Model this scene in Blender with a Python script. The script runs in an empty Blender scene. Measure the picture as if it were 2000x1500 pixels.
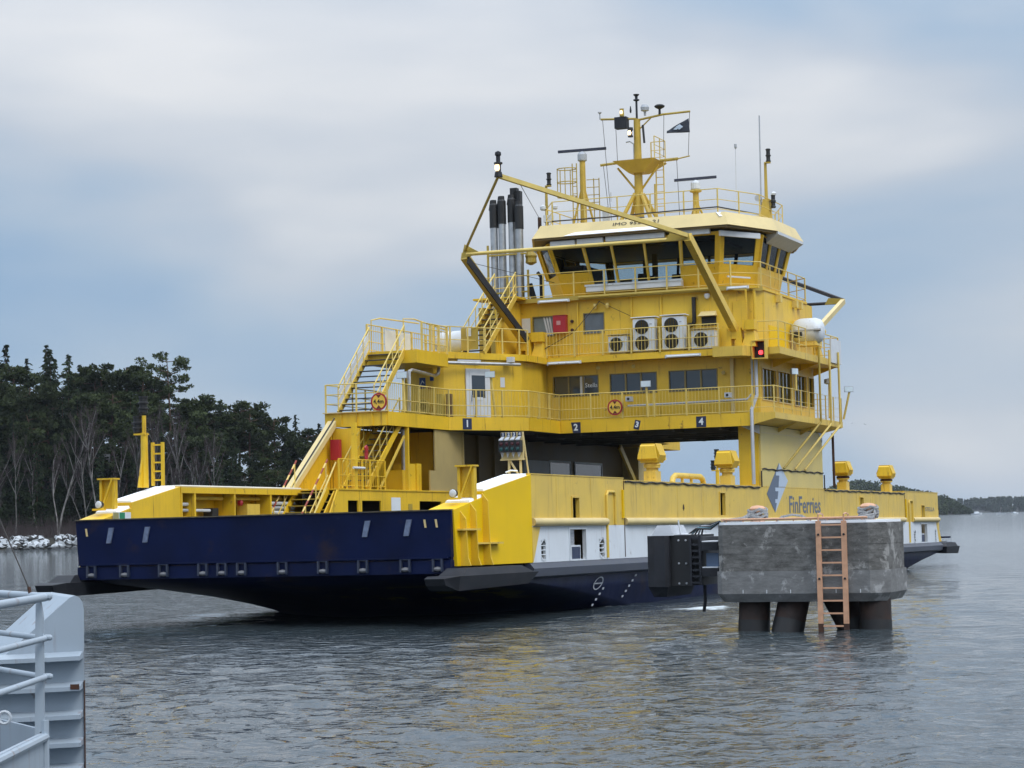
import bpy, bmesh, math, random
import numpy as np
from mathutils import Vector, Matrix
R = math.radians
random.seed(7)
SC = bpy.context.scene
COL = SC.collection

# ------------------------------------------------------------------ camera
CAM_H = 2.931
PITCH, ROLL, YAW = R(3.429), R(1.206), R(22.096)
cam_data = bpy.data.cameras.new('camera')
cam_data.sensor_width = 36.0
cam_data.lens = 80.12
cam_data.clip_start = 0.5
cam_data.clip_end = 20000
cam = bpy.data.objects.new('camera', cam_data)
COL.objects.link(cam)
_r = Vector((1, 0, 0)); _u = Vector((0, -math.sin(PITCH), math.cos(PITCH))); _f = Vector((0, math.cos(PITCH), math.sin(PITCH)))
_rc = _r * math.cos(ROLL) - _u * math.sin(ROLL)
_uc = _r * math.sin(ROLL) + _u * math.cos(ROLL)
cam.matrix_world = Matrix(((_rc.x, _uc.x, -_f.x, 0), (_rc.y, _uc.y, -_f.y, 0), (_rc.z, _uc.z, -_f.z, CAM_H), (0, 0, 0, 1)))
SC.camera = cam

# ------------------------------------------------------------------ world: overcast winter sky
SUN_EL, SUN_AZ = R(50), R(138)      # azimuth measured clockwise from +Y: behind the viewer, to the right
world = bpy.data.worlds.new('World'); SC.world = world; world.use_nodes = True
wt = world.node_tree; wt.nodes.clear()
def WN(t, **k):
    n = wt.nodes.new(t)
    for a, b in k.items(): setattr(n, a, b)
    return n
wl = wt.links.new
w_out = WN('ShaderNodeOutputWorld'); w_bg = WN('ShaderNodeBackground'); w_bg.inputs['Strength'].default_value = 0.1
sky = WN('ShaderNodeTexSky', sky_type='NISHITA'); sky.sun_disc = False
sky.sun_elevation = SUN_EL; sky.sun_rotation = SUN_AZ
tc = WN('ShaderNodeTexCoord')
mp = WN('ShaderNodeMapping'); mp.inputs['Scale'].default_value = (2.3, 2.3, 6.5); mp.inputs['Location'].default_value = (1.35, 0.3, 0.42)
wl(tc.outputs['Generated'], mp.inputs['Vector'])
n1 = WN('ShaderNodeTexNoise'); n1.inputs['Scale'].default_value = 1.25; n1.inputs['Detail'].default_value = 3.5; n1.inputs['Roughness'].default_value = 0.48
n1.inputs['Distortion'].default_value = 0.35
wl(mp.outputs[0], n1.inputs['Vector'])
mp2 = WN('ShaderNodeMapping'); mp2.inputs['Scale'].default_value = (2.6, 2.6, 11.0); mp2.inputs['Location'].default_value = (4.1, 2.0, 1.3)
wl(tc.outputs['Generated'], mp2.inputs['Vector'])
n2 = WN('ShaderNodeTexNoise'); n2.inputs['Scale'].default_value = 1.6; n2.inputs['Detail'].default_value = 5.0; n2.inputs['Roughness'].default_value = 0.5
wl(mp2.outputs[0], n2.inputs['Vector'])
sx = WN('ShaderNodeSeparateXYZ'); wl(tc.outputs['Generated'], sx.inputs[0])
# cloud decks: thin blue-grey near the horizon, brighter broken layer higher up
el = WN('ShaderNodeMapRange'); el.inputs['From Min'].default_value = 0.02; el.inputs['From Max'].default_value = 0.22
wl(sx.outputs['Z'], el.inputs['Value'])
a1 = WN('ShaderNodeMath', operation='MULTIPLY_ADD'); wl(n1.outputs['Fac'], a1.inputs[0]); a1.inputs[1].default_value = 2.5; a1.inputs[2].default_value = -1.0
a2 = WN('ShaderNodeMath', operation='MULTIPLY_ADD'); wl(n2.outputs['Fac'], a2.inputs[0]); a2.inputs[1].default_value = 0.7; a2.inputs[2].default_value = -0.35
a3 = WN('ShaderNodeMath', operation='ADD'); wl(a1.outputs[0], a3.inputs[0]); wl(a2.outputs[0], a3.inputs[1])
a4 = WN('ShaderNodeMath', operation='MULTIPLY_ADD'); wl(el.outputs[0], a4.inputs[0]); a4.inputs[1].default_value = 0.36; wl(a3.outputs[0], a4.inputs[2])
cr = WN('ShaderNodeValToRGB')
e = cr.color_ramp.elements
e[0].position = 0.0; e[0].color = (2.75, 4.25, 6.3, 1)
e[1].position = 1.0; e[1].color = (7.6, 7.8, 8.1, 1)
x_ = e.new(0.35); x_.color = (4.0, 5.15, 6.6, 1)
x_ = e.new(0.65); x_.color = (5.5, 6.1, 6.95, 1)
wl(a4.outputs[0], cr.inputs['Fac'])
mx = WN('ShaderNodeMix', data_type='RGBA'); mx.inputs['Factor'].default_value = 0.93
wl(sky.outputs[0], mx.inputs['A']); wl(cr.outputs['Color'], mx.inputs['B'])
# an overcast sky is brighter overhead than at the horizon
zb = WN('ShaderNodeMapRange', interpolation_type='SMOOTHSTEP'); zb.inputs['From Min'].default_value = 0.12; zb.inputs['From Max'].default_value = 0.85; zb.inputs['To Min'].default_value = 1.0; zb.inputs['To Max'].default_value = 3.0
wl(sx.outputs['Z'], zb.inputs['Value'])
vm = WN('ShaderNodeVectorMath', operation='SCALE'); wl(mx.outputs['Result'], vm.inputs[0]); wl(zb.outputs[0], vm.inputs['Scale'])
wl(vm.outputs[0], w_bg.inputs['Color']); wl(w_bg.outputs[0], w_out.inputs['Surface'])

sun_d = bpy.data.lights.new('sun', 'SUN'); sun_d.energy = 1.5; sun_d.angle = R(24); sun_d.color = (1.0, 0.98, 0.945)
sun = bpy.data.objects.new('sun', sun_d); COL.objects.link(sun)
_d = Vector((math.sin(SUN_AZ) * math.cos(SUN_EL), math.cos(SUN_AZ) * math.cos(SUN_EL), math.sin(SUN_EL)))
sun.rotation_euler = _d.to_track_quat('Z', 'Y').to_euler()
sun.location = _d * 200
SC.view_settings.view_transform = 'Standard'; SC.view_settings.look = 'None'
SC.view_settings.exposure = 0.0; SC.view_settings.gamma = 1.0
SC.view_settings.use_curve_mapping = False
SC.render.engine = 'CYCLES'
SC.cycles.max_bounces = 6; SC.cycles.diffuse_bounces = 3; SC.cycles.glossy_bounces = 3; SC.cycles.transmission_bounces = 4; SC.cycles.volume_bounces = 0; SC.cycles.transparent_max_bounces = 12
SC.cycles.caustics_reflective = False; SC.cycles.caustics_refractive = False

# ------------------------------------------------------------------ materials
MATS = {}
def NN(nt):
    def f(t, **k):
        n = nt.nodes.new(t)
        for a, b in k.items(): setattr(n, a, b)
        return n
    return f
def newmat(name):
    m = bpy.data.materials.new(name); m.use_nodes = True
    MATS[name] = m
    nt = m.node_tree
    return m, nt, nt.nodes['Principled BSDF']
def mat(name, col, rough=0.5, metal=0.0, var=0.06, scale=3.0, streak=0.0, streak_col=(0.10, 0.05, 0.02), grime=0.0, grime_col=(0.05, 0.045, 0.04), bump=0.0, spec=0.5, gscale=0.9, rust=0.0):
    """paint / metal with colour drift, vertical run-off streaks and grime patches"""
    m, nt, b = newmat(name); N = NN(nt); L = nt.links.new
    b.inputs['Roughness'].default_value = rough; b.inputs['Metallic'].default_value = metal
    b.inputs['Specular IOR Level'].default_value = spec
    t = N('ShaderNodeTexCoord')
    ns = N('ShaderNodeTexNoise'); ns.inputs['Scale'].default_value = scale; ns.inputs['Detail'].default_value = 4
    L(t.outputs['Object'], ns.inputs['Vector'])
    r = N('ShaderNodeValToRGB'); lo = tuple(c * (1 - var * 1.6) for c in col); hi = tuple(min(1, c * (1 + var)) for c in col)
    r.color_ramp.elements[0].position = 0.3; r.color_ramp.elements[1].position = 0.7
    r.color_ramp.elements[0].color = (*lo, 1); r.color_ramp.elements[1].color = (*hi, 1)
    L(ns.outputs['Fac'], r.inputs['Fac']); out = r.outputs['Color']
    def layer(out, sc, lo_, hi_, amt, c, det=5):
        mp = N('ShaderNodeMapping'); mp.inputs['Scale'].default_value = sc; L(t.outputs['Object'], mp.inputs['Vector'])
        q = N('ShaderNodeTexNoise'); q.inputs['Scale'].default_value = 1.0; q.inputs['Detail'].default_value = det; q.inputs['Roughness'].default_value = 0.62
        L(mp.outputs[0], q.inputs['Vector'])
        g = N('ShaderNodeMapRange'); g.inputs['From Min'].default_value = lo_; g.inputs['From Max'].default_value = hi_; g.inputs['To Max'].default_value = amt
        L(q.outputs['Fac'], g.inputs['Value'])
        k = N('ShaderNodeMix', data_type='RGBA'); L(g.outputs[0], k.inputs['Factor']); L(out, k.inputs['A']); k.inputs['B'].default_value = (*c, 1)
        return k.outputs['Result']
    if streak: out = layer(out, (5.5, 5.5, 0.45), 0.54, 0.80, streak, streak_col)
    if grime: out = layer(out, (gscale, gscale, gscale * 1.3), 0.50, 0.78, grime, grime_col)
    if rust:   # narrow rust runs, only where the paint has broken
        out = layer(out, (7.0, 7.0, 0.45), 0.60, 0.70, rust, (0.16, 0.055, 0.015), 6); out = layer(out, (2.2, 2.2, 2.0), 0.65, 0.71, rust, (0.14, 0.06, 0.025), 8)
    L(out, b.inputs['Base Color'])
    rr = N('ShaderNodeMapRange'); rr.inputs['To Min'].default_value = max(0.02, rough - 0.08); rr.inputs['To Max'].default_value = min(1, rough + 0.12)
    L(ns.outputs['Fac'], rr.inputs['Value']); L(rr.outputs[0], b.inputs['Roughness'])
    if bump:
        bn = N('ShaderNodeTexNoise'); bn.inputs['Scale'].default_value = scale * 2.5; bn.inputs['Detail'].default_value = 6; L(t.outputs['Object'], bn.inputs['Vector'])
        bp = N('ShaderNodeBump'); bp.inputs['Strength'].default_value = bump; bp.inputs['Distance'].default_value = 0.05
        L(bn.outputs['Fac'], bp.inputs['Height']); L(bp.outputs[0], b.inputs['Normal'])
    return m
Y = mat('yellow_paint', (0.74, 0.468, 0.020), 0.45, var=0.07, scale=0.8, streak=0.34, streak_col=(0.36, 0.19, 0.02), grime=0.24, grime_col=(0.42, 0.26, 0.04), bump=0.10, rust=.65)
YF = mat('saturated_yellow_paint', (0.77, 0.495, 0.004), 0.55, var=0.04, scale=0.7, streak=0.06, streak_col=(0.40, 0.22, 0.01), spec=0.25)  # more saturated yellow, with hardly any streaks
YP = mat('pale_yellow_paint', (0.70, 0.48, 0.075), 0.42, var=0.06, scale=0.9, streak=0.34, streak_col=(0.34, 0.19, 0.03), grime=0.26, grime_col=(0.42, 0.28, 0.06), bump=0.12, rust=.65)  # paler, less saturated yellow than the main coat
YC = mat('pale_roof_yellow', (0.66, 0.52, 0.24), 0.5, var=0.06, scale=0.9, grime=0.25, grime_col=(0.38, 0.30, 0.15))
YH = mat('handrail_yellow', (0.68, 0.51, 0.14), 0.5, var=0.08, scale=2.0, streak=0.15)
YM = mat('backlit_mast_yellow', (0.50, 0.34, 0.045), 0.5, var=0.10, scale=1.5, streak=0.3, streak_col=(0.22, 0.14, 0.03), grime=.2, grime_col=(.25, .18, .05))  # backlight shade put into the base colour; streaks and grime are weathering
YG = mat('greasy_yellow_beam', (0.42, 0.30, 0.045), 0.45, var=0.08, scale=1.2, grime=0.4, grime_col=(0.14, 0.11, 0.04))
WHITE = mat('white_paint', (0.67, 0.71, 0.75), 0.45, var=0.04, scale=0.8, streak=0.16, streak_col=(0.42, 0.38, 0.33), grime=0.12, grime_col=(0.5, 0.5, 0.5), rust=.35)
GREY = mat('grey_paint', (0.40, 0.42, 0.45), 0.5, var=0.06)
LGREY = mat('light_grey_plastic', (0.62, 0.64, 0.66), 0.45, var=0.05)
DGREY = mat('dark_grey_rubber', (0.022, 0.024, 0.030), 0.6, var=0.2, grime=0.3, grime_col=(0.07, 0.06, 0.06), spec=0.3)
BLACK = mat('black_paint', (0.012, 0.012, 0.013), 0.5, var=0.1)
STEEL = mat('galvanised_steel', (0.50, 0.51, 0.52), 0.32, metal=0.85, var=0.10, scale=4, streak=0.35, streak_col=(0.2, 0.15, 0.11))
RUST = mat('brown_rust', (0.060, 0.024, 0.013), 0.8, var=0.3, scale=5, grime=0.7, grime_col=(0.02, 0.016, 0.014), bump=0.3)
RED = mat('red_paint', (0.36, 0.018, 0.028), 0.4, var=0.06)
PILEM = mat('tarry_pile_steel', (0.030, 0.015, 0.010), 0.7, var=0.4, scale=3, grime=0.7, grime_col=(0.009, 0.008, 0.008), bump=0.3)
BLUE = mat('sign_blue', (0.016, 0.05, 0.17), 0.4, var=0.04)
NAVYS = mat('sign_navy', (0.012, 0.022, 0.065), 0.4, var=0.04)
SALMON = mat('salmon_primer', (0.60, 0.33, 0.20), 0.55, var=0.10, scale=6, grime=0.25, grime_col=(0.35, 0.2, 0.12))
ROPE = mat('grey_rope', (0.30, 0.30, 0.30), 0.9, var=0.25, scale=30, bump=0.6)
LOGOG = mat('logo_slate', (0.105, 0.135, 0.19), 0.45, var=0.03)
LOGOL = mat('logo_pale_blue', (0.47, 0.56, 0.68), 0.45, var=0.03)
INT = mat('dark_interior', (0.018, 0.019, 0.022), 0.6, var=0.2)
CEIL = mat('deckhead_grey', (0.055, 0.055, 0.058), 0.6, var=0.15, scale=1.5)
DECKM = mat('deck_grey', (0.09, 0.10, 0.10), 0.75, var=0.12, scale=2)
SHIPGREY = mat('ship_grey_paint', (0.33, 0.385, 0.44), 0.42, var=0.04, scale=1.5, streak=0.2, streak_col=(0.20, 0.22, 0.24), bump=0.05, rust=.6)
BRONZE = mat('curtain_olive', (0.11, 0.08, 0.012), 0.95, spec=0.02, var=0.35, scale=2.5)
CABLE = mat('dark_cable', (0.035, 0.03, 0.028), 0.8)
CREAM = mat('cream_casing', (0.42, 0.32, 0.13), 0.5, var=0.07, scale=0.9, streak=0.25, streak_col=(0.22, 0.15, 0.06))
BLUESTEEL = mat('chain_guard_steel', (0.16, 0.20, 0.30), 0.4, var=0.2, scale=6, grime=0.3, grime_col=(0.12, 0.07, 0.05))

def snow():
    m, nt, b = newmat('snow'); b.inputs['Base Color'].default_value = (0.86, 0.88, 0.91, 1); b.inputs['Roughness'].default_value = 0.8
    N = NN(nt); L = nt.links.new; n = N('ShaderNodeTexNoise'); n.inputs['Scale'].default_value = 9; n.inputs['Detail'].default_value = 5
    bp = N('ShaderNodeBump'); bp.inputs['Strength'].default_value = 0.4; bp.inputs['Distance'].default_value = 0.03
    L(n.outputs['Fac'], bp.inputs['Height']); L(bp.outputs[0], b.inputs['Normal']); return m
SNOW = snow()

def emis(name, col, s):
    m, nt, b = newmat(name); b.inputs['Base Color'].default_value = (*col, 1)
    b.inputs['Emission Color'].default_value = (*col, 1); b.inputs['Emission Strength'].default_value = s; return m
LAMPW = emis('warm_lamp', (1.0, 0.72, 0.38), 2.2)
LAMPR = emis('red_lamp', (1.0, 0.05, 0.06), 3.0)

def glass_dark(name='dark_window_glass', col=(0.035, 0.045, 0.055)):
    m, nt, b = newmat(name); b.inputs['Base Color'].default_value = (*col, 1); b.inputs['Roughness'].default_value = 0.06; b.inputs['Specular IOR Level'].default_value = 0.9
    N = NN(nt); L = nt.links.new; n = N('ShaderNodeTexNoise'); n.inputs['Scale'].default_value = 1.4; n.inputs['Detail'].default_value = 1
    bp = N('ShaderNodeBump'); bp.inputs['Strength'].default_value = 0.10; bp.inputs['Distance'].default_value = 0.05
    L(n.outputs['Fac'], bp.inputs['Height']); L(bp.outputs[0], b.inputs['Normal']); return m
GLASS = glass_dark()
def glass_thin():
    m = bpy.data.materials.new('tinted_clear_glass'); m.use_nodes = True; nt = m.node_tree; nt.nodes.clear(); N = NN(nt); L = nt.links.new
    o = N('ShaderNodeOutputMaterial'); mxs = N('ShaderNodeMixShader'); fr = N('ShaderNodeFresnel'); fr.inputs['IOR'].default_value = 1.22
    tr = N('ShaderNodeBsdfTransparent'); tr.inputs['Color'].default_value = (0.80, 0.84, 0.85, 1); gl = N('ShaderNodeBsdfGlossy'); gl.inputs['Roughness'].default_value = 0.03
    L(fr.outputs[0], mxs.inputs[0]); L(tr.outputs[0], mxs.inputs[1]); L(gl.outputs[0], mxs.inputs[2]); L(mxs.outputs[0], o.inputs['Surface']); return m
GLASST = glass_thin()

def hull_paint():
    m, nt, b = newmat('navy_hull_paint'); N = NN(nt); L = nt.links.new
    b.inputs['Roughness'].default_value = 0.5; b.inputs['Specular IOR Level'].default_value = 0.16
    t = N('ShaderNodeTexCoord'); n = N('ShaderNodeTexNoise'); n.inputs['Scale'].default_value = 0.9; n.inputs['Detail'].default_value = 5; L(t.outputs['Object'], n.inputs['Vector'])
    r = N('ShaderNodeValToRGB'); r.color_ramp.elements[0].position = 0.3; r.color_ramp.elements[1].position = 0.7
    r.color_ramp.elements[0].color = (0.0016, 0.0050, 0.028, 1); r.color_ramp.elements[1].color = (0.0028, 0.0090, 0.050, 1)
    L(n.outputs['Fac'], r.inputs['Fac'])
    # scraped patches where old olive paint shows, along a band at the bow
    s = N('ShaderNodeSeparateXYZ'); L(t.outputs['Object'], s.inputs[0])
    mp = N('ShaderNodeMapping'); mp.inputs['Scale'].default_value = (0.9, 0.4, 3.2); L(t.outputs['Object'], mp.inputs['Vector'])
    q = N('ShaderNodeTexNoise'); q.inputs['Scale'].default_value = 1.0; q.inputs['Detail'].default_value = 6; q.inputs['Roughness'].default_value = 0.6; L(mp.outputs[0], q.inputs['Vector'])
    th = N('ShaderNodeMapRange'); th.inputs['From Min'].default_value = 0.545; th.inputs['From Max'].default_value = 0.575; L(q.outputs['Fac'], th.inputs['Value'])
    def band(sock, c, w):
        d = N('ShaderNodeMath', operation='SUBTRACT'); L(sock, d.inputs[0]); d.inputs[1].default_value = c
        a = N('ShaderNodeMath', operation='ABSOLUTE'); L(d.outputs[0], a.inputs[0])
        g = N('ShaderNodeMapRange'); g.inputs['From Min'].default_value = w; g.inputs['From Max'].default_value = w * 0.6; L(a.outputs[0], g.inputs['Value']); return g.outputs[0]
    m1 = N('ShaderNodeMath', operation='MULTIPLY'); L(band(s.outputs['X'], 3.2, 2.6), m1.inputs[0]); L(band(s.outputs['Z'], 0.72, 0.32), m1.inputs[1])
    m3 = N('ShaderNodeMath', operation='MULTIPLY'); L(m1.outputs[0], m3.inputs[0]); L(band(s.outputs['Y'], -1.5, 5.0), m3.inputs[1])
    m2 = N('ShaderNodeMath', operation='MULTIPLY'); L(m3.outputs[0], m2.inputs[0]); L(th.outputs[0], m2.inputs[1])
    k = N('ShaderNodeMix', data_type='RGBA'); L(m2.outputs[0], k.inputs['Factor']); L(r.outputs['Color'], k.inputs['A']); k.inputs['B'].default_value = (0.16, 0.13, 0.02, 1)
    # brown rust blotches
    q2 = N('ShaderNodeTexNoise'); q2.inputs['Scale'].default_value = 0.75; q2.inputs['Detail'].default_value = 7; q2.inputs['Roughness'].default_value = 0.65; L(t.outputs['Object'], q2.inputs['Vector'])
    g2 = N('ShaderNodeMapRange'); g2.inputs['From Min'].default_value = 0.56; g2.inputs['From Max'].default_value = 0.70; g2.inputs['To Max'].default_value = 0.7; L(q2.outputs['Fac'], g2.inputs['Value'])
    k2 = N('ShaderNodeMix', data_type='RGBA'); L(g2.outputs[0], k2.inputs['Factor']); L(k.outputs['Result'], k2.inputs['A']); k2.inputs['B'].default_value = (0.035, 0.022, 0.016, 1)
    # scraped bare streaks from fenders and ice, and hungry-plate ripple
    mp3 = N('ShaderNodeMapping'); mp3.inputs['Scale'].default_value = (1.4, 1.4, 9.0); mp3.inputs['Rotation'].default_value = (0, R(9), 0); L(t.outputs['Object'], mp3.inputs['Vector'])
    q3 = N('ShaderNodeTexNoise'); q3.inputs['Scale'].default_value = 1.3; q3.inputs['Detail'].default_value = 8; q3.inputs['Roughness'].default_value = 0.7; L(mp3.outputs[0], q3.inputs['Vector'])
    g3 = N('ShaderNodeMapRange'); g3.inputs['From Min'].default_value = 0.66; g3.inputs['From Max'].default_value = 0.73; g3.inputs['To Max'].default_value = 0.5; L(q3.outputs['Fac'], g3.inputs['Value'])
    k3 = N('ShaderNodeMix', data_type='RGBA'); L(g3.outputs[0], k3.inputs['Factor']); L(k2.outputs['Result'], k3.inputs['A']); k3.inputs['B'].default_value = (0.05, 0.055, 0.075, 1)
    bn = N('ShaderNodeTexNoise'); bn.inputs['Scale'].default_value = 1.1; bn.inputs['Detail'].default_value = 2; L(t.outputs['Object'], bn.inputs['Vector'])
    bp = N('ShaderNodeBump'); bp.inputs['Strength'].default_value = 0.35; bp.inputs['Distance'].default_value = 0.06; L(bn.outputs['Fac'], bp.inputs['Height']); L(bp.outputs[0], b.inputs['Normal'])
    L(k3.outputs['Result'], b.inputs['Base Color']); return m
NAVY = hull_paint()

# ------------------------------------------------------------------ mesh builder
class MB:
    def __init__(s): s.v = []; s.f = []
    def add(s, vs, fs):
        o = len(s.v); s.v += [tuple(p) for p in vs]; s.f += [tuple(i + o for i in q) for q in fs]; return s
    def box(s, x0, x1, y0, y1, z0, z1):
        return s.add([(x0, y0, z0), (x1, y0, z0), (x1, y1, z0), (x0, y1, z0), (x0, y0, z1), (x1, y0, z1), (x1, y1, z1), (x0, y1, z1)],
                     [(0, 3, 2, 1), (4, 5, 6, 7), (0, 1, 5, 4), (1, 2, 6, 5), (2, 3, 7, 6), (3, 0, 4, 7)])
    def hexa(s, b, t):
        return s.add(list(b) + list(t), [(0, 3, 2, 1), (4, 5, 6, 7), (0, 1, 5, 4), (1, 2, 6, 5), (2, 3, 7, 6), (3, 0, 4, 7)])
    def cbox(s, c, d): return s.box(c[0] - d[0] / 2, c[0] + d[0] / 2, c[1] - d[1] / 2, c[1] + d[1] / 2, c[2] - d[2] / 2, c[2] + d[2] / 2)
    def beam(s, p, q, w, h, up=(0, 0, 1)):
        p = Vector(p); q = Vector(q); d = (q - p).normalized(); up = Vector(up)
        if abs(d.dot(up)) > 0.98: up = Vector((0, 1, 0))
        a = d.cross(up).normalized() * w / 2; b = a.cross(d).normalized() * h / 2
        r = [p - a - b, p + a - b, p + a + b, p - a + b]; t = [x + (q - p) for x in r]
        return s.add(r + t, [(0, 1, 2, 3), (7, 6, 5, 4), (0, 4, 5, 1), (1, 5, 6, 2), (2, 6, 7, 3), (3, 7, 4, 0)])
    def tube(s, pts, r, n=8, r1=None, caps=True):
        pts = [Vector(p) for p in pts]; m = len(pts); rings = []
        prev = None
        for i, p in enumerate(pts):
            d = ((pts[min(i + 1, m - 1)] - p).normalized() + (p - pts[max(i - 1, 0)]).normalized())
            if d.length < 1e-6: d = pts[min(i + 1, m - 1)] - pts[max(i - 1, 0)]
            d.normalize()
            if prev is None:
                a = d.cross(Vector((0, 0, 1)))
                if a.length < 0.05: a = d.cross(Vector((0, 1, 0)))
                a.normalize()
            else:
                a = prev - d * prev.dot(d); a.normalize()
            prev = a; b = d.cross(a)
            rr = r if r1 is None else r + (r1 - r) * i / max(1, m - 1)
            rings.append([p + (a * math.cos(2 * math.pi * k / n) + b * math.sin(2 * math.pi * k / n)) * rr for k in range(n)])
        vs = [q for g in rings for q in g]; fs = []
        for i in range(m - 1):
            for k in range(n):
                fs.append((i * n + k, i * n + (k + 1) % n, (i + 1) * n + (k + 1) % n, (i + 1) * n + k))
        if caps: fs += [tuple(range(n))[::-1], tuple((m - 1) * n + k for k in range(n))]
        return s.add(vs, fs)
    def extr(s, poly, vec):
        n = len(poly); v = Vector(vec); p = [Vector(q) for q in poly]
        return s.add(p + [q + v for q in p], [tuple(range(n))[::-1], tuple(range(n, 2 * n))] + [(i, (i + 1) % n, n + (i + 1) % n, n + i) for i in range(n)])
    def plan(s, poly, z0, z1): return s.extr([(x, y, z0) for x, y in poly], (0, 0, z1 - z0))
    def loft(s, a, b):
        n = len(a); return s.add(list(a) + list(b), [tuple(range(n))[::-1], tuple(range(n, 2 * n))] + [(i, (i + 1) % n, n + (i + 1) % n, n + i) for i in range(n)])
    def lathe(s, o, prof, n=12, ax=(0, 0, 1)):
        ax = Vector(ax).normalized(); a = ax.cross(Vector((0, 1, 0)) if abs(ax.y) < 0.9 else Vector((1, 0, 0))).normalized(); b = ax.cross(a); o = Vector(o)
        vs = []; fs = []
        for r, h in prof:
            for k in range(n): vs.append(o + ax * h + (a * math.cos(2 * math.pi * k / n) + b * math.sin(2 * math.pi * k / n)) * max(r, 1e-4))
        m = len(prof)
        for i in range(m - 1):
            for k in range(n): fs.append((i * n + k, i * n + (k + 1) % n, (i + 1) * n + (k + 1) % n, (i + 1) * n + k))
        fs += [tuple(range(n))[::-1], tuple((m - 1) * n + k for k in range(n))]
        return s.add(vs, fs)
    def patch(s, P00, P10, P11, P01, holes=(), th=0.06):
        """four-cornered plate of thickness th with rectangular holes given as (s0, s1, t0, t1) fractions"""
        P = [Vector(p) for p in (P00, P10, P11, P01)]
        nrm = (P[1] - P[0]).cross(P[3] - P[0]).normalized() * th
        ss = sorted({0.0, 1.0, *[h for q in holes for h in q[:2]]}); ts = sorted({0.0, 1.0, *[h for q in holes for h in q[2:4]]})
        def pt(a, b): return (P[0] * (1 - a) + P[1] * a) * (1 - b) + (P[3] * (1 - a) + P[2] * a) * b
        ns, nt_ = len(ss), len(ts); vs = [pt(a, b) for b in ts for a in ss]; k = len(vs); vs += [v - nrm for v in vs]
        def hole(i, j):
            if i < 0 or j < 0 or i >= ns - 1 or j >= nt_ - 1: return True
            a = (ss[i] + ss[i + 1]) / 2; b = (ts[j] + ts[j + 1]) / 2
            return any(q[0] < a < q[1] and q[2] < b < q[3] for q in holes)
        fs = []
        for j in range(nt_ - 1):
            for i in range(ns - 1):
                if hole(i, j): continue
                q = (j * ns + i, j * ns + i + 1, (j + 1) * ns + i + 1, (j + 1) * ns + i)
                fs.append(q); fs.append(tuple(x + k for x in q[::-1]))
                for (di, dj, e0, e1) in ((0, -1, q[0], q[1]), (1, 0, q[1], q[2]), (0, 1, q[2], q[3]), (-1, 0, q[3], q[0])):
                    if hole(i + di, j + dj): fs.append((e0, e0 + k, e1 + k, e1))
        return s.add(vs, fs)
    def mesh(s, name, m=None, smooth=False):
        me = bpy.data.meshes.new(name); me.from_pydata(s.v, [], s.f); me.validate()
        bm = bmesh.new(); bm.from_mesh(me); bmesh.ops.recalc_face_normals(bm, faces=bm.faces); bm.to_mesh(me); bm.free()
        if m: me.materials.append(m)
        if smooth:
            for p in me.polygons: p.use_smooth = True
            try: me.set_sharp_from_angle(angle=R(40))
            except Exception: pass
        return me
def tag(o, label=None, cat=None, group=None, kind=None):
    for k, v in (('label', label), ('category', cat), ('group', group), ('kind', kind)):
        if v: o[k] = v
    return o
def obj(name, mb, m=None, parent=None, label=None, smooth=False, loc=None, rot=None, kind=None):
    me = mb if isinstance(mb, bpy.types.Mesh) else mb.mesh(name, m, smooth)
    o = bpy.data.objects.new(name, me); COL.objects.link(o)
    if parent: o.parent = parent
    if loc is not None: o.location = loc
    if rot is not None: o.rotation_euler = rot
    tag(o, label, kind=kind)
    return o
def empty(name, loc, rot=(0, 0, 0), label=None, cat=None, group=None):
    o = bpy.data.objects.new(name, None); COL.objects.link(o); o.location = loc; o.rotation_euler = rot
    o.empty_display_size = 0.5
    return tag(o, label, cat, group)
def text_mesh(body, size, depth=0.006, bold=0.0, sx=1.0):
    c = bpy.data.curves.new('lettering', 'FONT'); c.body = body; c.size = size; c.extrude = depth / 2; c.align_x = 'CENTER'; c.align_y = 'CENTER'; c.offset = bold; c.resolution_u = 2
    t = bpy.data.objects.new('lettering', c); COL.objects.link(t); bpy.context.view_layer.update()
    me = bpy.data.meshes.new_from_object(t.evaluated_get(bpy.context.evaluated_depsgraph_get()))
    bpy.data.objects.remove(t); bpy.data.curves.remove(c)
    if sx != 1.0: me.transform(Matrix.Diagonal((sx, 1, 1, 1)))
    return me
def lettering(body, pos, right, up, size, m, parent, name='lettering', bold=0.0, sx=1.0, depth=0.006, wid=None):
    me = text_mesh(body, size, depth, bold, sx)
    if wid:
        xs = [v.co.x for v in me.vertices]; w = max(xs) - min(xs); me.transform(Matrix.Diagonal((wid / w, 1, 1, 1)))
    r = Vector(right).normalized(); u = Vector(up).normalized(); n = r.cross(u).normalized(); p = Vector(pos)
    me.transform(Matrix(((r.x, u.x, n.x, p.x), (r.y, u.y, n.y, p.y), (r.z, u.z, n.z, p.z), (0, 0, 0, 1))))
    me.materials.clear(); me.materials.append(m)
    return obj(name, me, parent=parent)
_postmesh = {}
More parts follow.
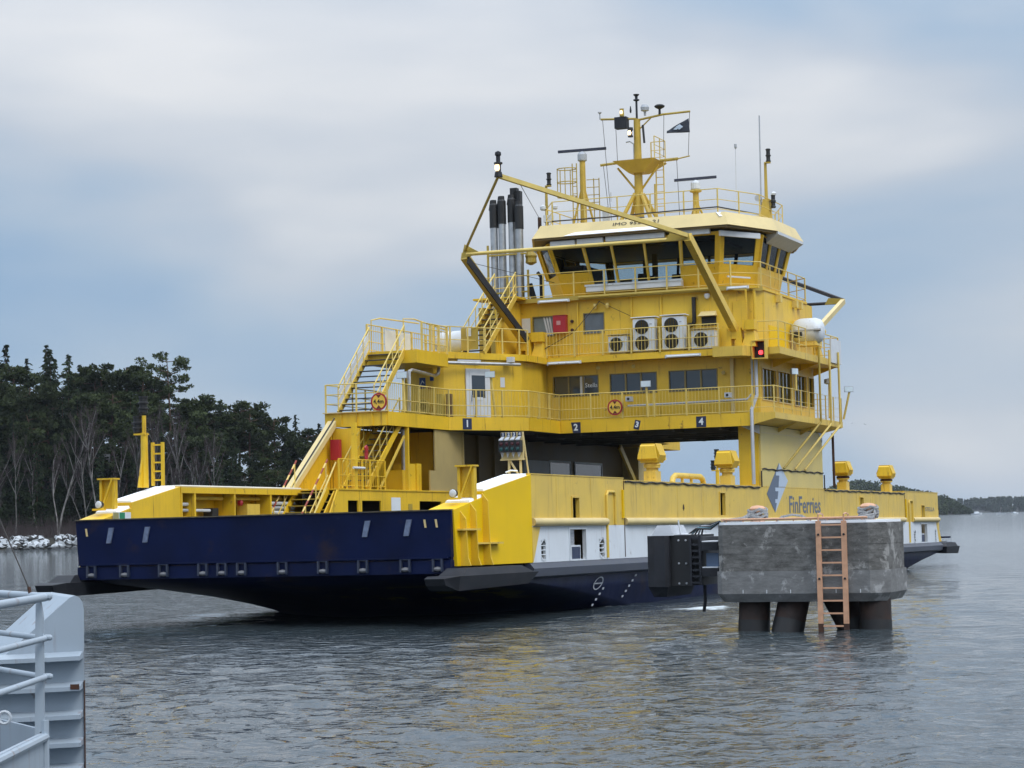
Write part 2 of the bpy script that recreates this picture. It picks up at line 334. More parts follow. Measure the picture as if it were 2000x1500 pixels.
def railing(pts, parent, h=1.05, rails=(1.0, 0.62, 0.3), sp=1.15, r=0.024, m=None, name='railing', bars=0, foot=False, pr=None):
    """stanchions and rails along a polyline at deck level; each stanchion is its own piece"""
    m = m or YH; mb = MB(); pts = [Vector(p) for p in pts]
    for q in rails: mb.tube([p + Vector((0, 0, h * q)) for p in pts], r if q == 1.0 else r * 0.75, 6)
    if bars:
        for a, b in zip(pts[:-1], pts[1:]):
            n = max(1, int((b - a).length / bars))
            for i in range(1, n):
                p = a.lerp(b, i / n); mb.beam(p + Vector((0, 0, 0.06)), p + Vector((0, 0, h * 0.98)), 0.014, 0.014)
    o = obj(name, mb, m, parent, smooth=False)
    pr = pr or r * 1.25
    key = (round(h, 3), pr, m.name, foot)
    if key not in _postmesh:
        k = MB().beam((0, 0, 0), (0, 0, h), pr * 2, pr * 1.4)
        if foot: k.extr([(0.0, -0.01, 0.42), (0.0, -0.01, 0.0), (0.14, -0.01, -0.02), (0.05, -0.01, 0.16)], (0, 0.02, 0))
        _postmesh[key] = k.mesh('post', m)
    for i, (a, b) in enumerate(zip(pts[:-1], pts[1:])):
        n = max(1, round((b - a).length / sp))
        for k in range(n + (1 if i == len(pts) - 2 else 0)):
            p = a.lerp(b, k / n)
            obj('post', _postmesh[key], parent=o, loc=p, rot=(0, 0, math.atan2((b - a).y, (b - a).x) + (math.pi / 2 if foot else 0)))
    return o
def stair(p0, p1, width, wdir, parent, steps=10, rail=True, m=None, name='stair', tread=None, railm=None, inner=True):
    """straight flight from p0 to p1 (centre line of the treads), width along wdir"""
    m = m or Y; p0 = Vector(p0); p1 = Vector(p1); w = Vector(wdir).normalized() * width / 2
    mb = MB()
    for s in (-1, 1): mb.beam(p0 + w * s, p1 + w * s, 0.05, 0.24)
    o = obj(name, mb, m, parent)
    d = p1 - p0; run = Vector((d.x, d.y, 0)); go = run.length / steps
    st = MB(); a = w * 0.95; b = run.normalized() * go * 0.55
    st.hexa([-a - b + Vector((0, 0, -.03)), a - b + Vector((0, 0, -.03)), a + b + Vector((0, 0, -.03)), -a + b + Vector((0, 0, -.03))], [-a - b, a - b, a + b, -a + b])
    me = st.mesh('step', tread or m)
    for i in range(steps): obj('step', me, parent=o, loc=p0 + d * ((i + 0.6) / steps))
    if rail:
        for s in (-1, 1):
            rb = MB(); up = Vector((0, 0, 1.0))
            rb.tube([p0 + w * s + up, p1 + w * s + up], 0.028, 6); rb.tube([p0 + w * s + up * .5, p1 + w * s + up * .5], 0.02, 6)
            n = 5
            for i in range(n + 1):
                q = p0.lerp(p1, i / n) + w * s; rb.tube([q, q + up], 0.022, 6)
            obj('handrail', rb, railm or YH, o)
    return o
# ================================================================== THE FERRY
# ferry frame: x across (towards the near side), y aft, z up from the water; 60 m between bulwark ends, midships at y = 30
TRIM, HEEL = R(0.355), R(0.307)
F = empty('car_ferry', (-5.503, 71.287, 0), (-TRIM, -HEEL, -YAW), 'yellow car ferry with navy hull and bow ramp, arriving across the water', 'ferry')
def M(v): return 60.0 - v                                     # mirror fore and aft
def lerp(a, b, t): return a + (b - a) * t

# ---------------------------------------------------------------- hull
def hull():
    mb = MB()
    zs = [1.58, 1.30, 1.0, 0.7, 0.4, 0.15, -0.15, -0.6, -1.6]
    stem = [-5.2, -5.0, -3.6, -1.9, -0.4, 0.7, 1.8, 3.2, 7.0]
    run = [0.02, 1.2, 4.0, 6.0, 7.5, 8.5, 9.0, 9.5, 10.0]
    half = [6.45, 6.42, 6.36, 6.30, 6.24, 6.2, 6.15, 6.0, 4.5]
    st = [0, .02, .06, .12, .2, .3, .42, .55, .7, .85, 1.0]
    rows = []
    for z, s, r, h in zip(zs, stem, run, half):
        row = []
        for t in st:                                          # bow entrance
            v = s + r * t; w = h * (math.sin(t * math.pi / 2) ** 0.62)
            if v < 0.0: w = min(w, lerp(6.18, 6.45, max(0, (v + 5.2) / 5.2)))
            row.append((w, v))
        for v in (20, 30): row.append((h, v))
        row += [(w, M(v)) for w, v in reversed(row[:-1])]
        rows.append([(w, v, z) for w, v in row])
    n = len(rows[0])
    vs = [p for r in rows for p in r] + [(-p[0], p[1], p[2]) for r in rows for p in r]
    k = n * len(rows); fs = []
    for j in range(len(rows) - 1):
        for i in range(n - 1):
            a, b, c, d = j * n + i, j * n + i + 1, (j + 1) * n + i + 1, (j + 1) * n + i
            fs += [(a, b, c, d), (k + d, k + c, k + b, k + a)]
        fs += [(j * n, (j + 1) * n, k + (j + 1) * n, k + j * n), (j * n + n - 1, k + j * n + n - 1, k + (j + 1) * n + n - 1, (j + 1) * n + n - 1)]
    for i in range(n - 1): fs.append((i, k + i, k + i + 1, i + 1))
    return mb.add(vs, fs)
obj('hull', hull(), NAVY, F, smooth=True)
obj('car_deck', MB().plan([(-5.9, -5.0), (5.9, -5.0), (5.9, 65.0), (-5.9, 65.0)], 1.59, 1.63), DECKM, F)
# rubbing strakes along both sides
for s in (-1, 1):
    mb = MB(); mb.extr([(s * 6.44, -0.3, 1.12), (s * 6.62, -0.3, 1.20), (s * 6.66, -0.3, 1.44), (s * 6.52, -0.3, 1.60), (s * 6.30, -0.3, 1.61)], (0, 60.6, 0))
    obj('rubbing_strake', mb, DGREY if s < 0 else mat('strake_blue_grey', (0.045, 0.052, 0.075), 0.4, var=0.15, grime=0.3, grime_col=(0.10, 0.10, 0.12)), F)
# docking horns at the four corners
def horn(s, aft):
    f = (lambda v: M(v * .62)) if aft else (lambda v: v)
    mb = MB()
    o = lambda u, v, z: (s * u, f(v), z)
    mb.hexa([o(5.9, -6.2, .95), o(6.75, -6.2, .95), o(6.75, -1.0, 1.02), o(5.9, -1.0, 1.02)], [o(5.85, -6.3, 1.36), o(6.85, -6.3, 1.36), o(6.85, -.4, 1.36), o(5.85, -.4, 1.36)])
    mb.hexa([o(6.0, -5.9, 1.36), o(6.78, -5.9, 1.36), o(6.78, -0.6, 1.36), o(6.0, -0.6, 1.36)], [o(6.1, -5.5, 1.57), o(6.7, -5.5, 1.57), o(6.7, -1.4, 1.57), o(6.1, -1.4, 1.57)])
    mb.hexa([o(5.85, -6.3, 1.36), o(6.85, -6.3, 1.36), o(6.75, -6.2, .95), o(5.9, -6.2, .95)][::-1], [o(6.0, -6.85, 1.30), o(6.6, -6.85, 1.30), o(6.6, -6.75, 1.12), o(6.0, -6.75, 1.12)][::-1])
    obj('docking_horn', mb, DGREY, F)
for s in (-1, 1):
    for a in (0, 1): horn(s, a)

# ---------------------------------------------------------------- raised ramps at both ends
def ramp(aft):
    W_ = 5.0 if aft else 6.12
    f = M if aft else (lambda v: v); g = -1 if aft else 1
    mb = MB(); mb.hexa([(-W_, f(-5.24), 1.88), (W_, f(-5.24), 1.88), (W_, f(-5.02), 1.88), (-W_, f(-5.02), 1.88)], [(-W_ - .05, f(-5.30), 3.19), (W_ + .05, f(-5.30), 3.19), (W_ + .05, f(-5.10), 3.19), (-W_ - .05, f(-5.10), 3.19)])
    r = obj('end_ramp', mb, NAVY, F, 'raised navy blue ramp plate with steel chain guards' if not aft else None)
    obj('ramp_lip', MB().box(-W_ - .05, W_ + .05, min(f(-5.34), f(-5.06)), max(f(-5.34), f(-5.06)), 3.192, 3.225), mat('worn_lip%d' % aft, (0.09, 0.075, 0.05), 0.6, var=0.4, scale=6), r)
    obj('hinge_rail', MB().box(-W_ + .07, W_ - .07, min(f(-5.36), f(-5.2)), max(f(-5.36), f(-5.2)), 1.845, 1.885), NAVY, r)
    obj('hinge_sill', MB().box(-W_, W_, min(f(-5.30), f(-5.0)), max(f(-5.30), f(-5.0)), 1.42, 1.80), NAVY, r)
    obj('hinge_sill', MB().box(-6.1, 6.1, min(f(-5.19), f(-4.98)), max(f(-5.19), f(-4.98)), 1.802, 1.90), NAVY, r)
    k = MB(); k.box(-.16, -.11, -.10, .0, -.36, 0.0); k.box(.11, .16, -.10, .0, -.36, 0.0); k.box(-.17, .17, -.05, .0, -.02, .03); km = k.mesh('hinge_lug', mat('lug_navy%d' % aft, (0.02, 0.03, 0.06), 0.4, grime=0.5, grime_col=(0.10, 0.10, 0.11)))
    pinm = MB().lathe((0, 0, 0), [(.05, -.11), (.07, 0), (.05, .11)], 8, (1, 0, 0)).mesh('hinge_pin', mat('pin_grey%d' % aft, (.16, .16, .17), .5))
    for u in () if aft else (-5.6, -4.45, -3.12, -1.79, -1.15, -.5, .84, 2.14, 3.42, 4.75, 5.75):
        obj('hinge_lug', km, parent=r, loc=(u, f(-5.302), 1.84), rot=(0, 0, 0 if not aft else math.pi))
        obj('hinge_pin', pinm, parent=r, loc=(u, f(-5.34), 1.55))
    if not aft:
        for u0 in (-4.97, -3.72, 3.52, 4.82):
            b = MB(); t = lambda z: -5.24 - 0.06 * (z - 1.88) / 1.31
            b.extr([(u0 - .13, t(2.5) - .004, 2.5), (u0 + .02, t(2.5) - .004, 2.5), (u0 + .14, t(2.96) - .004, 2.96), (u0 - .02, t(2.96) - .004, 2.96)], (0, -.05, 0))
            obj('chain_guard', b, BLUESTEEL, r)
        for u0 in (-5.8, 5.35, 5.7):
            obj('white_mark', MB().extr([(u0, -5.30, 2.72), (u0 + .06, -5.30, 2.72), (u0 + .03, -5.31, 2.95), (u0 - .03, -5.31, 2.95)], (0, -.012, 0)), YC, r)
    return r
ramp(0); ramp(1)

# ---------------------------------------------------------------- bow and stern bulwark horns (sloping plates)
def bulwark_end(s, aft):
    f = M if aft else (lambda v: v)
    uo = lambda v: lerp(6.2, 6.5, (v + 5.2) / 5.2) * s
    ui = lambda v: (lerp(6.2, 6.5, (v + 5.2) / 5.2) - 0.85) * s
    A = [(-0.001, 1.62), (-0.001, 4.27), (-3.25, 3.74), (-3.25, 1.62)]; B = [(-3.252, 1.62), (-3.252, 3.58), (-5.2, 3.2), (-5.02, 1.62)]
    for i, q in enumerate((A, B)):
        mb = MB(); mb.loft([(uo(v), f(v), z) for v, z in q], [(ui(v), f(v), z) for v, z in q])
        obj('bow_bulwark', mb, YF if s > 0 and not aft else Y, F, 'bright yellow plate beside the ramp' if (s > 0 and not aft and i == 0) else None)
    sn = MB()
    for a, b, za, zb in ((-.25, -3.2, 4.232, 3.752), (-3.3, -4.1, 3.575, 3.418)):
        o = lambda u, v, z: (u, f(v), z)
        sn.loft([o(uo(a) - s * .03, a, za), o(ui(a) + s * .05, a, za), o(ui(b) + s * .05, b, zb), o(uo(b) - s * .03, b, zb)], [o(uo(a) - s * .05, a, za + .07), o(ui(a) + s * .08, a, za + .07), o(ui(b) + s * .08, b, zb + .06), o(uo(b) - s * .05, b, zb + .06)])
    if not aft: obj('snow', sn, SNOW, F)
    # stiffening webs outside
    if s > 0 and not aft:
        for v, zt in ((-4.75, 3.2), (-4.1, 3.42), (-3.3, 3.7)):
            mb = MB(); u = uo(v); mb.extr([(u - .02, v, 1.62), (u + .30, v, 1.62), (u + .22, v, 1.85), (u + .17, v, zt - .25), (u - .02, v, zt)], (0, -.05, 0)); obj('web_plate', mb, Y, F)
        for v0, v1, z in ((-5.0, -3.9, 2.62), (-4.1, -2.4, 2.22)):
            mb = MB(); mb.loft([(uo(v0) - .02, v0, z), (uo(v0) + .2, v0, z), (uo(v1) + .2, v1, z), (uo(v1) - .02, v1, z)], [(uo(v0) - .02, v0, z + .05), (uo(v0) + .2, v0, z + .05), (uo(v1) + .2, v1, z + .05), (uo(v1) - .02, v1, z + .05)]); obj('flange_plate', mb, YP, F)
    # ramp lifting tower
    mb = MB(); c = 6.0 * s
    for du in (-.22, .22): mb.beam((c + du, f(-3.75), 3.4), (c + du, f(-3.75), 4.5), .08, .14)
    mb.box(c - .26, c + .26, min(f(-3.62), f(-3.7)), max(f(-3.62), f(-3.7)), 3.4, 4.45)
    mb.beam((c - .2, f(-3.86), 3.45), (c + .22, f(-3.86), 4.45), .09, .05); mb.box(c - .3, c + .3, min(f(-3.55), f(-3.9)), max(f(-3.55), f(-3.9)), 4.45, 4.5)
    t = obj('lifting_tower', mb, Y, F)
    if not aft:
        l = MB().lathe((c - .12 * s, -4.45, 3.68), [(.02, .14), (.1, .12), (.12, 0), (.125, -.03)], 12, (0, 1, 0)); lo = obj('deck_lamp', l, BLACK, F)
        obj('lens', MB().lathe((c - .12 * s, -4.485, 3.68), [(.115, 0), (.10, -.03), (.01, -.045)], 12, (0, 1, 0)), LGREY, lo)
        obj('lamp_bracket', MB().box(c - .12 * s - .15, c - .12 * s + .15, -4.6, -4.3, 3.50, 3.56), Y, lo)
for s in (-1, 1):
    for a in ((0, 1) if s < 0 else (0,)): bulwark_end(s, a)

obj('stern_post', MB().extr([(6.2, 60.02, 1.64), (6.2, 60.9, 1.64), (6.2, 60.35, 2.3), (6.2, 60.3, 3.35), (6.2, 60.02, 3.7)], (.25, 0, 0)), Y, F)
# ---------------------------------------------------------------- starboard side wall
def pw(v0, v1, z0, z1, holes, th=.10, u=6.5):
    L_, H_ = v1 - v0, z1 - z0
    return MB().patch((u, v0, z0), (u, v1, z0), (u, v1, z1), (u, v0, z1), [((a - v0) / L_, (b - v0) / L_, (c - z0) / H_, (d - z0) / H_) for a, b, c, d in holes], th)
low = [(.72, 1.1, 1.70, 2.27), (3.15, 4.6, 1.66, 2.6), (5.9, 6.38, 1.70, 2.26)]
low += [(M(b), M(a), c, d) for a, b, c, d in low]
side_low = obj('side_wall', pw(0, 60, 1.612, 2.72, low), WHITE, F, 'white lower band of the side wall')
hi = [(3.47, 4.05, 2.97, 3.60), (19.4, 20.05, 3.06, 3.9), (42.0, 42.65, 3.06, 3.9), (55.7, 56.4, 2.97, 3.58)]
side_hi = obj('side_wall', pw(0, 8.4, 2.722, 4.28, [hi[0]]), YP, F)
obj('side_wall', pw(51.7, 60, 2.722, 4.28, [hi[3]]), YP, F)
side_mid = obj('side_wall', pw(8.402, 51.698, 2.722, 4.21, hi[1:3]), YP, F)
obj('yellow_corner_patch', MB().extr([(6.5, 0.0, 1.63), (6.5, 0.06, 1.63), (6.5, .68, 2.70), (6.5, 0.0, 2.70)], (.006, 0, 0)), YP, side_low)
obj('yellow_corner_patch', MB().extr([(6.5, 60.0, 1.63), (6.5, 59.94, 1.63), (6.5, 59.32, 2.70), (6.5, 60.0, 2.70)], (.006, 0, 0)), YP, side_low)
# inner lining and cap of the box bulwark
obj('inner_lining', MB().box(5.66, 5.74, 0, 60, 1.63, 4.18), CREAM, F)
mb = MB(); mb.box(5.64, 6.52, 0, 8.4, 4.28, 4.31); mb.box(5.64, 6.52, 51.7, 60, 4.28, 4.31); mb.box(5.64, 6.51, 8.4, 51.7, 4.21, 4.24); obj('cap_plate', mb, YP, F)
# openings' inside
for a, b, c, d in low:
    if b - a > 1:
        k = obj('recess_back', MB().box(6.0, 6.03, a - .3, b + .3, 1.63, 2.71), CREAM, side_low)
        fr = MB(); fr.box(6.49, 6.53, a - .06, a, c, d + .06); fr.box(6.49, 6.53, b, b + .06, c, d + .06); fr.box(6.49, 6.53, a, b, d, d + .06); obj('door_frame', fr, WHITE, side_low)
        obj('roller_shutter', MB().box(6.30, 6.34, a + .02, a + .85, 1.95, d - .02), STEEL, side_low)
        w = obj('white_panel', MB().box(6.40, 6.44, a + .3, a + 1.15, 1.66, 2.10), WHITE, side_low); obj('blue_plate', MB().box(6.442, 6.45, a + .36, a + 1.09, 1.67, 2.05), NAVYS, side_low)
        for j in range(6): obj('shutter_slat', MB().box(6.342, 6.352, a + .04, a + .83, 2.0 + j * .09, 2.05 + j * .09), GREY, side_low)
    else:
        obj('recess_back', MB().box(6.1, 6.13, a - .2, b + .2, 1.65, 2.6), YF, side_low)
        mb = MB()
        for j in range(3): mb.tube([(6.47, a, 1.84 + .14 * j), (6.47, b, 1.84 + .14 * j)], .018, 6)
        obj('grille_bar', mb, WHITE, side_low)
        # rounded ends: half discs above and below
        fr = MB()
        for zc, sg in ((d, 1), (c, -1)):
            r_ = (b - a) / 2; cy = (a + b) / 2; n = 8
            arc = [(6.503, cy + r_ * math.cos(math.pi * i / n), zc - sg * r_ * .55 + sg * r_ * .9 * math.sin(math.pi * i / n)) for i in range(n + 1)]
            for sd in (0, 1):
                pts = [(6.503, a if sd else b, zc + sg * .02)] + (arc[n // 2:] if sd else arc[:n // 2 + 1]) + [(6.503, cy, zc + sg * .02)]
                fr.extr(pts, (.008, 0, 0))
        obj('corner_fillet', fr, WHITE, side_low)
for a, b, c, d in hi:
    obj('recess_back', MB().box(6.1, 6.13, a - .2, b + .2, c - .1, d + .1), BLACK if a < 19 else YG, side_hi)
    fr = MB(); fr.box(6.495, 6.53, a - .05, a, c, d); fr.box(6.495, 6.53, b, b + .05, c, d); fr.box(6.495, 6.53, a - .05, b + .05, d, d + .05); obj('slot_frame', fr, YP, side_hi)
obj('slot_roller', MB().tube([(6.46, 19.46, 3.1), (6.46, 19.46, 3.86)], .045, 8), WHITE, side_hi)
# rounded rubbing tube
for v0, v1 in ((.05, 6.6), (8.45, 51.55), (53.5, 59.95)):
    mb = MB(); mb.tube([(6.50, v0, 2.84), (6.56, v0 + .35, 2.84), (6.56, v1 - .35, 2.84), (6.50, v1, 2.84)], .125, 12); obj('rubbing_tube', mb, YC, F, smooth=True)
for v0, v1, m_ in ((6.62, 7.45, YP), (M(7.45), M(6.62), YP)):
    mb = MB(); mb.tube([(6.53, v0, 1.66), (6.53, v0, 3.70), (6.53, v0 + .12, 3.82), (6.53, v1 - .12, 3.82), (6.53, v1, 3.70), (6.53, v1, 2.75)], .05, 8); obj('rope_guide', mb, m_, side_hi, smooth=True)
mb = MB(); mb.box(6.5, 6.56, 8.18, 8.3, 2.95, 3.9); mb.box(6.5, 6.56, 51.8, 51.92, 2.95, 3.9); obj('panel_post', mb, YF, side_hi)
mb = MB(); mb.box(6.502, 6.515, 8.38, 8.43, 1.66, 4.2); mb.box(6.502, 6.515, 51.67, 51.72, 2.72, 4.2); obj('panel_gap', mb, mat('rust_brown_line', (.05, .022, .012), .8), side_mid)
def wavy(v0, v1, z, u=6.53, r=.028):
    n = int((v1 - v0) / .25); return [(u + .01 * math.sin(i * 1.9), v0 + (v1 - v0) * i / n, z + .02 * math.sin(i * 1.3) + .012 * math.sin(i * .57)) for i in range(n + 1)]
for v0, v1 in ((8.5, 24.9), (35.4, 51.6)): obj('edge_cable', MB().tube(wavy(v0, v1, 4.17), .030, 6), CABLE, side_mid)
obj('edge_cable', MB().tube(wavy(25.4, 35.2, 4.93), .028, 6), CABLE, side_mid)
mb = MB(); mb.tube([(6.53, 25.2, 4.2), (6.53, 25.2, 4.85)], .03, 6); mb.tube([(6.53, 35.32, 4.2), (6.53, 35.32, 4.85)], .03, 6); obj('edge_cable', mb, CABLE, side_mid)
for v in (14.9,): obj('fairlead_hole', MB().extr([(6.502, v - .10, 3.30), (6.502, v, 3.21), (6.502, v + .10, 3.30), (6.502, v + .05, 3.44), (6.502, v - .05, 3.44)], (.006, 0, 0)), RUST, side_mid)
for v in (11.2, 14.2, 17.3, 38.5, 41.3, 44.6, 48.0): obj('weld_seam', MB().box(6.5005, 6.506, v, v + .03, 2.98, 4.15), YP, side_mid)
for v in (2.1, 5.2): obj('weld_seam', MB().box(6.5005, 6.506, v, v + .025, 2.98, 4.25), YP, side_hi)
# white patches of the far door at the stern quarter come with the mirrored openings above

# ---------------------------------------------------------------- pylon with logo
YPY = mat('pale_pylon_yellow', (0.67, 0.52, 0.16), 0.42, var=0.05, scale=0.8, streak=0.16, streak_col=(.38, .26, .06), grime=.12, grime_col=(.45, .33, .12))
py = obj('pylon', MB().box(5.62, 6.5, 25.3, 35.2, 4.24, 6.70), YPY, F)
obj('pylon_front', MB().box(5.60, 6.42, 25.2, 25.298, 4.24, 6.70), Y, py)
obj('gusset', MB().extr([(5.7, 25.19, 6.70), (6.5, 25.19, 6.70), (6.5, 25.19, 6.35)], (0, -.06, 0)), WHITE, py)
obj('gusset', MB().extr([(6.504, 35.2, 6.70), (6.504, 34.5, 6.70), (6.504, 35.2, 6.3)], (.02, 0, 0)), WHITE, py)
obj('seam_band', MB().box(6.501, 6.512, 25.35, 35.15, 6.40, 6.43), YC, py)
def side_poly(pts, u=6.505, th=.006): return MB().extr([(u, v, z) for v, z in pts], (th, 0, 0))
T_, R_, B_, L_ = (27.95, 5.24), (29.25, 4.50), (27.15, 3.16), (25.95, 3.93)
# diamond emblem: slate left half, pale right half, the white keyed edge between them
lg = obj('logo_half', side_poly([T_, (27.75, 4.86), (27.42, 4.86), (27.42, 4.70), (27.92, 4.70), (27.92, 4.70), (27.75, 4.20), (27.25, 4.20), (27.25, 4.05), (27.70, 4.05), (27.55, 3.72), (27.2, 3.72), (27.2, 3.56), (27.42, 3.56), B_, L_]), LOGOG, py)
obj('logo_half', side_poly([T_, R_, B_, (27.42, 3.555), (27.2, 3.555), (27.2, 3.725), (27.55, 3.725), (27.70, 4.045), (27.25, 4.045), (27.25, 4.205), (27.75, 4.205), (27.92, 4.695), (27.42, 4.695), (27.42, 4.865), (27.75, 4.865)], 6.504), LOGOL, py)
lettering('FinFerries', (6.508, 31.95, 3.47), (0, 1, 0), (0, 0, 1), 1.02, LOGOG, py, bold=.012, wid=5.2)
lettering('STELLA', (6.508, 57.8, 3.38), (0, 1, 0), (0, 0, 1), .30, LOGOG, side_hi, wid=2.3)
# pipes running down from the upper decks and slanting in to the pylon
for i, v in enumerate((30.8, 32.6, 34.2)):
    mb = MB(); mb.tube([(7.62, v, 10.2), (7.62, v, 7.0), (6.62, v - 2.5, 5.0 + .0 * i)], .05, 8); obj('drain_pipe', mb, YH if i else YG, F, smooth=True)
mb = MB(); mb.tube([(6.5, 24.95, 9.5), (6.5, 24.95, 7.9), (6.42, 24.42, 7.3), (6.42, 24.42, 4.3)], .075, 8); mb.tube([(6.32, 25.0, 9.5), (6.32, 25.0, 8.0), (6.1, 24.9, 7.75), (1.0, 24.9, 7.70)], .05, 8); obj('drain_pipe', mb, GREY, F, smooth=True)
obj('drain_pipe', MB().tube([(6.9, 35.6, 6.7), (6.9, 35.6, 4.3)], .06, 8), RUST, F)

# ---------------------------------------------------------------- ventilator heads on the side casing
def ventilator(v):
    c = (6.02, v)
    mb = MB(); mb.box(c[0] - .22, c[0] + .22, c[1] - .3, c[1] + .3, 4.24, 4.62); mb.lathe((c[0], c[1], 4.62), [(.22, 0), (.22, .12), (.30, .12), (.30, .22), (.26, .22), (.26, .32)], 10)
    o = obj('ventilator', mb, YP, F)
    def hexring(u, r0, dz): return None
    h = MB(); prof = [(-.30, 4.92), (-.42, 5.18), (-.26, 5.60), (.26, 5.60), (.42, 5.18), (.30, 4.92)]
    h.extr([(c[0] + a, c[1] - .36, z) for a, z in prof], (0, .72, 0)); obj('vent_head', h, Y, o)
    for sg in (-1, 1):
        k = MB(); k.extr([(c[0] + .05 * sg, c[1] + sg * .52, 5.66), (c[0] + .05, c[1] + sg * .74, 5.48), (c[0], c[1] + sg * .74, 5.02), (c[0], c[1] + sg * .52, 4.95)], (.0, .0, .0)) if False else None
        k = MB(); k.hexa([(c[0] - .36, c[1] + sg * .42, 5.0), (c[0] + .36, c[1] + sg * .42, 5.0), (c[0] + .36, c[1] + sg * .55, 5.06), (c[0] - .36, c[1] + sg * .55, 5.06)], [(c[0] - .28, c[1] + sg * .42, 5.56), (c[0] + .28, c[1] + sg * .42, 5.56), (c[0] + .26, c[1] + sg * .5, 5.5), (c[0] - .26, c[1] + sg * .5, 5.5)])
        obj('vent_flap', k, Y, o)
    obj('vent_opening', MB().box(c[0] - .3, c[0] + .3, c[1] - .41, c[1] + .41, 5.02, 5.1), BLACK, o)
    obj('rust_collar', MB().lathe((c[0], c[1], 4.80), [(.305, 0), (.32, .04), (.305, .1)], 10), RUST if v > 35 else YP, o)
for v in (12.9, 22.1, 40.8, 49.8): ventilator(v)
mb = MB(); mb.tube([(6.0, 15.2, 4.24), (6.0, 15.3, 4.42), (6.0, 15.6, 4.52), (6.0, 18.6, 4.52), (6.0, 18.9, 4.42), (6.0, 19.0, 4.24)], .11, 10); obj('vent_pipe', mb, YP, F, smooth=True)
for v in (16.4, 17.5): obj('pipe_support', MB().box(5.95, 6.05, v - .04, v + .04, 4.24, 4.46), YP, F)

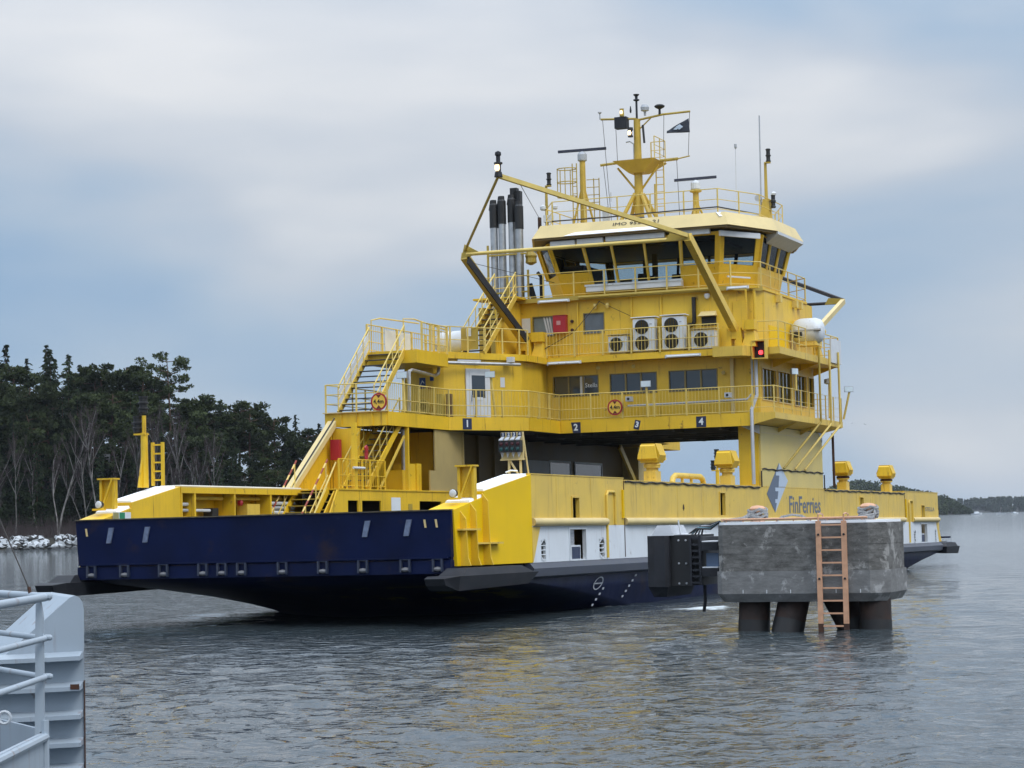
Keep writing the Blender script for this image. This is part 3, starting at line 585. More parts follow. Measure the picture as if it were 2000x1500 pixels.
# ---------------------------------------------------------------- port casing: lower wall, mezzanine, stairs
def port_casing(aft):
    f = M if aft else (lambda v: v)
    def bx(x0, x1, v0, v1, z0, z1): return MB().box(x0, x1, min(f(v0), f(v1)), max(f(v0), f(v1)), z0, z1)
    # outer side (ship's port side)
    obj('port_side', bx(-6.5, -6.42, 12.21, 30.0, 4.2, 6.66), Y, F); obj('port_side', bx(-6.5, -6.42, 8.7, 30.0, 1.62, 4.198), Y, F)
    w = MB(); holes = [(9.0, 9.85, 3.1, 3.85), (10.15, 11.75, 3.1, 3.85), (15.15, 17.2, 3.05, 3.86)]
    v0, v1, z0, z1 = 8.7, 19.3, 1.63, 4.22
    h2 = [((a - v0) / (v1 - v0), (b - v0) / (v1 - v0), (c - z0) / (z1 - z0), (d - z0) / (z1 - z0)) for a, b, c, d in holes]
    w.patch((-4.1, f(v0), z0), (-4.1, f(v1), z0), (-4.1, f(v1), z1), (-4.1, f(v0), z1), h2, .06 if not aft else -.06)
    cw = obj('casing_wall', w, Y, F)
    obj('casing_wall', MB().extr([(-4.1, f(8.698), 1.63), (-4.1, f(8.698), 4.22), (-4.1, f(8.2), 4.22), (-4.1, f(6.3), 1.63)], (-.06, 0, 0)), Y, cw)
    obj('recess_back', bx(-5.4, -5.36, 8.0, 19.0, 1.63, 4.1), INT, cw)
    obj('red_cabinet', bx(-4.9, -4.5, 15.6, 17.0, 2.6, 3.45), RED, cw)
    obj('wall_notice', bx(-4.094, -4.085, 12.6, 13.4, 2.9, 3.98), WHITE, cw); obj('wall_notice', bx(-4.094, -4.085, 14.1, 14.45, 3.3, 3.75), YG, cw)
    obj('mezzanine', bx(-6.4, -4.06, 8.3, 19.3, 4.222, 4.27), Y, F)
    # full height part with the stepped opening
    st = MB(); st.extr([(-4.1, f(19.3), 4.27), (-4.1, f(19.3), 6.64), (-4.1, f(16.7), 6.64), (-4.1, f(16.7), 5.05), (-4.1, f(16.2), 5.05), (-4.1, f(16.2), 4.27)], (-.06, 0, 0)); obj('casing_wall', st, CREAM, cw)
    obj('casing_end', bx(-6.4, -4.02, 19.302, 19.36, 1.63, 6.64), CREAM, cw)
    obj('back_wall', bx(-6.38, -6.34, 12.2, 19.3, 4.3, 6.6), Y, F)
    obj('cross_wall', bx(-6.3, -4.6, 17.6, 17.66, 4.3, 6.6), Y, F)
    obj('locker', bx(-5.2, -4.5, 15.2, 15.7, 4.27, 5.3), Y, F); obj('locker', bx(-5.2, -4.45, 15.72, 16.15, 4.27, 5.32), Y, F); obj('locker', bx(-5.2, -4.5, 14.5, 15.0, 4.27, 5.05), Y, F)
    if not aft: obj('post', bx(-4.28, -4.12, 9.72, 9.9, 4.27, 6.66), Y, F)
    if not aft: obj('post', bx(-4.24, -4.1, 14.2, 14.32, 4.27, 6.66), Y, F)
    mb = MB(); mb.tube([(-4.6, f(14.9), 4.9), (-4.6, f(14.9), 6.6)], .11, 10); obj('vertical_duct', mb, STEEL, F, smooth=True)
    # sloping end: bulwark top up to the passenger deck
    ob = MB(); ob.extr([(-6.5, f(8.7), 4.28), (-6.5, f(12.3), 6.9), (-6.5, f(12.3), 6.64), (-6.5, f(9.05), 4.28)], (.34, 0, 0)); obj('sloping_beam', ob, YC, F)
    ob = MB(); ob.extr([(-6.46, f(8.9), 4.2), (-6.46, f(12.2), 6.6), (-6.46, f(12.2), 4.2)], (.06, 0, 0)); obj('port_side', ob, Y, F)
    if aft:
        return
    obj('edge_cable', MB().tube([(-6.15, 8.55, 4.33), (-6.15, 12.15, 6.98)], .03, 6), CABLE, F)
    # red fire cabinet and the yellow partition at the foot of the inner stair
    k = obj('fire_cabinet', MB().box(-6.22, -5.85, 11.9, 12.1, 5.42, 6.18), RED, F)
    obj('cross_wall', MB().box(-6.3, -5.2, 12.3, 12.36, 4.3, 6.6), Y, F)
    # lower flight: car deck to mezzanine, red and white handrails
    sA = stair((-5.15, 5.6, 1.7), (-5.15, 8.3, 4.25), 1.25, (1, 0, 0), F, 11, rail=False, tread=YG)
    stripe = mat('red_white_stripe', (0.75, 0.72, 0.66), .5)
    nt = stripe.node_tree; b = nt.nodes['Principled BSDF']; t = nt.nodes.new('ShaderNodeTexCoord'); sp_ = nt.nodes.new('ShaderNodeSeparateXYZ'); nt.links.new(t.outputs['Object'], sp_.inputs[0])
    q = nt.nodes.new('ShaderNodeMath'); q.operation = 'MULTIPLY'; q.inputs[1].default_value = 2.6; nt.links.new(sp_.outputs['Z'], q.inputs[0]); q2 = nt.nodes.new('ShaderNodeMath'); q2.operation = 'FRACT'; nt.links.new(q.outputs[0], q2.inputs[0])
    q3 = nt.nodes.new('ShaderNodeMath'); q3.operation = 'GREATER_THAN'; q3.inputs[1].default_value = .45; nt.links.new(q2.outputs[0], q3.inputs[0])
    mxx = nt.nodes.new('ShaderNodeMix'); mxx.data_type = 'RGBA'; mxx.inputs['A'].default_value = (.72, .52, .16, 1); mxx.inputs['B'].default_value = (.26, .04, .02, 1); nt.links.new(q3.outputs[0], mxx.inputs['Factor']); nt.links.new(mxx.outputs['Result'], b.inputs['Base Color'])
    for du in (-.62, .62):
        rb = MB(); rb.tube([(-5.15 + du, 5.6, 2.75), (-5.15 + du, 8.3, 5.3)], .032, 8); obj('handrail', rb, stripe, sA)
        rb = MB()
        for t_ in (0.05, .35, .65, .95): rb.tube([(-5.15 + du, lerp(5.6, 8.3, t_), lerp(1.7, 4.25, t_)), (-5.15 + du, lerp(5.6, 8.3, t_), lerp(2.75, 5.3, t_))], .025, 6)
        rb.tube([(-5.15 + du, 5.6, 2.2), (-5.15 + du, 8.3, 4.75)], .022, 6); obj('handrail', rb, YH, sA)
    sC = stair((-4.55, 5.9, 1.7), (-4.55, 8.5, 4.2), .5, (1, 0, 0), F, 9, rail=False, tread=YG)
    obj('handrail', MB().tube([(-4.3, 6.4, 3.0), (-4.3, 8.5, 5.2)], .03, 6), YH, sC)
    railing([(-4.14, 8.4, 4.27), (-4.14, 12.2, 4.27)], F, h=1.05, sp=.62, rails=(1.0, .45, .1), bars=.16, pr=.035, m=Y)
    lt = obj('tube_light', MB().tube([(-4.05, 9.4, 5.02), (-4.05, 10.3, 5.02)], .045, 8), LGREY, F)
    # inner flight: mezzanine to passenger deck
    stair((-4.75, 10.9, 4.27), (-4.75, 13.9, 6.75), .95, (1, 0, 0), F, 11, rail=True, tread=CEIL, m=Y, railm=YG)
    obj('stair_strut', MB().beam((-4.16, 11.8, 4.3), (-4.16, 14.0, 6.3), .05, .10), YP, F)
    mb = MB(); mb.lathe((-4.3, 11.0, 5.75), [(.0, -.05), (.13, -.03), (.13, .03), (.0, .05)], 5, (1, 0, 0)); mb.beam((-4.3, 11.0, 5.3), (-4.3, 11.0, 5.7), .1, .1); obj('fire_hydrant', mb, RED, F)
port_casing(0); port_casing(1)
# casing along the car lane amidships
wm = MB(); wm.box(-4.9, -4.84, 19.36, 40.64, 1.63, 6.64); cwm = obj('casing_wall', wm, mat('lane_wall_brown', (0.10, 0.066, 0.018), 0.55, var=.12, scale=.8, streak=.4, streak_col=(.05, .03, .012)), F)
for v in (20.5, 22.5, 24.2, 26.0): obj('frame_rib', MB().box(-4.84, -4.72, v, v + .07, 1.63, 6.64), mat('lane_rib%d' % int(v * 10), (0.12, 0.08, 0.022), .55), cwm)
obj('lane_panel', MB().box(-4.83, -4.76, 27.6, 30.6, 1.7, 5.75), GREY, cwm)
for a, b in ((30.7, 33.4), (33.9, 37.6)):
    fr = MB(); fr.box(-4.83, -4.78, a, b, 4.1, 4.2); fr.box(-4.83, -4.78, a, b, 5.7, 5.8); fr.box(-4.83, -4.78, a, a + .1, 4.2, 5.7); fr.box(-4.83, -4.78, b - .1, b, 4.2, 5.7); w_ = obj('window', fr, GREY, cwm); obj('pane', MB().box(-4.83, -4.80, a + .1, b - .1, 4.2, 5.7), GLASS, w_)
obj('lane_stair_beam', MB().beam((-4.2, 38.5, 6.6), (-4.2, 42.5, 3.4), .12, .28), YP, cwm)

# ---------------------------------------------------------------- far (port) bulwark with stowage bays, both ends
def port_bulwark(aft):
    f = M if aft else (lambda v: v)
    def bx(x0, x1, v0, v1, z0, z1): return MB().box(x0, x1, min(f(v0), f(v1)), max(f(v0), f(v1)), z0, z1)
    b = obj('port_bulwark', bx(-6.5, -6.4, 0, 8.7, 1.62, 4.26), Y, F)
    obj('top_flange', bx(-6.52, -5.62, 0.0, 8.9, 4.262, 4.30), YC, b); obj('top_flange', bx(-5.68, -5.62, 0.0, 8.6, 4.07, 4.26), Y, b)
    if aft: return
    for v in (.05, .9, 3.55, 6.1): obj('bay_post', bx(-6.4, -5.63, v - .05, v + .05, 1.63, 4.258), Y, b)
    obj('shelf', bx(-6.38, -5.9, .1, 8.6, 3.30, 3.33), Y, b)
    for a, c in ((1.0, 3.4), (3.7, 6.0), (6.2, 7.6)): obj('stowed_pipe', MB().tube([(-6.05, a, 3.93), (-6.05, c, 3.93)], .06, 8), YP, b)
    obj('stowed_pipe', MB().tube([(-5.9, .12, 3.72), (-5.9, .85, 3.72)], .06, 8), LGREY, b); obj('stowed_pipe', MB().tube([(-5.9, .12, 3.52), (-5.9, .85, 3.52)], .055, 8), GREY, b)
    obj('stowed_pipe', MB().tube([(-5.9, 1.0, 3.52), (-5.9, 2.3, 3.52)], .05, 8), LGREY, b)
    for k, z in enumerate((3.78, 3.62, 3.46)): obj('stowed_pipe', MB().tube([(-5.85, 6.35, z), (-5.85, 8.2, z)], .065, 8), (LGREY, GREY, LGREY)[k], b)
    obj('stowed_locker', bx(-6.2, -5.8, 4.7, 5.6, 3.33, 3.75), YP, b); obj('stowed_locker', bx(-6.2, -5.85, 2.4, 2.8, 3.33, 3.6), BLACK, b)
    obj('hydrant_valve', MB().lathe((-5.85, 4.3, 3.78), [(.02, -.1), (.1, -.06), (.1, .06), (.02, .1)], 8, (1, 0, 0)), RED, b)
    obj('snow', MB().box(-6.45, -5.7, .1, 8.5, 4.302, 4.335), SNOW, b)
    sg = obj('notice_board', MB().box(-5.33, -5.32, -4.55, -3.55, 3.22, 3.44), WHITE, F)
    obj('green_panel', MB().box(-5.318, -5.312, -4.2, -3.9, 3.23, 3.43), mat('emergency_green', (.02, .22, .11), .5), sg)
    obj('green_panel', MB().box(-5.318, -5.312, -4.55, -4.25, 3.23, 3.43), mat('notice_olive', (.30, .28, .12), .5), sg)
port_bulwark(0); port_bulwark(1)

# ---------------------------------------------------------------- signal masts on the port bulwark
def bow_mast(v):
    mb = MB(); mb.tube([(-6.3, v, 4.25), (-6.3, v, 6.0)], .13, 10, .11); mb.tube([(-6.3, v, 6.0), (-6.3, v, 6.55)], .07, 8); mb.extr([(-6.36, v - .35, 4.25), (-6.36, v - .1, 5.2), (-6.36, v - .1, 4.25)], (.06, 0, 0)); mb.box(-6.62, -6.2, v - .12, v + .12, 5.93, 5.98)
    o = obj('signal_mast', mb, Y, F)
    for (dx, z) in ((-.02, 6.62), (-.24, 5.99)):
        L_ = obj('lantern', MB().lathe((-6.3 + dx, v, z), [(.10, 0), (.14, .03), (.14, .12), (.17, .13), (.17, .17), (.13, .19), (.13, .30), (.17, .31), (.17, .35), (.13, .37), (.13, .47), (.15, .5), (.15, .55)], 10), BLACK, o)
    for k, uu in enumerate((-6.02, -5.66)): obj('ladder_rail', MB().beam((uu, v + .05, 4.3), (uu, v + .05, 5.68), .07, .12), Y, o)
    rm = MB().beam((-6.02, v + .05, 0), (-5.66, v + .05, 0), .05, .05).mesh('rung', Y)
    for k in range(5): obj('rung', rm, parent=o, loc=(0, 0, 4.48 + k * .28))
bow_mast(-1.1); bow_mast(61.1)

# ---------------------------------------------------------------- lane signal board at the bow
mb = MB(); mb.box(5.38, 6.12, .42, .47, 4.78, 5.60); mb.box(5.36, 6.14, .36, .47, 4.74, 4.78)
sb = obj('lane_signal_board', mb, YC, F, 'pale board of four lane lights numbered 1 to 4')
mb = MB(); mb.beam((5.62, .45, 4.2), (5.62, .45, 4.75), .06, .06); mb.beam((6.0, .45, 4.2), (6.0, .45, 4.75), .06, .06); mb.beam((5.66, .45, 4.72), (5.95, .45, 4.25), .05, .05); mb.beam((6.2, .6, 4.25), (6.1, .46, 5.5), .04, .04); obj('stand', mb, YC, sb)
lensr = mat('dark_red_lens', (.05, .01, .015), .25); lensg = mat('dark_green_lens', (.01, .05, .05), .25)
for i in range(4):
    u = 5.46 + i * .182
    lb = obj('lane_light', MB().box(u - .085, u + .085, .22, .418, 4.98, 5.34), BLACK, sb)
    obj('visor', MB().extr([(u - .07, .2, 5.34), (u + .07, .2, 5.34), (u + .04, .41, 5.44), (u - .04, .41, 5.44)], (0, 0, .03)), GREY, sb); obj('visor', MB().extr([(u - .06, .3, 4.98), (u + .06, .3, 4.98), (u, .3, 4.82)], (0, .05, 0)), GREY, sb)
    obj('lens', MB().lathe((u, .218, 5.24), [(.06, 0), (.05, -.02), (.01, -.03)], 10, (0, 1, 0)), lensr, sb); obj('lens', MB().lathe((u, .218, 5.08), [(.06, 0), (.05, -.02), (.01, -.03)], 10, (0, 1, 0)), lensg, sb)
    obj('number_plate', MB().box(u - .065, u + .065, .405, .418, 5.47, 5.59), NAVYS, sb); lettering(str(i + 1), (u, .402, 5.53), (1, 0, 0), (0, 0, 1), .14, WHITE, sb, bold=.004)
obj('snow', MB().tube([(5.6, .2, 4.36), (5.75, .25, 4.42), (5.95, .3, 4.40)], .035, 6), SNOW, sb)

# load-line disc and draught marks on the near side of the hull
hu = lambda z: 6.36 + .2 * (z - 1.0) + .04
MARK = mat('pale_mark_paint', (.42, .45, .50), .6, var=.2, scale=8)
def hullpoly(pts): return MB().loft([(hu(z), v, z) for v, z in pts], [(hu(z) + .008, v, z) for v, z in pts])
lm = None; n = 20
for k in range(n):
    a0, a1 = 2 * math.pi * k / n, 2 * math.pi * (k + 1) / n; c = lambda a, r: (6.05 + r * 1.9 * math.cos(a) + .8 * r * math.sin(a), .84 + r * math.sin(a))
    if lm is None: lm = MB()
    q = hullpoly([c(a0, .18), c(a1, .18), c(a1, .212), c(a0, .212)]); lm.add(q.v, q.f)
ll = obj('load_line_mark', lm, MARK, F); obj('mark_bar', hullpoly([(5.62, .82), (6.48, .82), (6.48, .855), (5.62, .855)]), MARK, ll)
for v0, z0, n_ in ((6.5, .62, 4), (9.6, .98, 5)):
    for k in range(n_): v = v0 - k * .26; z = z0 - k * .17; obj('draught_mark', hullpoly([(v, z), (v + .16, z), (v + .2, z + .07), (v + .04, z + .07)]), MARK, ll)
# ================================================================== passenger deck (deck 3), z 6.66 - 7.18
front = [(-6.7, 12.5), (-4.15, 12.5), (-4.05, 17.9), (-1.9, 21.0), (-1.9, 24.5), (6.5, 24.5)]
d3 = front + [(6.5, 35.5), (-1.9, 35.5), (-1.9, 39.0), (-4.05, 42.1), (-4.15, 47.5), (-6.7, 47.5)]
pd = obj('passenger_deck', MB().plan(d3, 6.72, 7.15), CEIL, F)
def fascia(pts, z0, z1, m, th=.05, parent=pd, name='fascia'):
    for a, b in zip(pts[:-1], pts[1:]):
        d = Vector((b[0] - a[0], b[1] - a[1], 0)).normalized(); n = Vector((d.y, -d.x, 0)) * th
        mb = MB(); mb.hexa([(a[0], a[1], z0), (b[0], b[1], z0), (b[0] + n.x, b[1] + n.y, z0), (a[0] + n.x, a[1] + n.y, z0)], [(a[0], a[1], z1), (b[0], b[1], z1), (b[0] + n.x, b[1] + n.y, z1), (a[0] + n.x, a[1] + n.y, z1)])
        obj(name, mb, m, parent)
fascia(front, 6.66, 7.18, Y); fascia([(-1.9, 35.5), (-1.9, 39.0), (-4.05, 42.1), (-4.15, 47.5), (-6.7, 47.5)][::1], 6.66, 7.18, Y)
fascia([(6.5, 35.5), (-1.9, 35.5)], 6.66, 7.18, Y)
obj('top_flange', MB().box(-6.75, -4.1, 12.36, 12.6, 7.18, 7.215), YC, pd)
for u in (-6.0, -5.35, -4.72): obj('fascia_rib', MB().box(u - .02, u + .02, 12.40, 12.45, 6.68, 7.17), Y, pd)
# wings over the pylon, with the sloping underside
wg = MB(); wg.hexa([(6.502, 24.46, 6.72), (7.38, 24.46, 6.93), (7.38, 35.6, 6.93), (6.502, 35.6, 6.72)], [(6.502, 24.46, 7.18), (7.38, 24.46, 7.18), (7.38, 35.6, 7.18), (6.502, 35.6, 7.18)]); obj('deck_wing', wg, YP, pd)
for v in (28, 31.5): obj('wing_bracket', MB().extr([(6.51, v, 6.70), (7.34, v, 6.91), (6.51, v, 6.5)], (0, .05, 0)), YP, pd)
# deckhead beams
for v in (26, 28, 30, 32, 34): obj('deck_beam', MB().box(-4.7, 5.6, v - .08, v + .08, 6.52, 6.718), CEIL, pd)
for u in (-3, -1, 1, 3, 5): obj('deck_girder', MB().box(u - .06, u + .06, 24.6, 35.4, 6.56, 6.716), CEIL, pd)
# lane numbers
def lane_no(n, pos, right, tilt=0.0, w=.42, h=.44, skew=0):
    r = Vector(right).normalized(); up = Vector((0, 0, 1)); p = Vector(pos); c, s = math.cos(tilt), math.sin(tilt); r2 = r * c + up * s; u2 = up * c - r * s; nn = r.cross(up) * .008
    pl = MB().extr([p - r2 * w / 2 * (1 - skew) - u2 * h / 2, p + r2 * w / 2 - u2 * h / 2, p + r2 * w / 2 + u2 * h / 2, p - r2 * w / 2 + u2 * h / 2], nn)
    o = obj('lane_number_sign', pl, NAVYS, pd); lettering(n, p + nn * 1.6, r2, u2, h * .86, WHITE, o, name='numeral', bold=.012)
dg = Vector((2.15, 3.1, 0)).normalized(); nd = Vector((dg.y, -dg.x, 0))
p1 = Vector((-4.05, 17.9, 6.91)) + dg * .85 + nd * .052
lane_no('1', p1, dg); lane_no('2', (-1.15, 24.446, 6.88), (1, 0, 0), skew=.4); lane_no('3', (1.53, 24.446, 6.89), (1, 0, 0), tilt=-.25, w=.24, h=.38); lane_no('4', (4.28, 24.446, 6.90), (1, 0, 0))
# railings of the passenger deck
RAILF = [(-4.1, 12.45, 7.18), (-4.0, 17.9, 7.18), (-1.86, 21.0, 7.18), (-1.86, 24.46, 7.18)]
railing(RAILF, F, h=1.08, bars=.16, sp=1.3, foot=True, rails=(1.0, .42, .06))
railing([(-1.86, 24.46, 7.18), (6.45, 24.46, 7.18)], F, h=1.08, bars=.14, sp=1.4, foot=False, rails=(1.0, .42, .06))
railing([(6.45, 24.5, 7.18), (7.34, 24.5, 7.18), (7.34, 35.55, 7.18), (5.5, 35.55, 7.18)], F, h=1.06, sp=1.35, rails=(1.0, .55, .2))
railing([(-6.65, 17.0, 7.18), (-6.65, 12.45, 7.18), (-4.1, 12.45, 7.18)], F, h=1.08, sp=1.2, rails=(1.0, .66, .33))
railing([(-1.9, 35.5, 7.18), (-1.9, 39.0, 7.18), (-4.05, 42.1, 7.18), (-4.15, 47.5, 7.18)], F, h=1.08, sp=1.4)
# height limit signs
def height_sign(u, v, z, parent=F):
    o = obj('height_limit_sign', MB().lathe((u, v, z), [(.33, 0), (.33, -.02)], 28, (0, 1, 0)), RED, parent, 'round red edged height limit sign')
    obj('sign_face', MB().lathe((u, v - .021, z), [(.265, 0), (.265, -.008)], 28, (0, 1, 0)), mat('sign_yellow%d' % int(v), (.74, .47, .06), .45), o)
    for s in (1, -1): obj('arrow_mark', MB().extr([(u - .10, v - .03, z + s * .255), (u + .10, v - .03, z + s * .255), (u, v - .03, z + s * .13)], (0, -.006, 0)), mat('arrow_red%d%d' % (s + 1, int(v)), (.12, .01, .012), .5), o)
    lettering('4,4m', (u, v - .036, z), (1, 0, 0), (0, 0, 1), .23, BLACK, o, bold=.004, wid=.42)
height_sign(-4.40, 12.36, 7.54); height_sign(.62, 24.38, 7.64)

# ---------------------------------------------------------------- deck 3 house
YW = mat('house_yellow', (0.73, 0.472, 0.034), 0.42, var=0.06, scale=0.8, streak=0.36, streak_col=(0.40, 0.22, 0.03), grime=.22, grime_col=(.44, .28, .05), rust=.6, bump=.09)
def wall_run(name, pts, z0, z1, holes=None, m=YW, th=.08, parent=F):
    """plan polyline wall; holes = {segment: [(s0,s1,z0,z1) in metres]}"""
    first = None
    for i, (a, b) in enumerate(zip(pts[:-1], pts[1:])):
        L_ = math.hypot(b[0] - a[0], b[1] - a[1]); H_ = z1 - z0
        hs = [(c / L_, d / L_, (e - z0) / H_, g / H_ - z0 / H_) for c, d, e, g in (holes or {}).get(i, [])]
        mb = MB().patch((a[0], a[1], z0), (b[0], b[1], z0), (b[0], b[1], z1), (a[0], a[1], z1), hs, th)
        first = obj(name, mb, m, parent)
    return first
h3 = [(-6.4, 19.0), (-5.15, 19.0), (-4.75, 19.15), (-4.45, 19.5), (-2.95, 22.0), (-2.78, 22.6), (-2.75, 25.5), (5.35, 25.5), (5.9, 25.62), (6.38, 25.9), (6.38, 34.6), (5.35, 34.5), (-2.75, 34.5)]
W3 = [(-2.47, -.51), (.05, 2.06), (2.64, 4.67)]
hol = {6: [(a + 2.75, b + 2.75, 8.27, 9.08) for a, b in W3], 9: [(.30, 2.4, 7.82, 9.09), (2.75, 4.95, 7.82, 9.1), (5.3, 7.3, 7.80, 9.1), (7.75, 8.55, 7.82, 9.1)]}
wall_run('house_wall', h3, 7.16, 9.62, hol)
obj('house_wall', MB().box(-6.4, -6.32, 19.0, 41.0, 7.16, 9.62), YW, F)
obj('house_wall', MB().patch((-2.75, 34.5, 7.16), (-2.95, 38.0, 7.16), (-2.95, 38.0, 9.62), (-2.75, 34.5, 9.62), (), .08), YW, F); obj('house_wall', MB().box(-6.4, -2.95, 38.0, 38.08, 7.16, 9.62), YW, F)
obj('house_interior', MB().plan([(-2.5, 25.8), (5.3, 25.8), (6.1, 26.2), (6.1, 34.2), (-2.5, 34.2)], 7.2, 9.4), INT, F)
def window_front(a, b, z0, z1, v, n=1, parent=F, m=GLASS, curtain=None):
    fr = MB(); t = .035
    fr.box(a - t, a, v - .02, v + .05, z0 - t, z1 + t); fr.box(b, b + t, v - .02, v + .05, z0 - t, z1 + t); fr.box(a, b, v - .02, v + .05, z1, z1 + t); fr.box(a, b, v - .02, v + .05, z0 - t, z0)
    for i in range(1, n): c = lerp(a, b, i / n); fr.box(c - .035, c + .035, v - .015, v + .06, z0, z1)
    o = obj('window', fr, mat_bronze, parent)
    for i in range(n):
        c0, c1 = lerp(a, b, i / n) + .01, lerp(a, b, (i + 1) / n) - .01
        obj('pane', MB().box(c0, c1, v + .045, v + .056, z0, z1), m, o)
    return o
mat_bronze = mat('olive_frame', (.22, .17, .06), .5)
wins = [window_front(a, b, 8.27, 9.08, 25.5, 3) for a, b in W3]
obj('curtain', MB().box(-1.32, -1.12, 25.535, 25.543, 8.28, 9.07), LGREY, wins[0])
lettering('Stella', (-.82, 25.535, 8.68), (1, 0, 0), (0, 0, 1), .26, WHITE, wins[0], name='lettering', wid=.55)
for (a, b, c, d) in hol[9]:
    v0, v1 = 25.9 + a, 25.9 + b; fr = MB(); t = .04
    fr.box(6.36, 6.42, v0 - t, v0, c - t, d + t); fr.box(6.36, 6.42, v1, v1 + t, c - t, d + t); fr.box(6.36, 6.42, v0, v1, d, d + t); fr.box(6.36, 6.42, v0, v1, c - t, c)
    o = obj('window', fr, YC, F); obj('pane', MB().box(6.30, 6.31, v0, v1, c, d), GLASS, o)
    n = 4
    for i in range(n): k = lerp(v0, v1, (i + .2) / n); obj('blind_strip', MB().box(6.312, 6.32, k, k + (v1 - v0) / n * .55, c, d), BRONZE, o)
# grey door with window, on the slanting wall
A3, B3 = Vector((-4.45, 19.5, 0)), Vector((-2.95, 22.0, 0)); dd = (B3 - A3).normalized(); dn = Vector((dd.y, -dd.x, 0))
def on_wall(s0, s1, z0, z1, d0, d1):
    p = [A3 + dd * s0 + dn * d0, A3 + dd * s1 + dn * d0, A3 + dd * s1 + dn * d1, A3 + dd * s0 + dn * d1]
    return MB().hexa([(q.x, q.y, z0) for q in p], [(q.x, q.y, z1) for q in p])
dr = obj('door', on_wall(.55, 1.75, 7.2, 9.22, .002, .05), LGREY, F, 'light grey steel door with a square window')
obj('door_leaf', on_wall(.72, 1.58, 7.28, 9.08, .051, .065), LGREY, dr); obj('door_window', on_wall(.82, 1.48, 8.05, 8.95, .066, .074), GLASS, dr); obj('door_notice', on_wall(1.05, 1.35, 7.95, 8.07, .075, .08), WHITE, dr)
obj('door_handle', on_wall(.78, .82, 7.9, 8.15, .066, .10), STEEL, dr)
obj('wall_notice', on_wall(2.3, 2.52, 8.5, 8.9, .002, .01), LGREY, F)
# blue notices and life-saving rack on the forward bulkhead
o = obj('blue_notice', MB().box(-5.75, -5.48, 18.985, 18.997, 8.42, 8.86), BLUE, F); obj('wave_mark', MB().extr([(-5.70, 18.983, 8.55), (-5.62, 18.983, 8.70), (-5.53, 18.983, 8.62), (-5.53, 18.983, 8.66), (-5.62, 18.983, 8.76), (-5.70, 18.983, 8.60)], (0, -.004, 0)), LGREY, o)
obj('blue_notice', MB().box(-5.28, -5.12, 18.985, 18.997, 8.72, 8.92), BLUE, F)
obj('alarm_bell', MB().lathe((-5.3, 18.99, 8.45), [(.06, 0), (.06, -.05), (.02, -.08)], 10, (0, 1, 0)), RED, F)
mb = MB(); mb.lathe((-5.55, 18.9, 7.66), [(.30, 0), (.33, -.04), (.30, -.08), (.16, -.08), (.13, -.04), (.16, 0)], 16, (0, 1, 0)); obj('hose_reel', mb, YG, F)
obj('locker', MB().box(-4.85, -4.62, 18.6, 18.9, 7.2, 8.15), YG, F); obj('locker', MB().box(-4.5, -4.3, 18.75, 19.0, 7.2, 8.15), mat('locker_brown', (.16, .09, .03), .6), F)
# pipe that crosses under the upper deck and drops to the railing
mb = MB(); mb.tube([(-2.6, 22.0, 9.42), (-4.5, 18.75, 9.40), (-4.65, 18.5, 9.3), (-4.65, 18.4, 8.95), (-4.72, 18.2, 8.85), (-4.2, 14.9, 8.86), (-4.18, 14.6, 8.78), (-4.18, 14.55, 7.25)], .07, 8); obj('exhaust_duct', mb, STEEL, F, smooth=True)
# flood lights
def floodlight(p, yaw=0.0, m=None, stem=None):
    mb = MB(); c, s = math.cos(yaw), math.sin(yaw)
    def T(x, y, z): return (p[0] + c * x - s * y, p[1] + s * x + c * y, p[2] + z)
    mb.loft([T(-.22, 0, -.12), T(.22, 0, -.12), T(.22, 0, .14), T(-.22, 0, .14)], [T(-.14, .16, -.08), T(.14, .16, -.08), T(.14, .16, .10), T(-.14, .16, .10)])
    o = obj('floodlight', mb, GREY, F); g = MB(); g.loft([T(-.20, -.012, -.10), T(.20, -.012, -.10), T(.20, -.012, .12), T(-.20, -.012, .12)], [T(-.20, -.003, -.10), T(.20, -.003, -.10), T(.20, -.003, .12), T(-.20, -.003, .12)])
    obj('lens', g, mat('flood_lens_%d' % int(abs(p[0] * 100 + p[1])), (.62, .72, .78), .12), o)
    if stem: obj('lamp_stem', MB().tube([(p[0], p[1] + .1, p[2] - .1), stem], .05, 8), YH, o)
floodlight((-4.3, 14.2, 8.62), stem=(-4.15, 14.1, 7.2)); floodlight((-3.0, 19.75, 8.9), stem=(-2.85, 19.9, 7.2)); floodlight((2.0, 24.3, 8.53), stem=(2.0, 24.46, 7.2))
floodlight((7.3, 28.0, 9.0), 1.2, stem=(7.3, 28.1, 8.2)); floodlight((7.75, 35.4, 8.62), .6, stem=(7.45, 35.5, 7.3)); floodlight((7.1, 34.4, 8.95), 2.2, stem=(7.3, 33.6, 7.3))
def camera_unit(p):
    o = obj('wall_camera', MB().box(p[0] - .12, p[0] + .12, p[1] - .3, p[1], p[2] - .1, p[2] + .1), GREY, F); obj('lens', MB().lathe((p[0], p[1] - .301, p[2]), [(.06, 0), (.04, -.03)], 10, (0, 1, 0)), BLACK, o)
camera_unit((5.5, 24.44, 7.92)); camera_unit((1.28, 24.44, 7.95))
for u, v, z in ((-.35, 25.2, 9.35), (1.2, 25.2, 9.33), (5.0, 25.44, 8.9)): obj('wall_speaker', MB().lathe((u, v, z), [(.03, .06), (.05, 0), (.09, -.08)], 8, (0, 1, -.3)), YG, F)
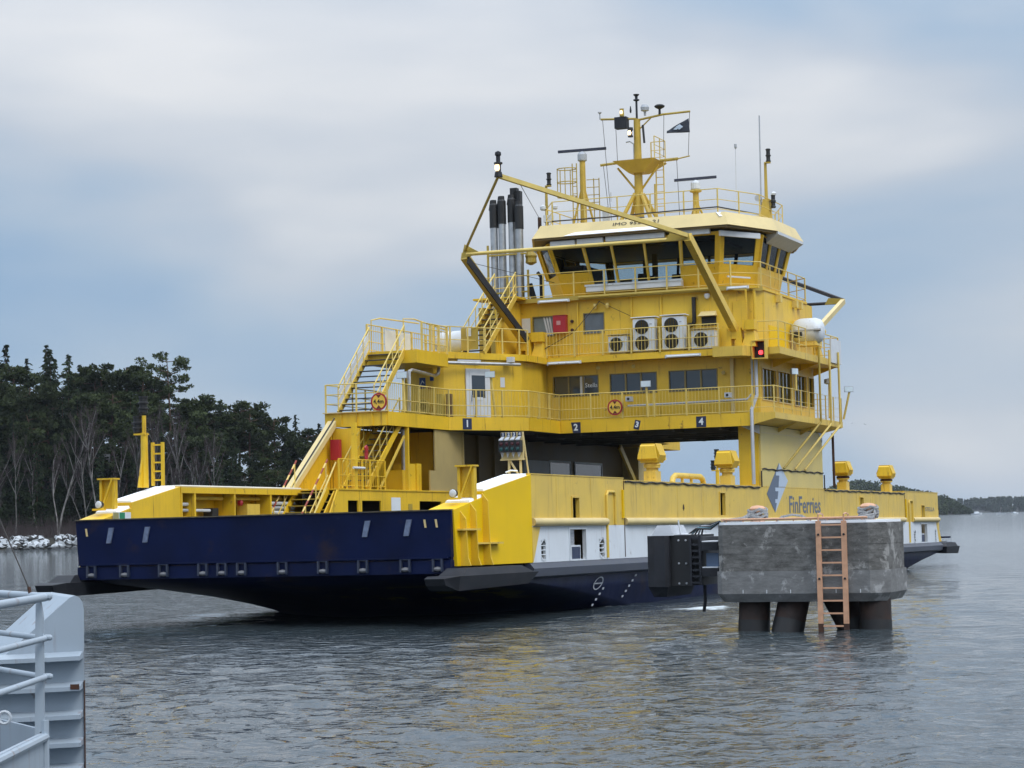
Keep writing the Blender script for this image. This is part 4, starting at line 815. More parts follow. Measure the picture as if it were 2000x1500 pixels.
def tube_lamp(u0, u1, v, z):
    o = obj('tube_light', MB().box(u0, u1, v - .05, v + .05, z - .06, z + .06), LGREY, F); obj('diffuser', MB().tube([(u0 + .06, v - .055, z - .02), (u1 - .06, v - .055, z - .02)], .045, 8), WHITE, o); obj('end_cap', MB().box(u0 - .03, u0, v - .06, v + .06, z - .09, z + .05), GREY, o)
tube_lamp(-2.42, -.95, 24.72, 9.62); tube_lamp(2.75, 4.25, 24.78, 9.66); tube_lamp(-3.0, -1.62, 25.3, 12.30); tube_lamp(5.3, 6.2, 25.3, 12.36)
mb = MB(); mb.beam((-4.35, 19.6, 9.52), (-3.75, 20.55, 9.52), .10, .10); obj('tube_light', mb, LGREY, F)
obj('junction_box', MB().box(-2.98, -2.72, 21.5, 21.75, 9.5, 9.72), LGREY, F)
obj('frame_post', MB().box(5.28, 5.42, 25.38, 25.46, 7.2, 9.6), YC, F)

# ================================================================== deck 4, z 9.60 - 9.85
d4 = [(-6.45, 18.6), (-4.9, 18.6), (-4.55, 19.2), (-2.75, 22.3), (-2.55, 22.9), (-2.55, 24.85), (5.3, 24.85), (6.4, 25.5), (6.4, 34.5), (5.3, 35.15), (-2.55, 35.15), (-2.75, 37.7), (-4.9, 41.4), (-6.45, 41.4)]
ud = obj('upper_deck', MB().plan(d4, 9.63, 9.83), Y, F); fascia(d4[:7], 9.60, 9.86, Y, .04, ud)
# raft platform on the near side
pw_ = obj('raft_platform', MB().plan([(6.402, 25.0), (7.5, 25.0), (7.5, 34.9), (6.402, 34.9)], 9.56, 9.84), YP, ud)
for v in (27.8, 31.4, 34.4): obj('wing_bracket', MB().extr([(6.41, v, 9.55), (7.45, v, 9.55), (6.41, v, 9.2)], (0, .05, 0)), Y, ud)
railing([(6.0, 24.95, 9.84), (7.46, 25.0, 9.84), (7.46, 29.3, 9.84)], F, h=1.05, sp=1.2); railing([(7.46, 32.4, 9.84), (7.46, 34.85, 9.84), (6.4, 34.85, 9.84)], F, h=1.05, sp=1.0)
obj('life_ring_box', MB().box(7.5, 7.56, 33.2, 35.0, 9.7, 10.75), LGREY, F)
railing([(-2.5, 24.8, 9.86), (5.0, 24.8, 9.86)], F, h=1.03, sp=1.25, rails=(1.0, .5, .1), bars=.15)
railing([(-4.95, 18.65, 9.84), (-4.5, 19.3, 9.84), (-2.75, 22.35, 9.84), (-2.6, 22.9, 9.84)], F, h=1.05, sp=.9, rails=(1.0, .5))
# deck 4 house and bridge deck, z 12.3 - 12.45
h4 = [(-3.95, 22.9), (-3.95, 25.6), (5.25, 25.6), (6.2, 26.2), (6.4, 26.9), (6.4, 34.6), (5.25, 34.4), (-3.95, 34.4), (-3.95, 37.0)]
hol4 = {1: [(.57, 1.48, 10.87, 11.68), (2.86, 3.73, 10.88, 11.70)]}
h4w = wall_run('house_wall', h4, 9.84, 12.34, hol4)
obj('house_interior', MB().plan([(-3.6, 26.0), (5.2, 26.0), (5.9, 26.6), (5.9, 34.0), (-3.6, 34.0)], 9.9, 12.2), INT, F)
window_front(-3.38, -2.47, 10.87, 11.68, 25.6, 1, m=mat('pale_window_glass', (.20, .24, .25), .08)); window_front(-1.09, -.22, 10.88, 11.70, 25.6, 1, m=mat('slate_window_glass', (.12, .14, .16), .08))
for k in range(3): obj('window_curtain', MB().extr([(-2.95 + k * .13, 25.635, 11.67), (-2.88 + k * .13, 25.635, 11.67), (-2.70 + k * .10, 25.635, 10.9), (-2.78 + k * .10, 25.635, 10.9)], (0, .006, 0)), LGREY, F)
obj('wall_notice', MB().box(-3.9, -3.52, 25.57, 25.598, 11.05, 11.66), LGREY, F)
rb_ = obj('fire_hose_box', MB().box(-2.40, -1.83, 25.35, 25.598, 10.93, 11.68), RED, F, 'red fire hose box'); obj('box_mark', MB().box(-2.24, -2.06, 25.343, 25.349, 11.28, 11.46), mat('box_mark_pink', (.5, .25, .25), .5), rb_); obj('box_lid', MB().box(-2.42, -1.81, 25.33, 25.6, 11.681, 11.70), RED, rb_)
for z in (11.42, 11.05): obj('alarm_button', MB().lathe((-1.62, 25.59, z), [(.07, 0), (.07, -.06), (.02, -.07)], 10, (0, 1, 0)), RUST, F)
obj('roof_hood', MB().hexa([(4.0, 25.2, 11.28), (4.75, 25.2, 11.28), (4.75, 25.6, 11.30), (4.0, 25.6, 11.30)], [(4.05, 25.22, 11.32), (4.7, 25.22, 11.32), (4.7, 25.6, 11.50), (4.05, 25.6, 11.50)]), YC, F); obj('vent_opening', MB().box(4.08, 4.7, 25.55, 25.597, 10.9, 11.27), BLACK, F)
mb = MB(); mb.tube([(3.5, 25.5, 10.95), (3.72, 25.5, 10.98), (3.78, 25.5, 11.1), (3.78, 25.5, 12.1)], .09, 8); obj('stove_pipe', mb, BLACK, F, smooth=True)
obj('dome_lamp', MB().lathe((4.36, 25.5, 12.12), [(.10, .1), (.13, .02), (.10, -.08), (.03, -.13)], 10), LGREY, F)
dr2 = obj('door', MB().box(5.40, 5.95, 25.64, 25.66, 9.95, 11.85), YW, F)
for u in (.0, -.55): obj('wall_hook', MB().lathe((u - .0, 25.5, 12.0), [(.06, .1), (.10, 0), (.06, -.12)], 8), YH, F)
mb = MB(); mb.tube([(-.3, 25.45, 12.2), (-1.35, 25.0, 10.9), (-3.2, 24.6, 9.9)], .014, 5); mb.tube([(-.4, 25.45, 12.2), (1.0, 25.45, 11.5)], .012, 5); obj('stay_wire', mb, CABLE, F)
mb = MB(); mb.beam((-1.35, 25.55, 9.9), (-1.35, 25.55, 12.2), .07, .07); obj('frame_post', mb, YW, F)
for u in (1.0, 2.3): obj('frame_post', MB().box(u, u + .07, 25.53, 25.598, 11.35, 12.3), YW, F)
# air conditioning units
def ac(u0, u1, z0, z1, fans):
    o = obj('air_conditioner', MB().box(u0, u1, 24.95, 25.35, z0, z1), WHITE, F, 'white air conditioner with two fans' if fans == 2 else 'small white air conditioner')
    c = u0 + (u1 - u0) * .42; r = min(.30, (u1 - u0) * .36); k = (z1 - z0) / fans
    for i in range(fans):
        zc = z0 + k * (i + .5); g = obj('fan_grille', MB().lathe((c, 24.949, zc), [(r, 0), (r, -.02), (r * .92, -.022)], 20, (0, 1, 0)), BLACK, o)
        for j in range(-2, 3): hw = math.sqrt(max(.01, (r * .9) ** 2 - (j * r * .35) ** 2)); obj('grille_bar', MB().box(c + j * r * .35 - .012, c + j * r * .35 + .012, 24.915, 24.925, zc - hw, zc + hw), BRONZE, o)
    obj('badge', MB().box(u1 - .2, u1 - .1, 24.94, 24.949, z1 - .25, z1 - .2), GREY, o)
    obj('cover', MB().box(u0 - .08, u1 + .08, 24.9, 25.45, z1 + .06, z1 + .09), SNOW if fans == 2 else YC, o); obj('stand', MB().box(u0 + .05, u1 - .05, 25.0, 25.3, 9.84, z0 - .002), YG, o)
ac(.2, 1.0, 9.95, 10.62, 1); ac(1.29, 2.22, 9.95, 11.28, 2); ac(2.56, 3.5, 9.95, 11.3, 2); ac(3.8, 4.8, 9.92, 10.66, 1)
# near side wall fittings
mb = MB(); mb.tube([(6.41, 31.6, 11.3), (6.7, 31.6, 11.35), (6.95, 32.0, 11.35), (7.0, 33.4, 11.28), (7.0, 34.0, 11.12)], .17, 10); obj('goose_neck_vent', mb, YF, F, smooth=True)
for v in (28.6, 31.2, 32.0): obj('wall_lug', MB().box(6.402, 6.62, v, v + .3, 12.0, 12.3), YH, F)
mb = MB(); mb.tube([(6.25, 25.9, 9.85), (6.25, 25.9, 12.3)], .06, 8); mb.box(6.05, 6.45, 25.8, 26.0, 12.36, 12.44); mb.tube([(5.95, 25.7, 9.9), (5.95, 25.7, 12.3)], .04, 6); obj('corner_pipe', mb, YW, F)
obj('side_panel', MB().box(6.401, 6.43, 27.4, 30.2, 9.9, 10.95), YF, F)
# red navigation light screen
mb = MB(); mb.box(6.5, 7.0, 24.84, 24.88, 9.38, 10.06); nl = obj('navigation_light_box', mb, BLACK, F, 'black light screen with a lit red lamp')
mb = MB(); mb.box(6.46, 6.5, 24.5, 24.9, 9.34, 10.1); mb.box(7.0, 7.04, 24.5, 24.9, 9.34, 10.1); mb.box(6.5, 7.0, 24.5, 24.9, 10.06, 10.1); mb.box(6.5, 7.0, 24.5, 24.9, 9.34, 9.38); obj('screen', mb, YP, nl)
obj('red_lamp', MB().lathe((6.8, 24.68, 9.52), [(.03, 0), (.09, .03), (.09, .13), (.04, .17)], 10), LAMPR, nl); obj('lamp_base', MB().lathe((6.8, 24.68, 9.39), [(.1, 0), (.1, .11)], 10), BLACK, nl)

# ---------------------------------------------------------------- forward landing and stairs at the port side
ld = obj('stair_landing', MB().plan([(-6.5, 15.6), (-4.3, 15.6), (-4.3, 18.6), (-6.5, 18.6)], 9.2, 9.70), Y, F)
railing([(-4.34, 16.2, 9.7), (-4.34, 18.6, 9.7), (-4.95, 18.7, 9.84)], F, h=1.1, sp=.9, rails=(1.0, .8, .3), bars=.22, pr=.045)
railing([(-6.45, 15.7, 9.7), (-6.45, 24.0, 9.7)], F, h=1.1, sp=1.3, rails=(1.0, .8, .4, .1), bars=.2, pr=.045)
stair((-5.6, 12.9, 7.2), (-5.6, 15.7, 9.68), 1.5, (1, 0, 0), F, 11, rail=True, tread=CEIL, m=YP)
pnl = MB(); pnl.extr([(-6.38, 12.9, 7.35), (-6.38, 15.7, 9.85), (-6.38, 15.7, 10.5), (-6.38, 12.9, 8.0)], (.02, 0, 0)); obj('stair_guard', pnl, LGREY, F)
mb = MB(); mb.tube([(-6.5, 16.2, 9.7), (-6.5, 16.2, 11.0), (-6.3, 16.6, 11.1), (-5.5, 18.5, 11.0)], .03, 6); mb.tube([(-6.5, 19.2, 9.8), (-6.5, 19.2, 11.3), (-6.4, 20.0, 11.35), (-6.2, 22.8, 11.1), (-6.0, 23.4, 10.7)], .03, 6); obj('hoop_rail', mb, YH, F)
for v in (17.2, 18.6): obj('white_screen', MB().box(-6.40, -6.38, v, v + 1.0, 9.85, 10.7), LGREY, F)
# upper flight, deck 4 to bridge deck
stair((-4.1, 20.7, 9.86), (-4.1, 24.3, 12.5), .95, (1, 0, 0), F, 11, rail=True, tread=CEIL, m=YP)
obj('stair_guard', MB().box(-4.5, -3.75, 20.4, 20.43, 10.0, 10.9), YG, F)
obj('wall_notice', MB().box(-4.25, -4.05, 20.37, 20.395, 10.55, 10.95), LGREY, F)
obj('stair_landing', MB().box(-5.6, -3.6, 24.3, 25.4, 12.42, 12.5), Y, F)
obj('tool_rack', MB().box(-5.35, -5.1, 24.3, 25.0, 9.86, 12.1), YG, F)
# ================================================================== bridge deck and wheelhouse
d5 = [(-4.3, 25.4), (5.4, 25.4), (6.45, 26.4), (6.45, 33.6), (5.4, 34.6), (-4.3, 34.6)]
bd = obj('bridge_deck', MB().plan(d5, 12.342, 12.44), Y, F); fascia(d5[:3], 12.28, 12.47, YG, .05, bd)
railing([(-4.2, 25.45, 12.44), (5.4, 25.45, 12.44), (6.4, 26.45, 12.44), (6.4, 33.5, 12.44), (5.4, 34.5, 12.44)], F, h=1.05, sp=1.3, rails=(1.0, .55, .1))
obj('pipe_bundle', MB().tube([(-1.2, 25.32, 12.38), (4.6, 25.32, 12.38)], .07, 6), YG, bd)
XC = 1.27
def oct_(hw, v0, cv, cu):   # octagon: half width of the whole, front v, chamfer length in v and u; mirrored about v = 30
    u0, u1 = XC - hw, XC + hw
    return [(u0 + cu, v0), (u1 - cu, v0), (u1, v0 + cv), (u1, M(v0 + cv)), (u1 - cu, M(v0)), (u0 + cu, M(v0)), (u0, M(v0 + cv)), (u0, v0 + cv)]
base = oct_(4.55, 26.15, 1.75, 1.15); sill = oct_(4.7, 25.75, 1.85, 1.15); head = oct_(5.0, 25.2, 2.05, 1.2)
ZB, ZS, ZH = 12.44, 13.42, 14.72
base, sill, head = [[(u, v if v < 30 else 30 + (v - 30) * .62) for u, v in q] for q in (base, sill, head)]
def lift(p, z): return (p[0], p[1], z)
wh = None
NW = {0: 5, 1: 1, 2: 3, 3: 1, 4: 5, 5: 1, 6: 3, 7: 1}
for i in range(8):
    j = (i + 1) % 8
    b0, b1, s0, s1, t0, t1 = lift(base[i], ZB), lift(base[j], ZB), lift(sill[i], ZS), lift(sill[j], ZS), lift(head[i], ZH), lift(head[j], ZH)
    n = NW[i]; mg = .06 if n > 1 else .12
    # apron below the windows
    lowh = []
    if i in (0, 4): lowh = [(.215, .363, .52, 1.0), (.378, .556, .52, 1.0), (.571, .765, .52, 1.0)]
    edges = [(.018, .195), (.215, .363), (.378, .556), (.571, .765), (.785, .975)] if i in (0, 4) else [((k + mg) / n, (k + 1 - mg) / n) for k in range(n)]
    ap = MB().patch(b0, b1, s1, s0, lowh, .06); a_ = obj('wheelhouse_wall', ap, YW, F)
    if lowh:   # open the top edge of the low windows into the upper band
        pass
    up = MB().patch(s0, s1, t1, t0, [(a, b, .0 if (a, b) in [q[:2] for q in lowh] else .03, .90 if i == 0 else .96) for a, b in edges], .06)
    w_ = obj('wheelhouse_wall', up, YW, F)
    S0, S1, T0, T1 = Vector(s0), Vector(s1), Vector(t0), Vector(t1); nn = (S1 - S0).cross(T0 - S0).normalized()
    for (a, b) in edges:
        tt = 0.0 if (a, b) in [q[:2] for q in lowh] else .03
        tp = .90 if i == 0 else .96
        def pt(a, t): return (S0.lerp(S1, a)).lerp(T0.lerp(T1, a), t) - nn * .03
        g = obj('pane', MB().loft([pt(a, tt), pt(b, tt), pt(b, tp), pt(a, tp)], [p - nn * .006 for p in (pt(a, tt), pt(b, tt), pt(b, tp), pt(a, tp))]), GLASST, w_)
    for q in lowh:
        B0, B1 = Vector(b0), Vector(b1); n2 = (B1 - B0).cross(S0 - B0).normalized()
        def pq(a, t): return (B0.lerp(B1, a)).lerp(S0.lerp(S1, a), t) - n2 * .03
        pts = [pq(q[0], .52), pq(q[1], .52), pq(q[1], 1), pq(q[0], 1)]
        obj('pane', MB().loft(pts, [p - n2 * .006 for p in pts]), GLASST, a_)
    # dark lining on the inside of the walls
    for (q0, q1, q2, q3, hs) in ((b0, b1, s1, s0, lowh), (s0, s1, t1, t0, [(a, b, .0 if (a, b) in [q[:2] for q in lowh] else .03, .90 if i == 0 else .96) for a, b in edges])):
        V = [Vector(q) for q in (q0, q1, q2, q3)]; nl = (V[1] - V[0]).cross(V[3] - V[0]).normalized() * .066
        obj('wall_lining', MB().patch(*[v - nl for v in V], hs, .01), INT, w_)
    # mullion strips proud of the wall
    ms = [0.0] + [(edges[k][1] + edges[k + 1][0]) / 2 for k in range(len(edges) - 1)]
    for a in ms:
        p, q = S0.lerp(S1, a) + nn * .012, T0.lerp(T1, a) + nn * .012
        obj('mullion', MB().beam(p, q, .07 if a else .14, .05, up=(S1 - S0).normalized()), YH if a else YW, w_)
# apron to sill ledges and the white trays under the low windows
obj('wash_tray', MB().box(-.95, 3.25, 25.55, 25.85, 12.62, 12.90), LGREY, F); obj('tray_rim', MB().box(-1.0, 3.3, 25.52, 25.55, 12.84, 12.92), WHITE, F)
for a, b, z in ((-2.3, -1.2, 14.66), (-1.1, .05, 14.68), (.18, 2.75, 14.70), (3.2, 4.7, 14.72)): obj('sun_blind', MB().box(a, b, 24.98, 25.14, z - .09, z + .12), LGREY, F)
cA, cB = Vector((5.12, 25.05, 14.62)), Vector((6.25, 26.95, 14.62)); obj('sun_blind', MB().beam(cA, cB, .12, .22), LGREY, F)
obj('light_bar', MB().beam((5.1, 26.0, 12.93), (5.75, 27.1, 12.93), .06, .07), LGREY, F)
# interior: floor, headlining, consoles, chairs, screens
obj('wheelhouse_floor', MB().plan(base, 12.445, 12.5), INT, F); obj('headlining', MB().plan([(u, v if v < 30 else 30 + (v - 30) * .62) for u, v in oct_(4.8, 25.5, 2, 1.2)], 14.70, 14.76), INT, F)
for u, v in ((-.2, 28.4), (1.1, 27.6), (2.5, 27.6), (1.4, 31.2), (4.2, 29.8)):
    c = obj('console', MB().box(u - .55, u + .55, v - .35, v + .35, 12.5, 13.12), BLACK, F); obj('screen', MB().hexa([(u - .3, v - .1, 13.121), (u + .3, v - .1, 13.121), (u + .3, v + .1, 13.121), (u - .3, v + .1, 13.121)], [(u - .3, v, 13.36), (u + .3, v, 13.36), (u + .3, v + .08, 13.36), (u - .3, v + .08, 13.36)]), BLACK, c)
for u, v in ((.3, 29.2), (2.2, 29.6), (3.4, 30.4)):
    mb = MB(); mb.box(u - .27, u + .27, v - .25, v + .25, 12.95, 13.1); mb.box(u - .25, u + .25, v + .2, v + .3, 13.1, 13.7); mb.tube([(u, v, 12.5), (u, v, 12.95)], .07, 8); obj('helm_chair', mb, BLACK, F)
obj('chart_locker', MB().box(-3.0, -2.0, 28.2, 30.6, 12.5, 14.1), INT, F); obj('pillar', MB().box(.55, .75, 29.9, 30.1, 12.5, 14.70), INT, F)
obj('ceiling_console', MB().box(-1.0, 4.5, 27.2, 30.4, 14.58, 14.69), INT, F)
# roof
lo = oct_(5.5, 24.75, 3.15, 1.2); hi_ = oct_(5.2, 25.15, 2.95, 1.15)
rf = obj('wheelhouse_roof', MB().loft([lift(p, 14.92) for p in lo], [lift(p, 15.50) for p in hi_]), YC, F)
obj('soffit', MB().plan(oct_(5.42, 24.83, 3.1, 1.2), 14.84, 14.917), mat('soffit_brown', (.20, .15, .07), .6), rf)
# side visors hanging below the roof
for s in (-1, 1):
    u0 = XC + s * 5.5; u1 = XC + s * 4.95
    obj('roof_visor', MB().hexa([(u0, 27.95, 14.80), (u0, 32.05, 14.80), (u1, 31.9, 14.45), (u1, 28.1, 14.45)], [(u0, 27.95, 14.918), (u0, 32.05, 14.918), (u1, 31.9, 14.84), (u1, 28.1, 14.84)]), LGREY, rf)
sn = MB(); sn.hexa([(-1.6, 24.744, 14.925), (2.7, 24.744, 14.925), (2.7, 24.85, 15.06), (-1.2, 24.85, 15.06)], [(-1.6, 24.72, 14.94), (2.7, 24.72, 14.94), (2.6, 24.83, 15.08), (-1.0, 24.83, 15.08)]); obj('snow', sn, SNOW, rf)
sn = MB(); sn.extr([(4.95, 25.13, 15.48), (5.25, 25.2, 15.48), (5.4, 25.15, 15.3), (5.15, 24.98, 15.28)], (.02, -.03, .02)); obj('snow', sn, SNOW, rf)
sl = Vector((0, .4, .58)).normalized()
lettering('IMO 952     21', (1.55, 24.985, 15.30), (1, 0, 0), sl, .24, BLACK, rf, wid=2.0)
railing([(-3.4, 27.5, 15.5), (-2.4, 25.6, 15.5), (4.9, 25.6, 15.5), (5.95, 28.2, 15.5), (5.95, 31.8, 15.5), (4.9, 34.4, 15.5), (-2.4, 34.4, 15.5), (-3.4, 32.4, 15.5), (-3.4, 27.5, 15.5)], F, h=1.05, sp=1.5, rails=(1.0, .58, .2), r=.022)
mb = MB(); mb.tube([(-2.4, 25.55, 15.72), (0, 25.5, 15.70), (2.0, 25.5, 15.74), (4.9, 25.55, 15.78), (5.9, 28.2, 15.72)], .03, 6); obj('edge_cable', mb, CABLE, rf)

# ---------------------------------------------------------------- main mast
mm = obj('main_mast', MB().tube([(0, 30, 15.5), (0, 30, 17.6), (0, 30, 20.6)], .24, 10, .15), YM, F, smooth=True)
mb = MB()
for a, b in ((-.95, 29.3), (.95, 29.3), (-.95, 30.9), (.95, 30.9)): mb.tube([(a, b, 15.5), (a * .15, 30 + (b - 30) * .15, 17.3)], .09, 8)
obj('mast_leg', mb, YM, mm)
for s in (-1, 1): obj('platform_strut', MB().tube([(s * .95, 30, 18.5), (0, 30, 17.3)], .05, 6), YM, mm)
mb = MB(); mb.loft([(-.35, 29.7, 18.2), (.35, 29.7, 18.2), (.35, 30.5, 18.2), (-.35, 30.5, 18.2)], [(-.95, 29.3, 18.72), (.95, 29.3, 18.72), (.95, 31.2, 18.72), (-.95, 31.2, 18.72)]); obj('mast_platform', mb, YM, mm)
mb = MB(); mb.tube([(-1.75, 30, 18.7), (-.9, 30, 18.74)], .06, 8); mb.tube([(.9, 30.4, 18.74), (1.7, 30.4, 18.76)], .07, 8); mb.tube([(1.7, 30.4, 18.76), (2.25, 30.4, 18.84)], .03, 6); obj('yard', mb, YG, mm)
mb = MB(); mb.tube([(-1.68, 30, 20.74), (0, 30, 20.62)], .05, 6); mb.tube([(0, 30, 20.55), (1.2, 30, 20.70), (2.45, 30, 20.72)], .05, 6); mb.tube([(.05, 30, 20.1), (.65, 30, 20.6)], .03, 6); obj('yard', mb, YG, mm)
railing([(.25, 31.1, 18.72), (.9, 31.1, 18.72), (.9, 29.6, 18.72)], mm, h=1.0, sp=.7, r=.02)
mb = MB(); mb.tube([(0, 30, 20.6), (0, 30, 21.4)], .05, 8); mb.lathe((0, 30, 21.4), [(.07, 0), (.14, .03), (.14, .07), (.06, .10), (.07, .22), (.13, .27), (.14, .30)], 10); obj('anemometer', mb, DGREY, mm)
obj('signal_box', MB().box(-.95, -.40, 29.7, 30.1, 20.22, 20.72), DGREY, mm)
mb = MB(); mb.lathe((-.62, 29.8, 20.74), [(.10, 0), (.11, .05), (.09, .30), (.11, .34), (.02, .36)], 8); o = obj('mast_lamp', mb, YG, mm); obj('bulb', MB().lathe((-.62, 29.72, 20.84), [(.05, 0), (.07, .08), (.04, .16)], 8), LAMPW, o)
o = obj('mast_lamp', MB().lathe((-.22, 29.72, 19.78), [(.12, 0), (.12, .06), (.08, .08), (.08, .28), (.13, .30), (.12, .42)], 10), BLACK, mm); obj('bulb', MB().lathe((-.24, 29.64, 19.86), [(.06, 0), (.09, .1), (.05, .2)], 10), LAMPW, o)
obj('camera_dome', MB().lathe((.38, 30, 20.72), [(.05, 0), (.06, .18), (.18, .22), (.20, .36), (.13, .48), (.02, .5)], 10), GREY, mm)
obj('satellite_dish', MB().lathe((1.06, 30, 20.72), [(.06, 0), (.05, .22), (.20, .30), (.24, .36), (.16, .42), (.02, .45)], 12), DGREY, mm)
obj('navigation_horn', MB().lathe((-1.72, 30, 20.74), [(.03, 0), (.03, .25), (.09, .30), (.09, .33)], 8), GREY, mm)
mb = MB(); mb.tube([(-.15, 29.9, 18.75), (-.15, 29.9, 19.5), (-.32, 29.9, 19.62), (-.5, 29.9, 19.6)], .03, 6); obj('cable_arm', mb, GREY, mm)
mb = MB(); mb.tube([(.3, 29.9, 20.3), (.35, 29.9, 19.5)], .05, 6); mb.lathe((-.28, 30, 20.9), [(.03, 0), (.05, .1), (.02, .3)], 6); obj('mast_fitting', mb, BLACK, mm)
mb = MB()
for s in (0, 1): mb.tube([(.62 + s * .35, 30.6, 15.6), (.62 + s * .35, 30.6, 18.7)], .03, 6)
obj('ladder_rail', mb, YH, mm); rm = MB().tube([(.62, 30.6, 0), (.97, 30.6, 0)], .018, 5).mesh('rung', YH)
for k in range(9): obj('rung', rm, parent=mm, loc=(0, 0, 15.8 + k * .32))
mb = MB()
for pts in ([(-1.6, 30, 20.72), (-1.15, 29.6, 15.9)], [(-1.0, 30, 20.7), (-.95, 30, 18.8)], [(1.25, 30, 20.7), (1.05, 30.4, 18.9)], [(2.43, 30, 20.7), (2.22, 30.3, 18.85)], [(1.65, 30.4, 18.7), (1.85, 30, 15.7)], [(-1.62, 30, 18.7), (-1.3, 29.8, 16)]): mb.tube(pts, .012, 5)
obj('halyard', mb, CABLE, mm)
# pennant flying from the halyard
PEN = (2.38, 29.98, 20.42)
# ---------------------------------------------------------------- radars
def radar(u, v, zb, zt, L_, yaw, tilt, cage=False):
    mb = MB(); mb.tube([(u, v, zb), (u, v, zt)], .16, 10, .13)
    for a in range(3 if not cage else 4): th = a * 2 * math.pi / (3 if not cage else 4) + .5; mb.tube([(u + .62 * math.cos(th), v + .62 * math.sin(th), zb), (u, v, zb + (zt - zb) * .72)], .05, 6)
    if not cage: mb.lathe((u, v, zt - .12), [(.15, 0), (.27, .05), (.27, .12)], 10)
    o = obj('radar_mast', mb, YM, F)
    obj('radar_motor', MB().lathe((u, v, zt), [(.16, 0), (.21, .04), (.21, .30), (.14, .40), (.06, .44)], 12), GREY if cage else LGREY, o)
    d = Vector((math.cos(yaw), math.sin(yaw), tilt)) * L_ / 2; c = Vector((u, v, zt + .50))
    obj('scanner', MB().beam(c - d, c + d, .13, .11), mat('scanner_dark_%d' % cage, (.025, .028, .05), .45), o)
    return o
rd = radar(-2.6, 30, 15.5, 18.95, 2.15, .25, .03, True); radar(2.6, 30, 15.5, 17.25, 1.85, .5, .08)
mb = MB()
for z in (17.35, 18.0, 18.6):
    mb.tube([(-2.65 - .1 + .45 * math.cos(a) - .45, 29.6 + .35 * math.sin(a), z) for a in [k * math.pi / 6 for k in range(13)]], .024, 5)
for a in (2.6, 3.7, 4.8, 1.5): mb.tube([(-3.2 + .45 * math.cos(a), 29.6 + .35 * math.sin(a), 17.35), (-3.2 + .45 * math.cos(a), 29.6 + .35 * math.sin(a), 18.6)], .022, 5)
for s in (-2.9, -2.7): mb.tube([(s, 29.5, 15.5), (s, 29.5, 18.8)], .026, 6)
for k in range(9): mb.tube([(-2.9, 29.5, 15.8 + k * .33), (-2.7, 29.5, 15.8 + k * .33)], .016, 5)
for s in (-2.2, -1.95): mb.tube([(s, 30.3, 15.5), (s, 30.3, 18.2)], .024, 6)
for k in range(7): mb.tube([(-2.5, 30.2, 16.1 + k * .34), (-1.95, 30.3, 16.1 + k * .34)], .018, 5)
obj('ladder_cage', mb, YG, rd)
# roof-edge posts with signal lanterns, whips, search lights
def lantern_post(u, v, z0, z1, m=YP):
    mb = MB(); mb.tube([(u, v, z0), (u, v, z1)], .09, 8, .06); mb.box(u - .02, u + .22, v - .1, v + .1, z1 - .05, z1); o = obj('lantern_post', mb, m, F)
    obj('lantern', MB().lathe((u + .14, v, z1), [(.10, 0), (.12, .05), (.09, .08), (.09, .24), (.12, .26), (.12, .3), (.09, .32), (.09, .50), (.12, .54), (.08, .58)], 10), BLACK, o)
    return o
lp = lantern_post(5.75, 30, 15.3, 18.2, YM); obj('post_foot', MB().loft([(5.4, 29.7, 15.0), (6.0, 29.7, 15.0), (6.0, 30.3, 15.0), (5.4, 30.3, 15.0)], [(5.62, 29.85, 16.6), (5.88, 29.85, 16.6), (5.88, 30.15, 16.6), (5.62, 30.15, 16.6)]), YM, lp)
obj('lantern', MB().lathe((6.05, 30, 16.2), [(.09, 0), (.12, .05), (.09, .1), (.09, .22), (.12, .26), (.12, .32), (.09, .36), (.09, .5), (.10, .56)], 10), BLACK, lp); obj('search_light', MB().lathe((5.45, 29.8, 16.65), [(.02, .18), (.14, .14), (.15, -.05)], 10, (0, 1, 0)), GREY, lp); obj('camera_dome', MB().lathe((6.08, 30, 16.75), [(.1, 0), (.12, .08), (.04, .16)], 8), LGREY, lp)
lq = lantern_post(-4.35, 30, 15.3, 18.0, YG); obj('search_light', MB().lathe((-4.0, 29.7, 15.75), [(.03, .25), (.17, .18), (.22, -.02), (.20, -.06)], 12, (0, 1, 0)), DGREY, lq); 
obj('loud_hailer', MB().lathe((-4.5, 30, 16.95), [(.10, -.05), (.16, 0), (.16, .12), (.06, .2)], 10), LGREY, lq); obj('loud_hailer', MB().lathe((-3.95, 30, 16.95), [(.07, -.05), (.12, 0), (.12, .1), (.05, .15)], 10), LGREY, lq); obj('junction_box', MB().box(-4.45, -4.05, 29.8, 30.1, 16.35, 16.65), LGREY, lq)
obj('bracket_plate', MB().box(-4.75, -4.65, 29.9, 30.1, 15.4, 16.6), RUST, lq)
obj('whip_aerial', MB().tube([(5.5, 30, 15.5), (5.55, 30, 20.25)], .035, 6, .03), GREY, F); w2 = obj('whip_aerial', MB().tube([(4.4, 30, 15.5), (4.45, 30, 18.95)], .018, 6), LGREY, F); obj('aerial_tip', MB().lathe((4.45, 30, 18.9), [(.02, 0), (.06, .05), (.06, .2), (.02, .22)], 8), GREY, w2)
obj('whip_aerial', MB().tube([(1.05, 29, 15.5), (1.08, 29, 17.5)], .04, 6), YG, F); obj('whip_aerial', MB().tube([(-.95, 29, 16.9), (-.95, 29, 17.3)], .02, 6), GREY, F)
obj('radio_box', MB().box(-1.15, -.88, 28.4, 28.6, 15.95, 16.6), GREY, F)
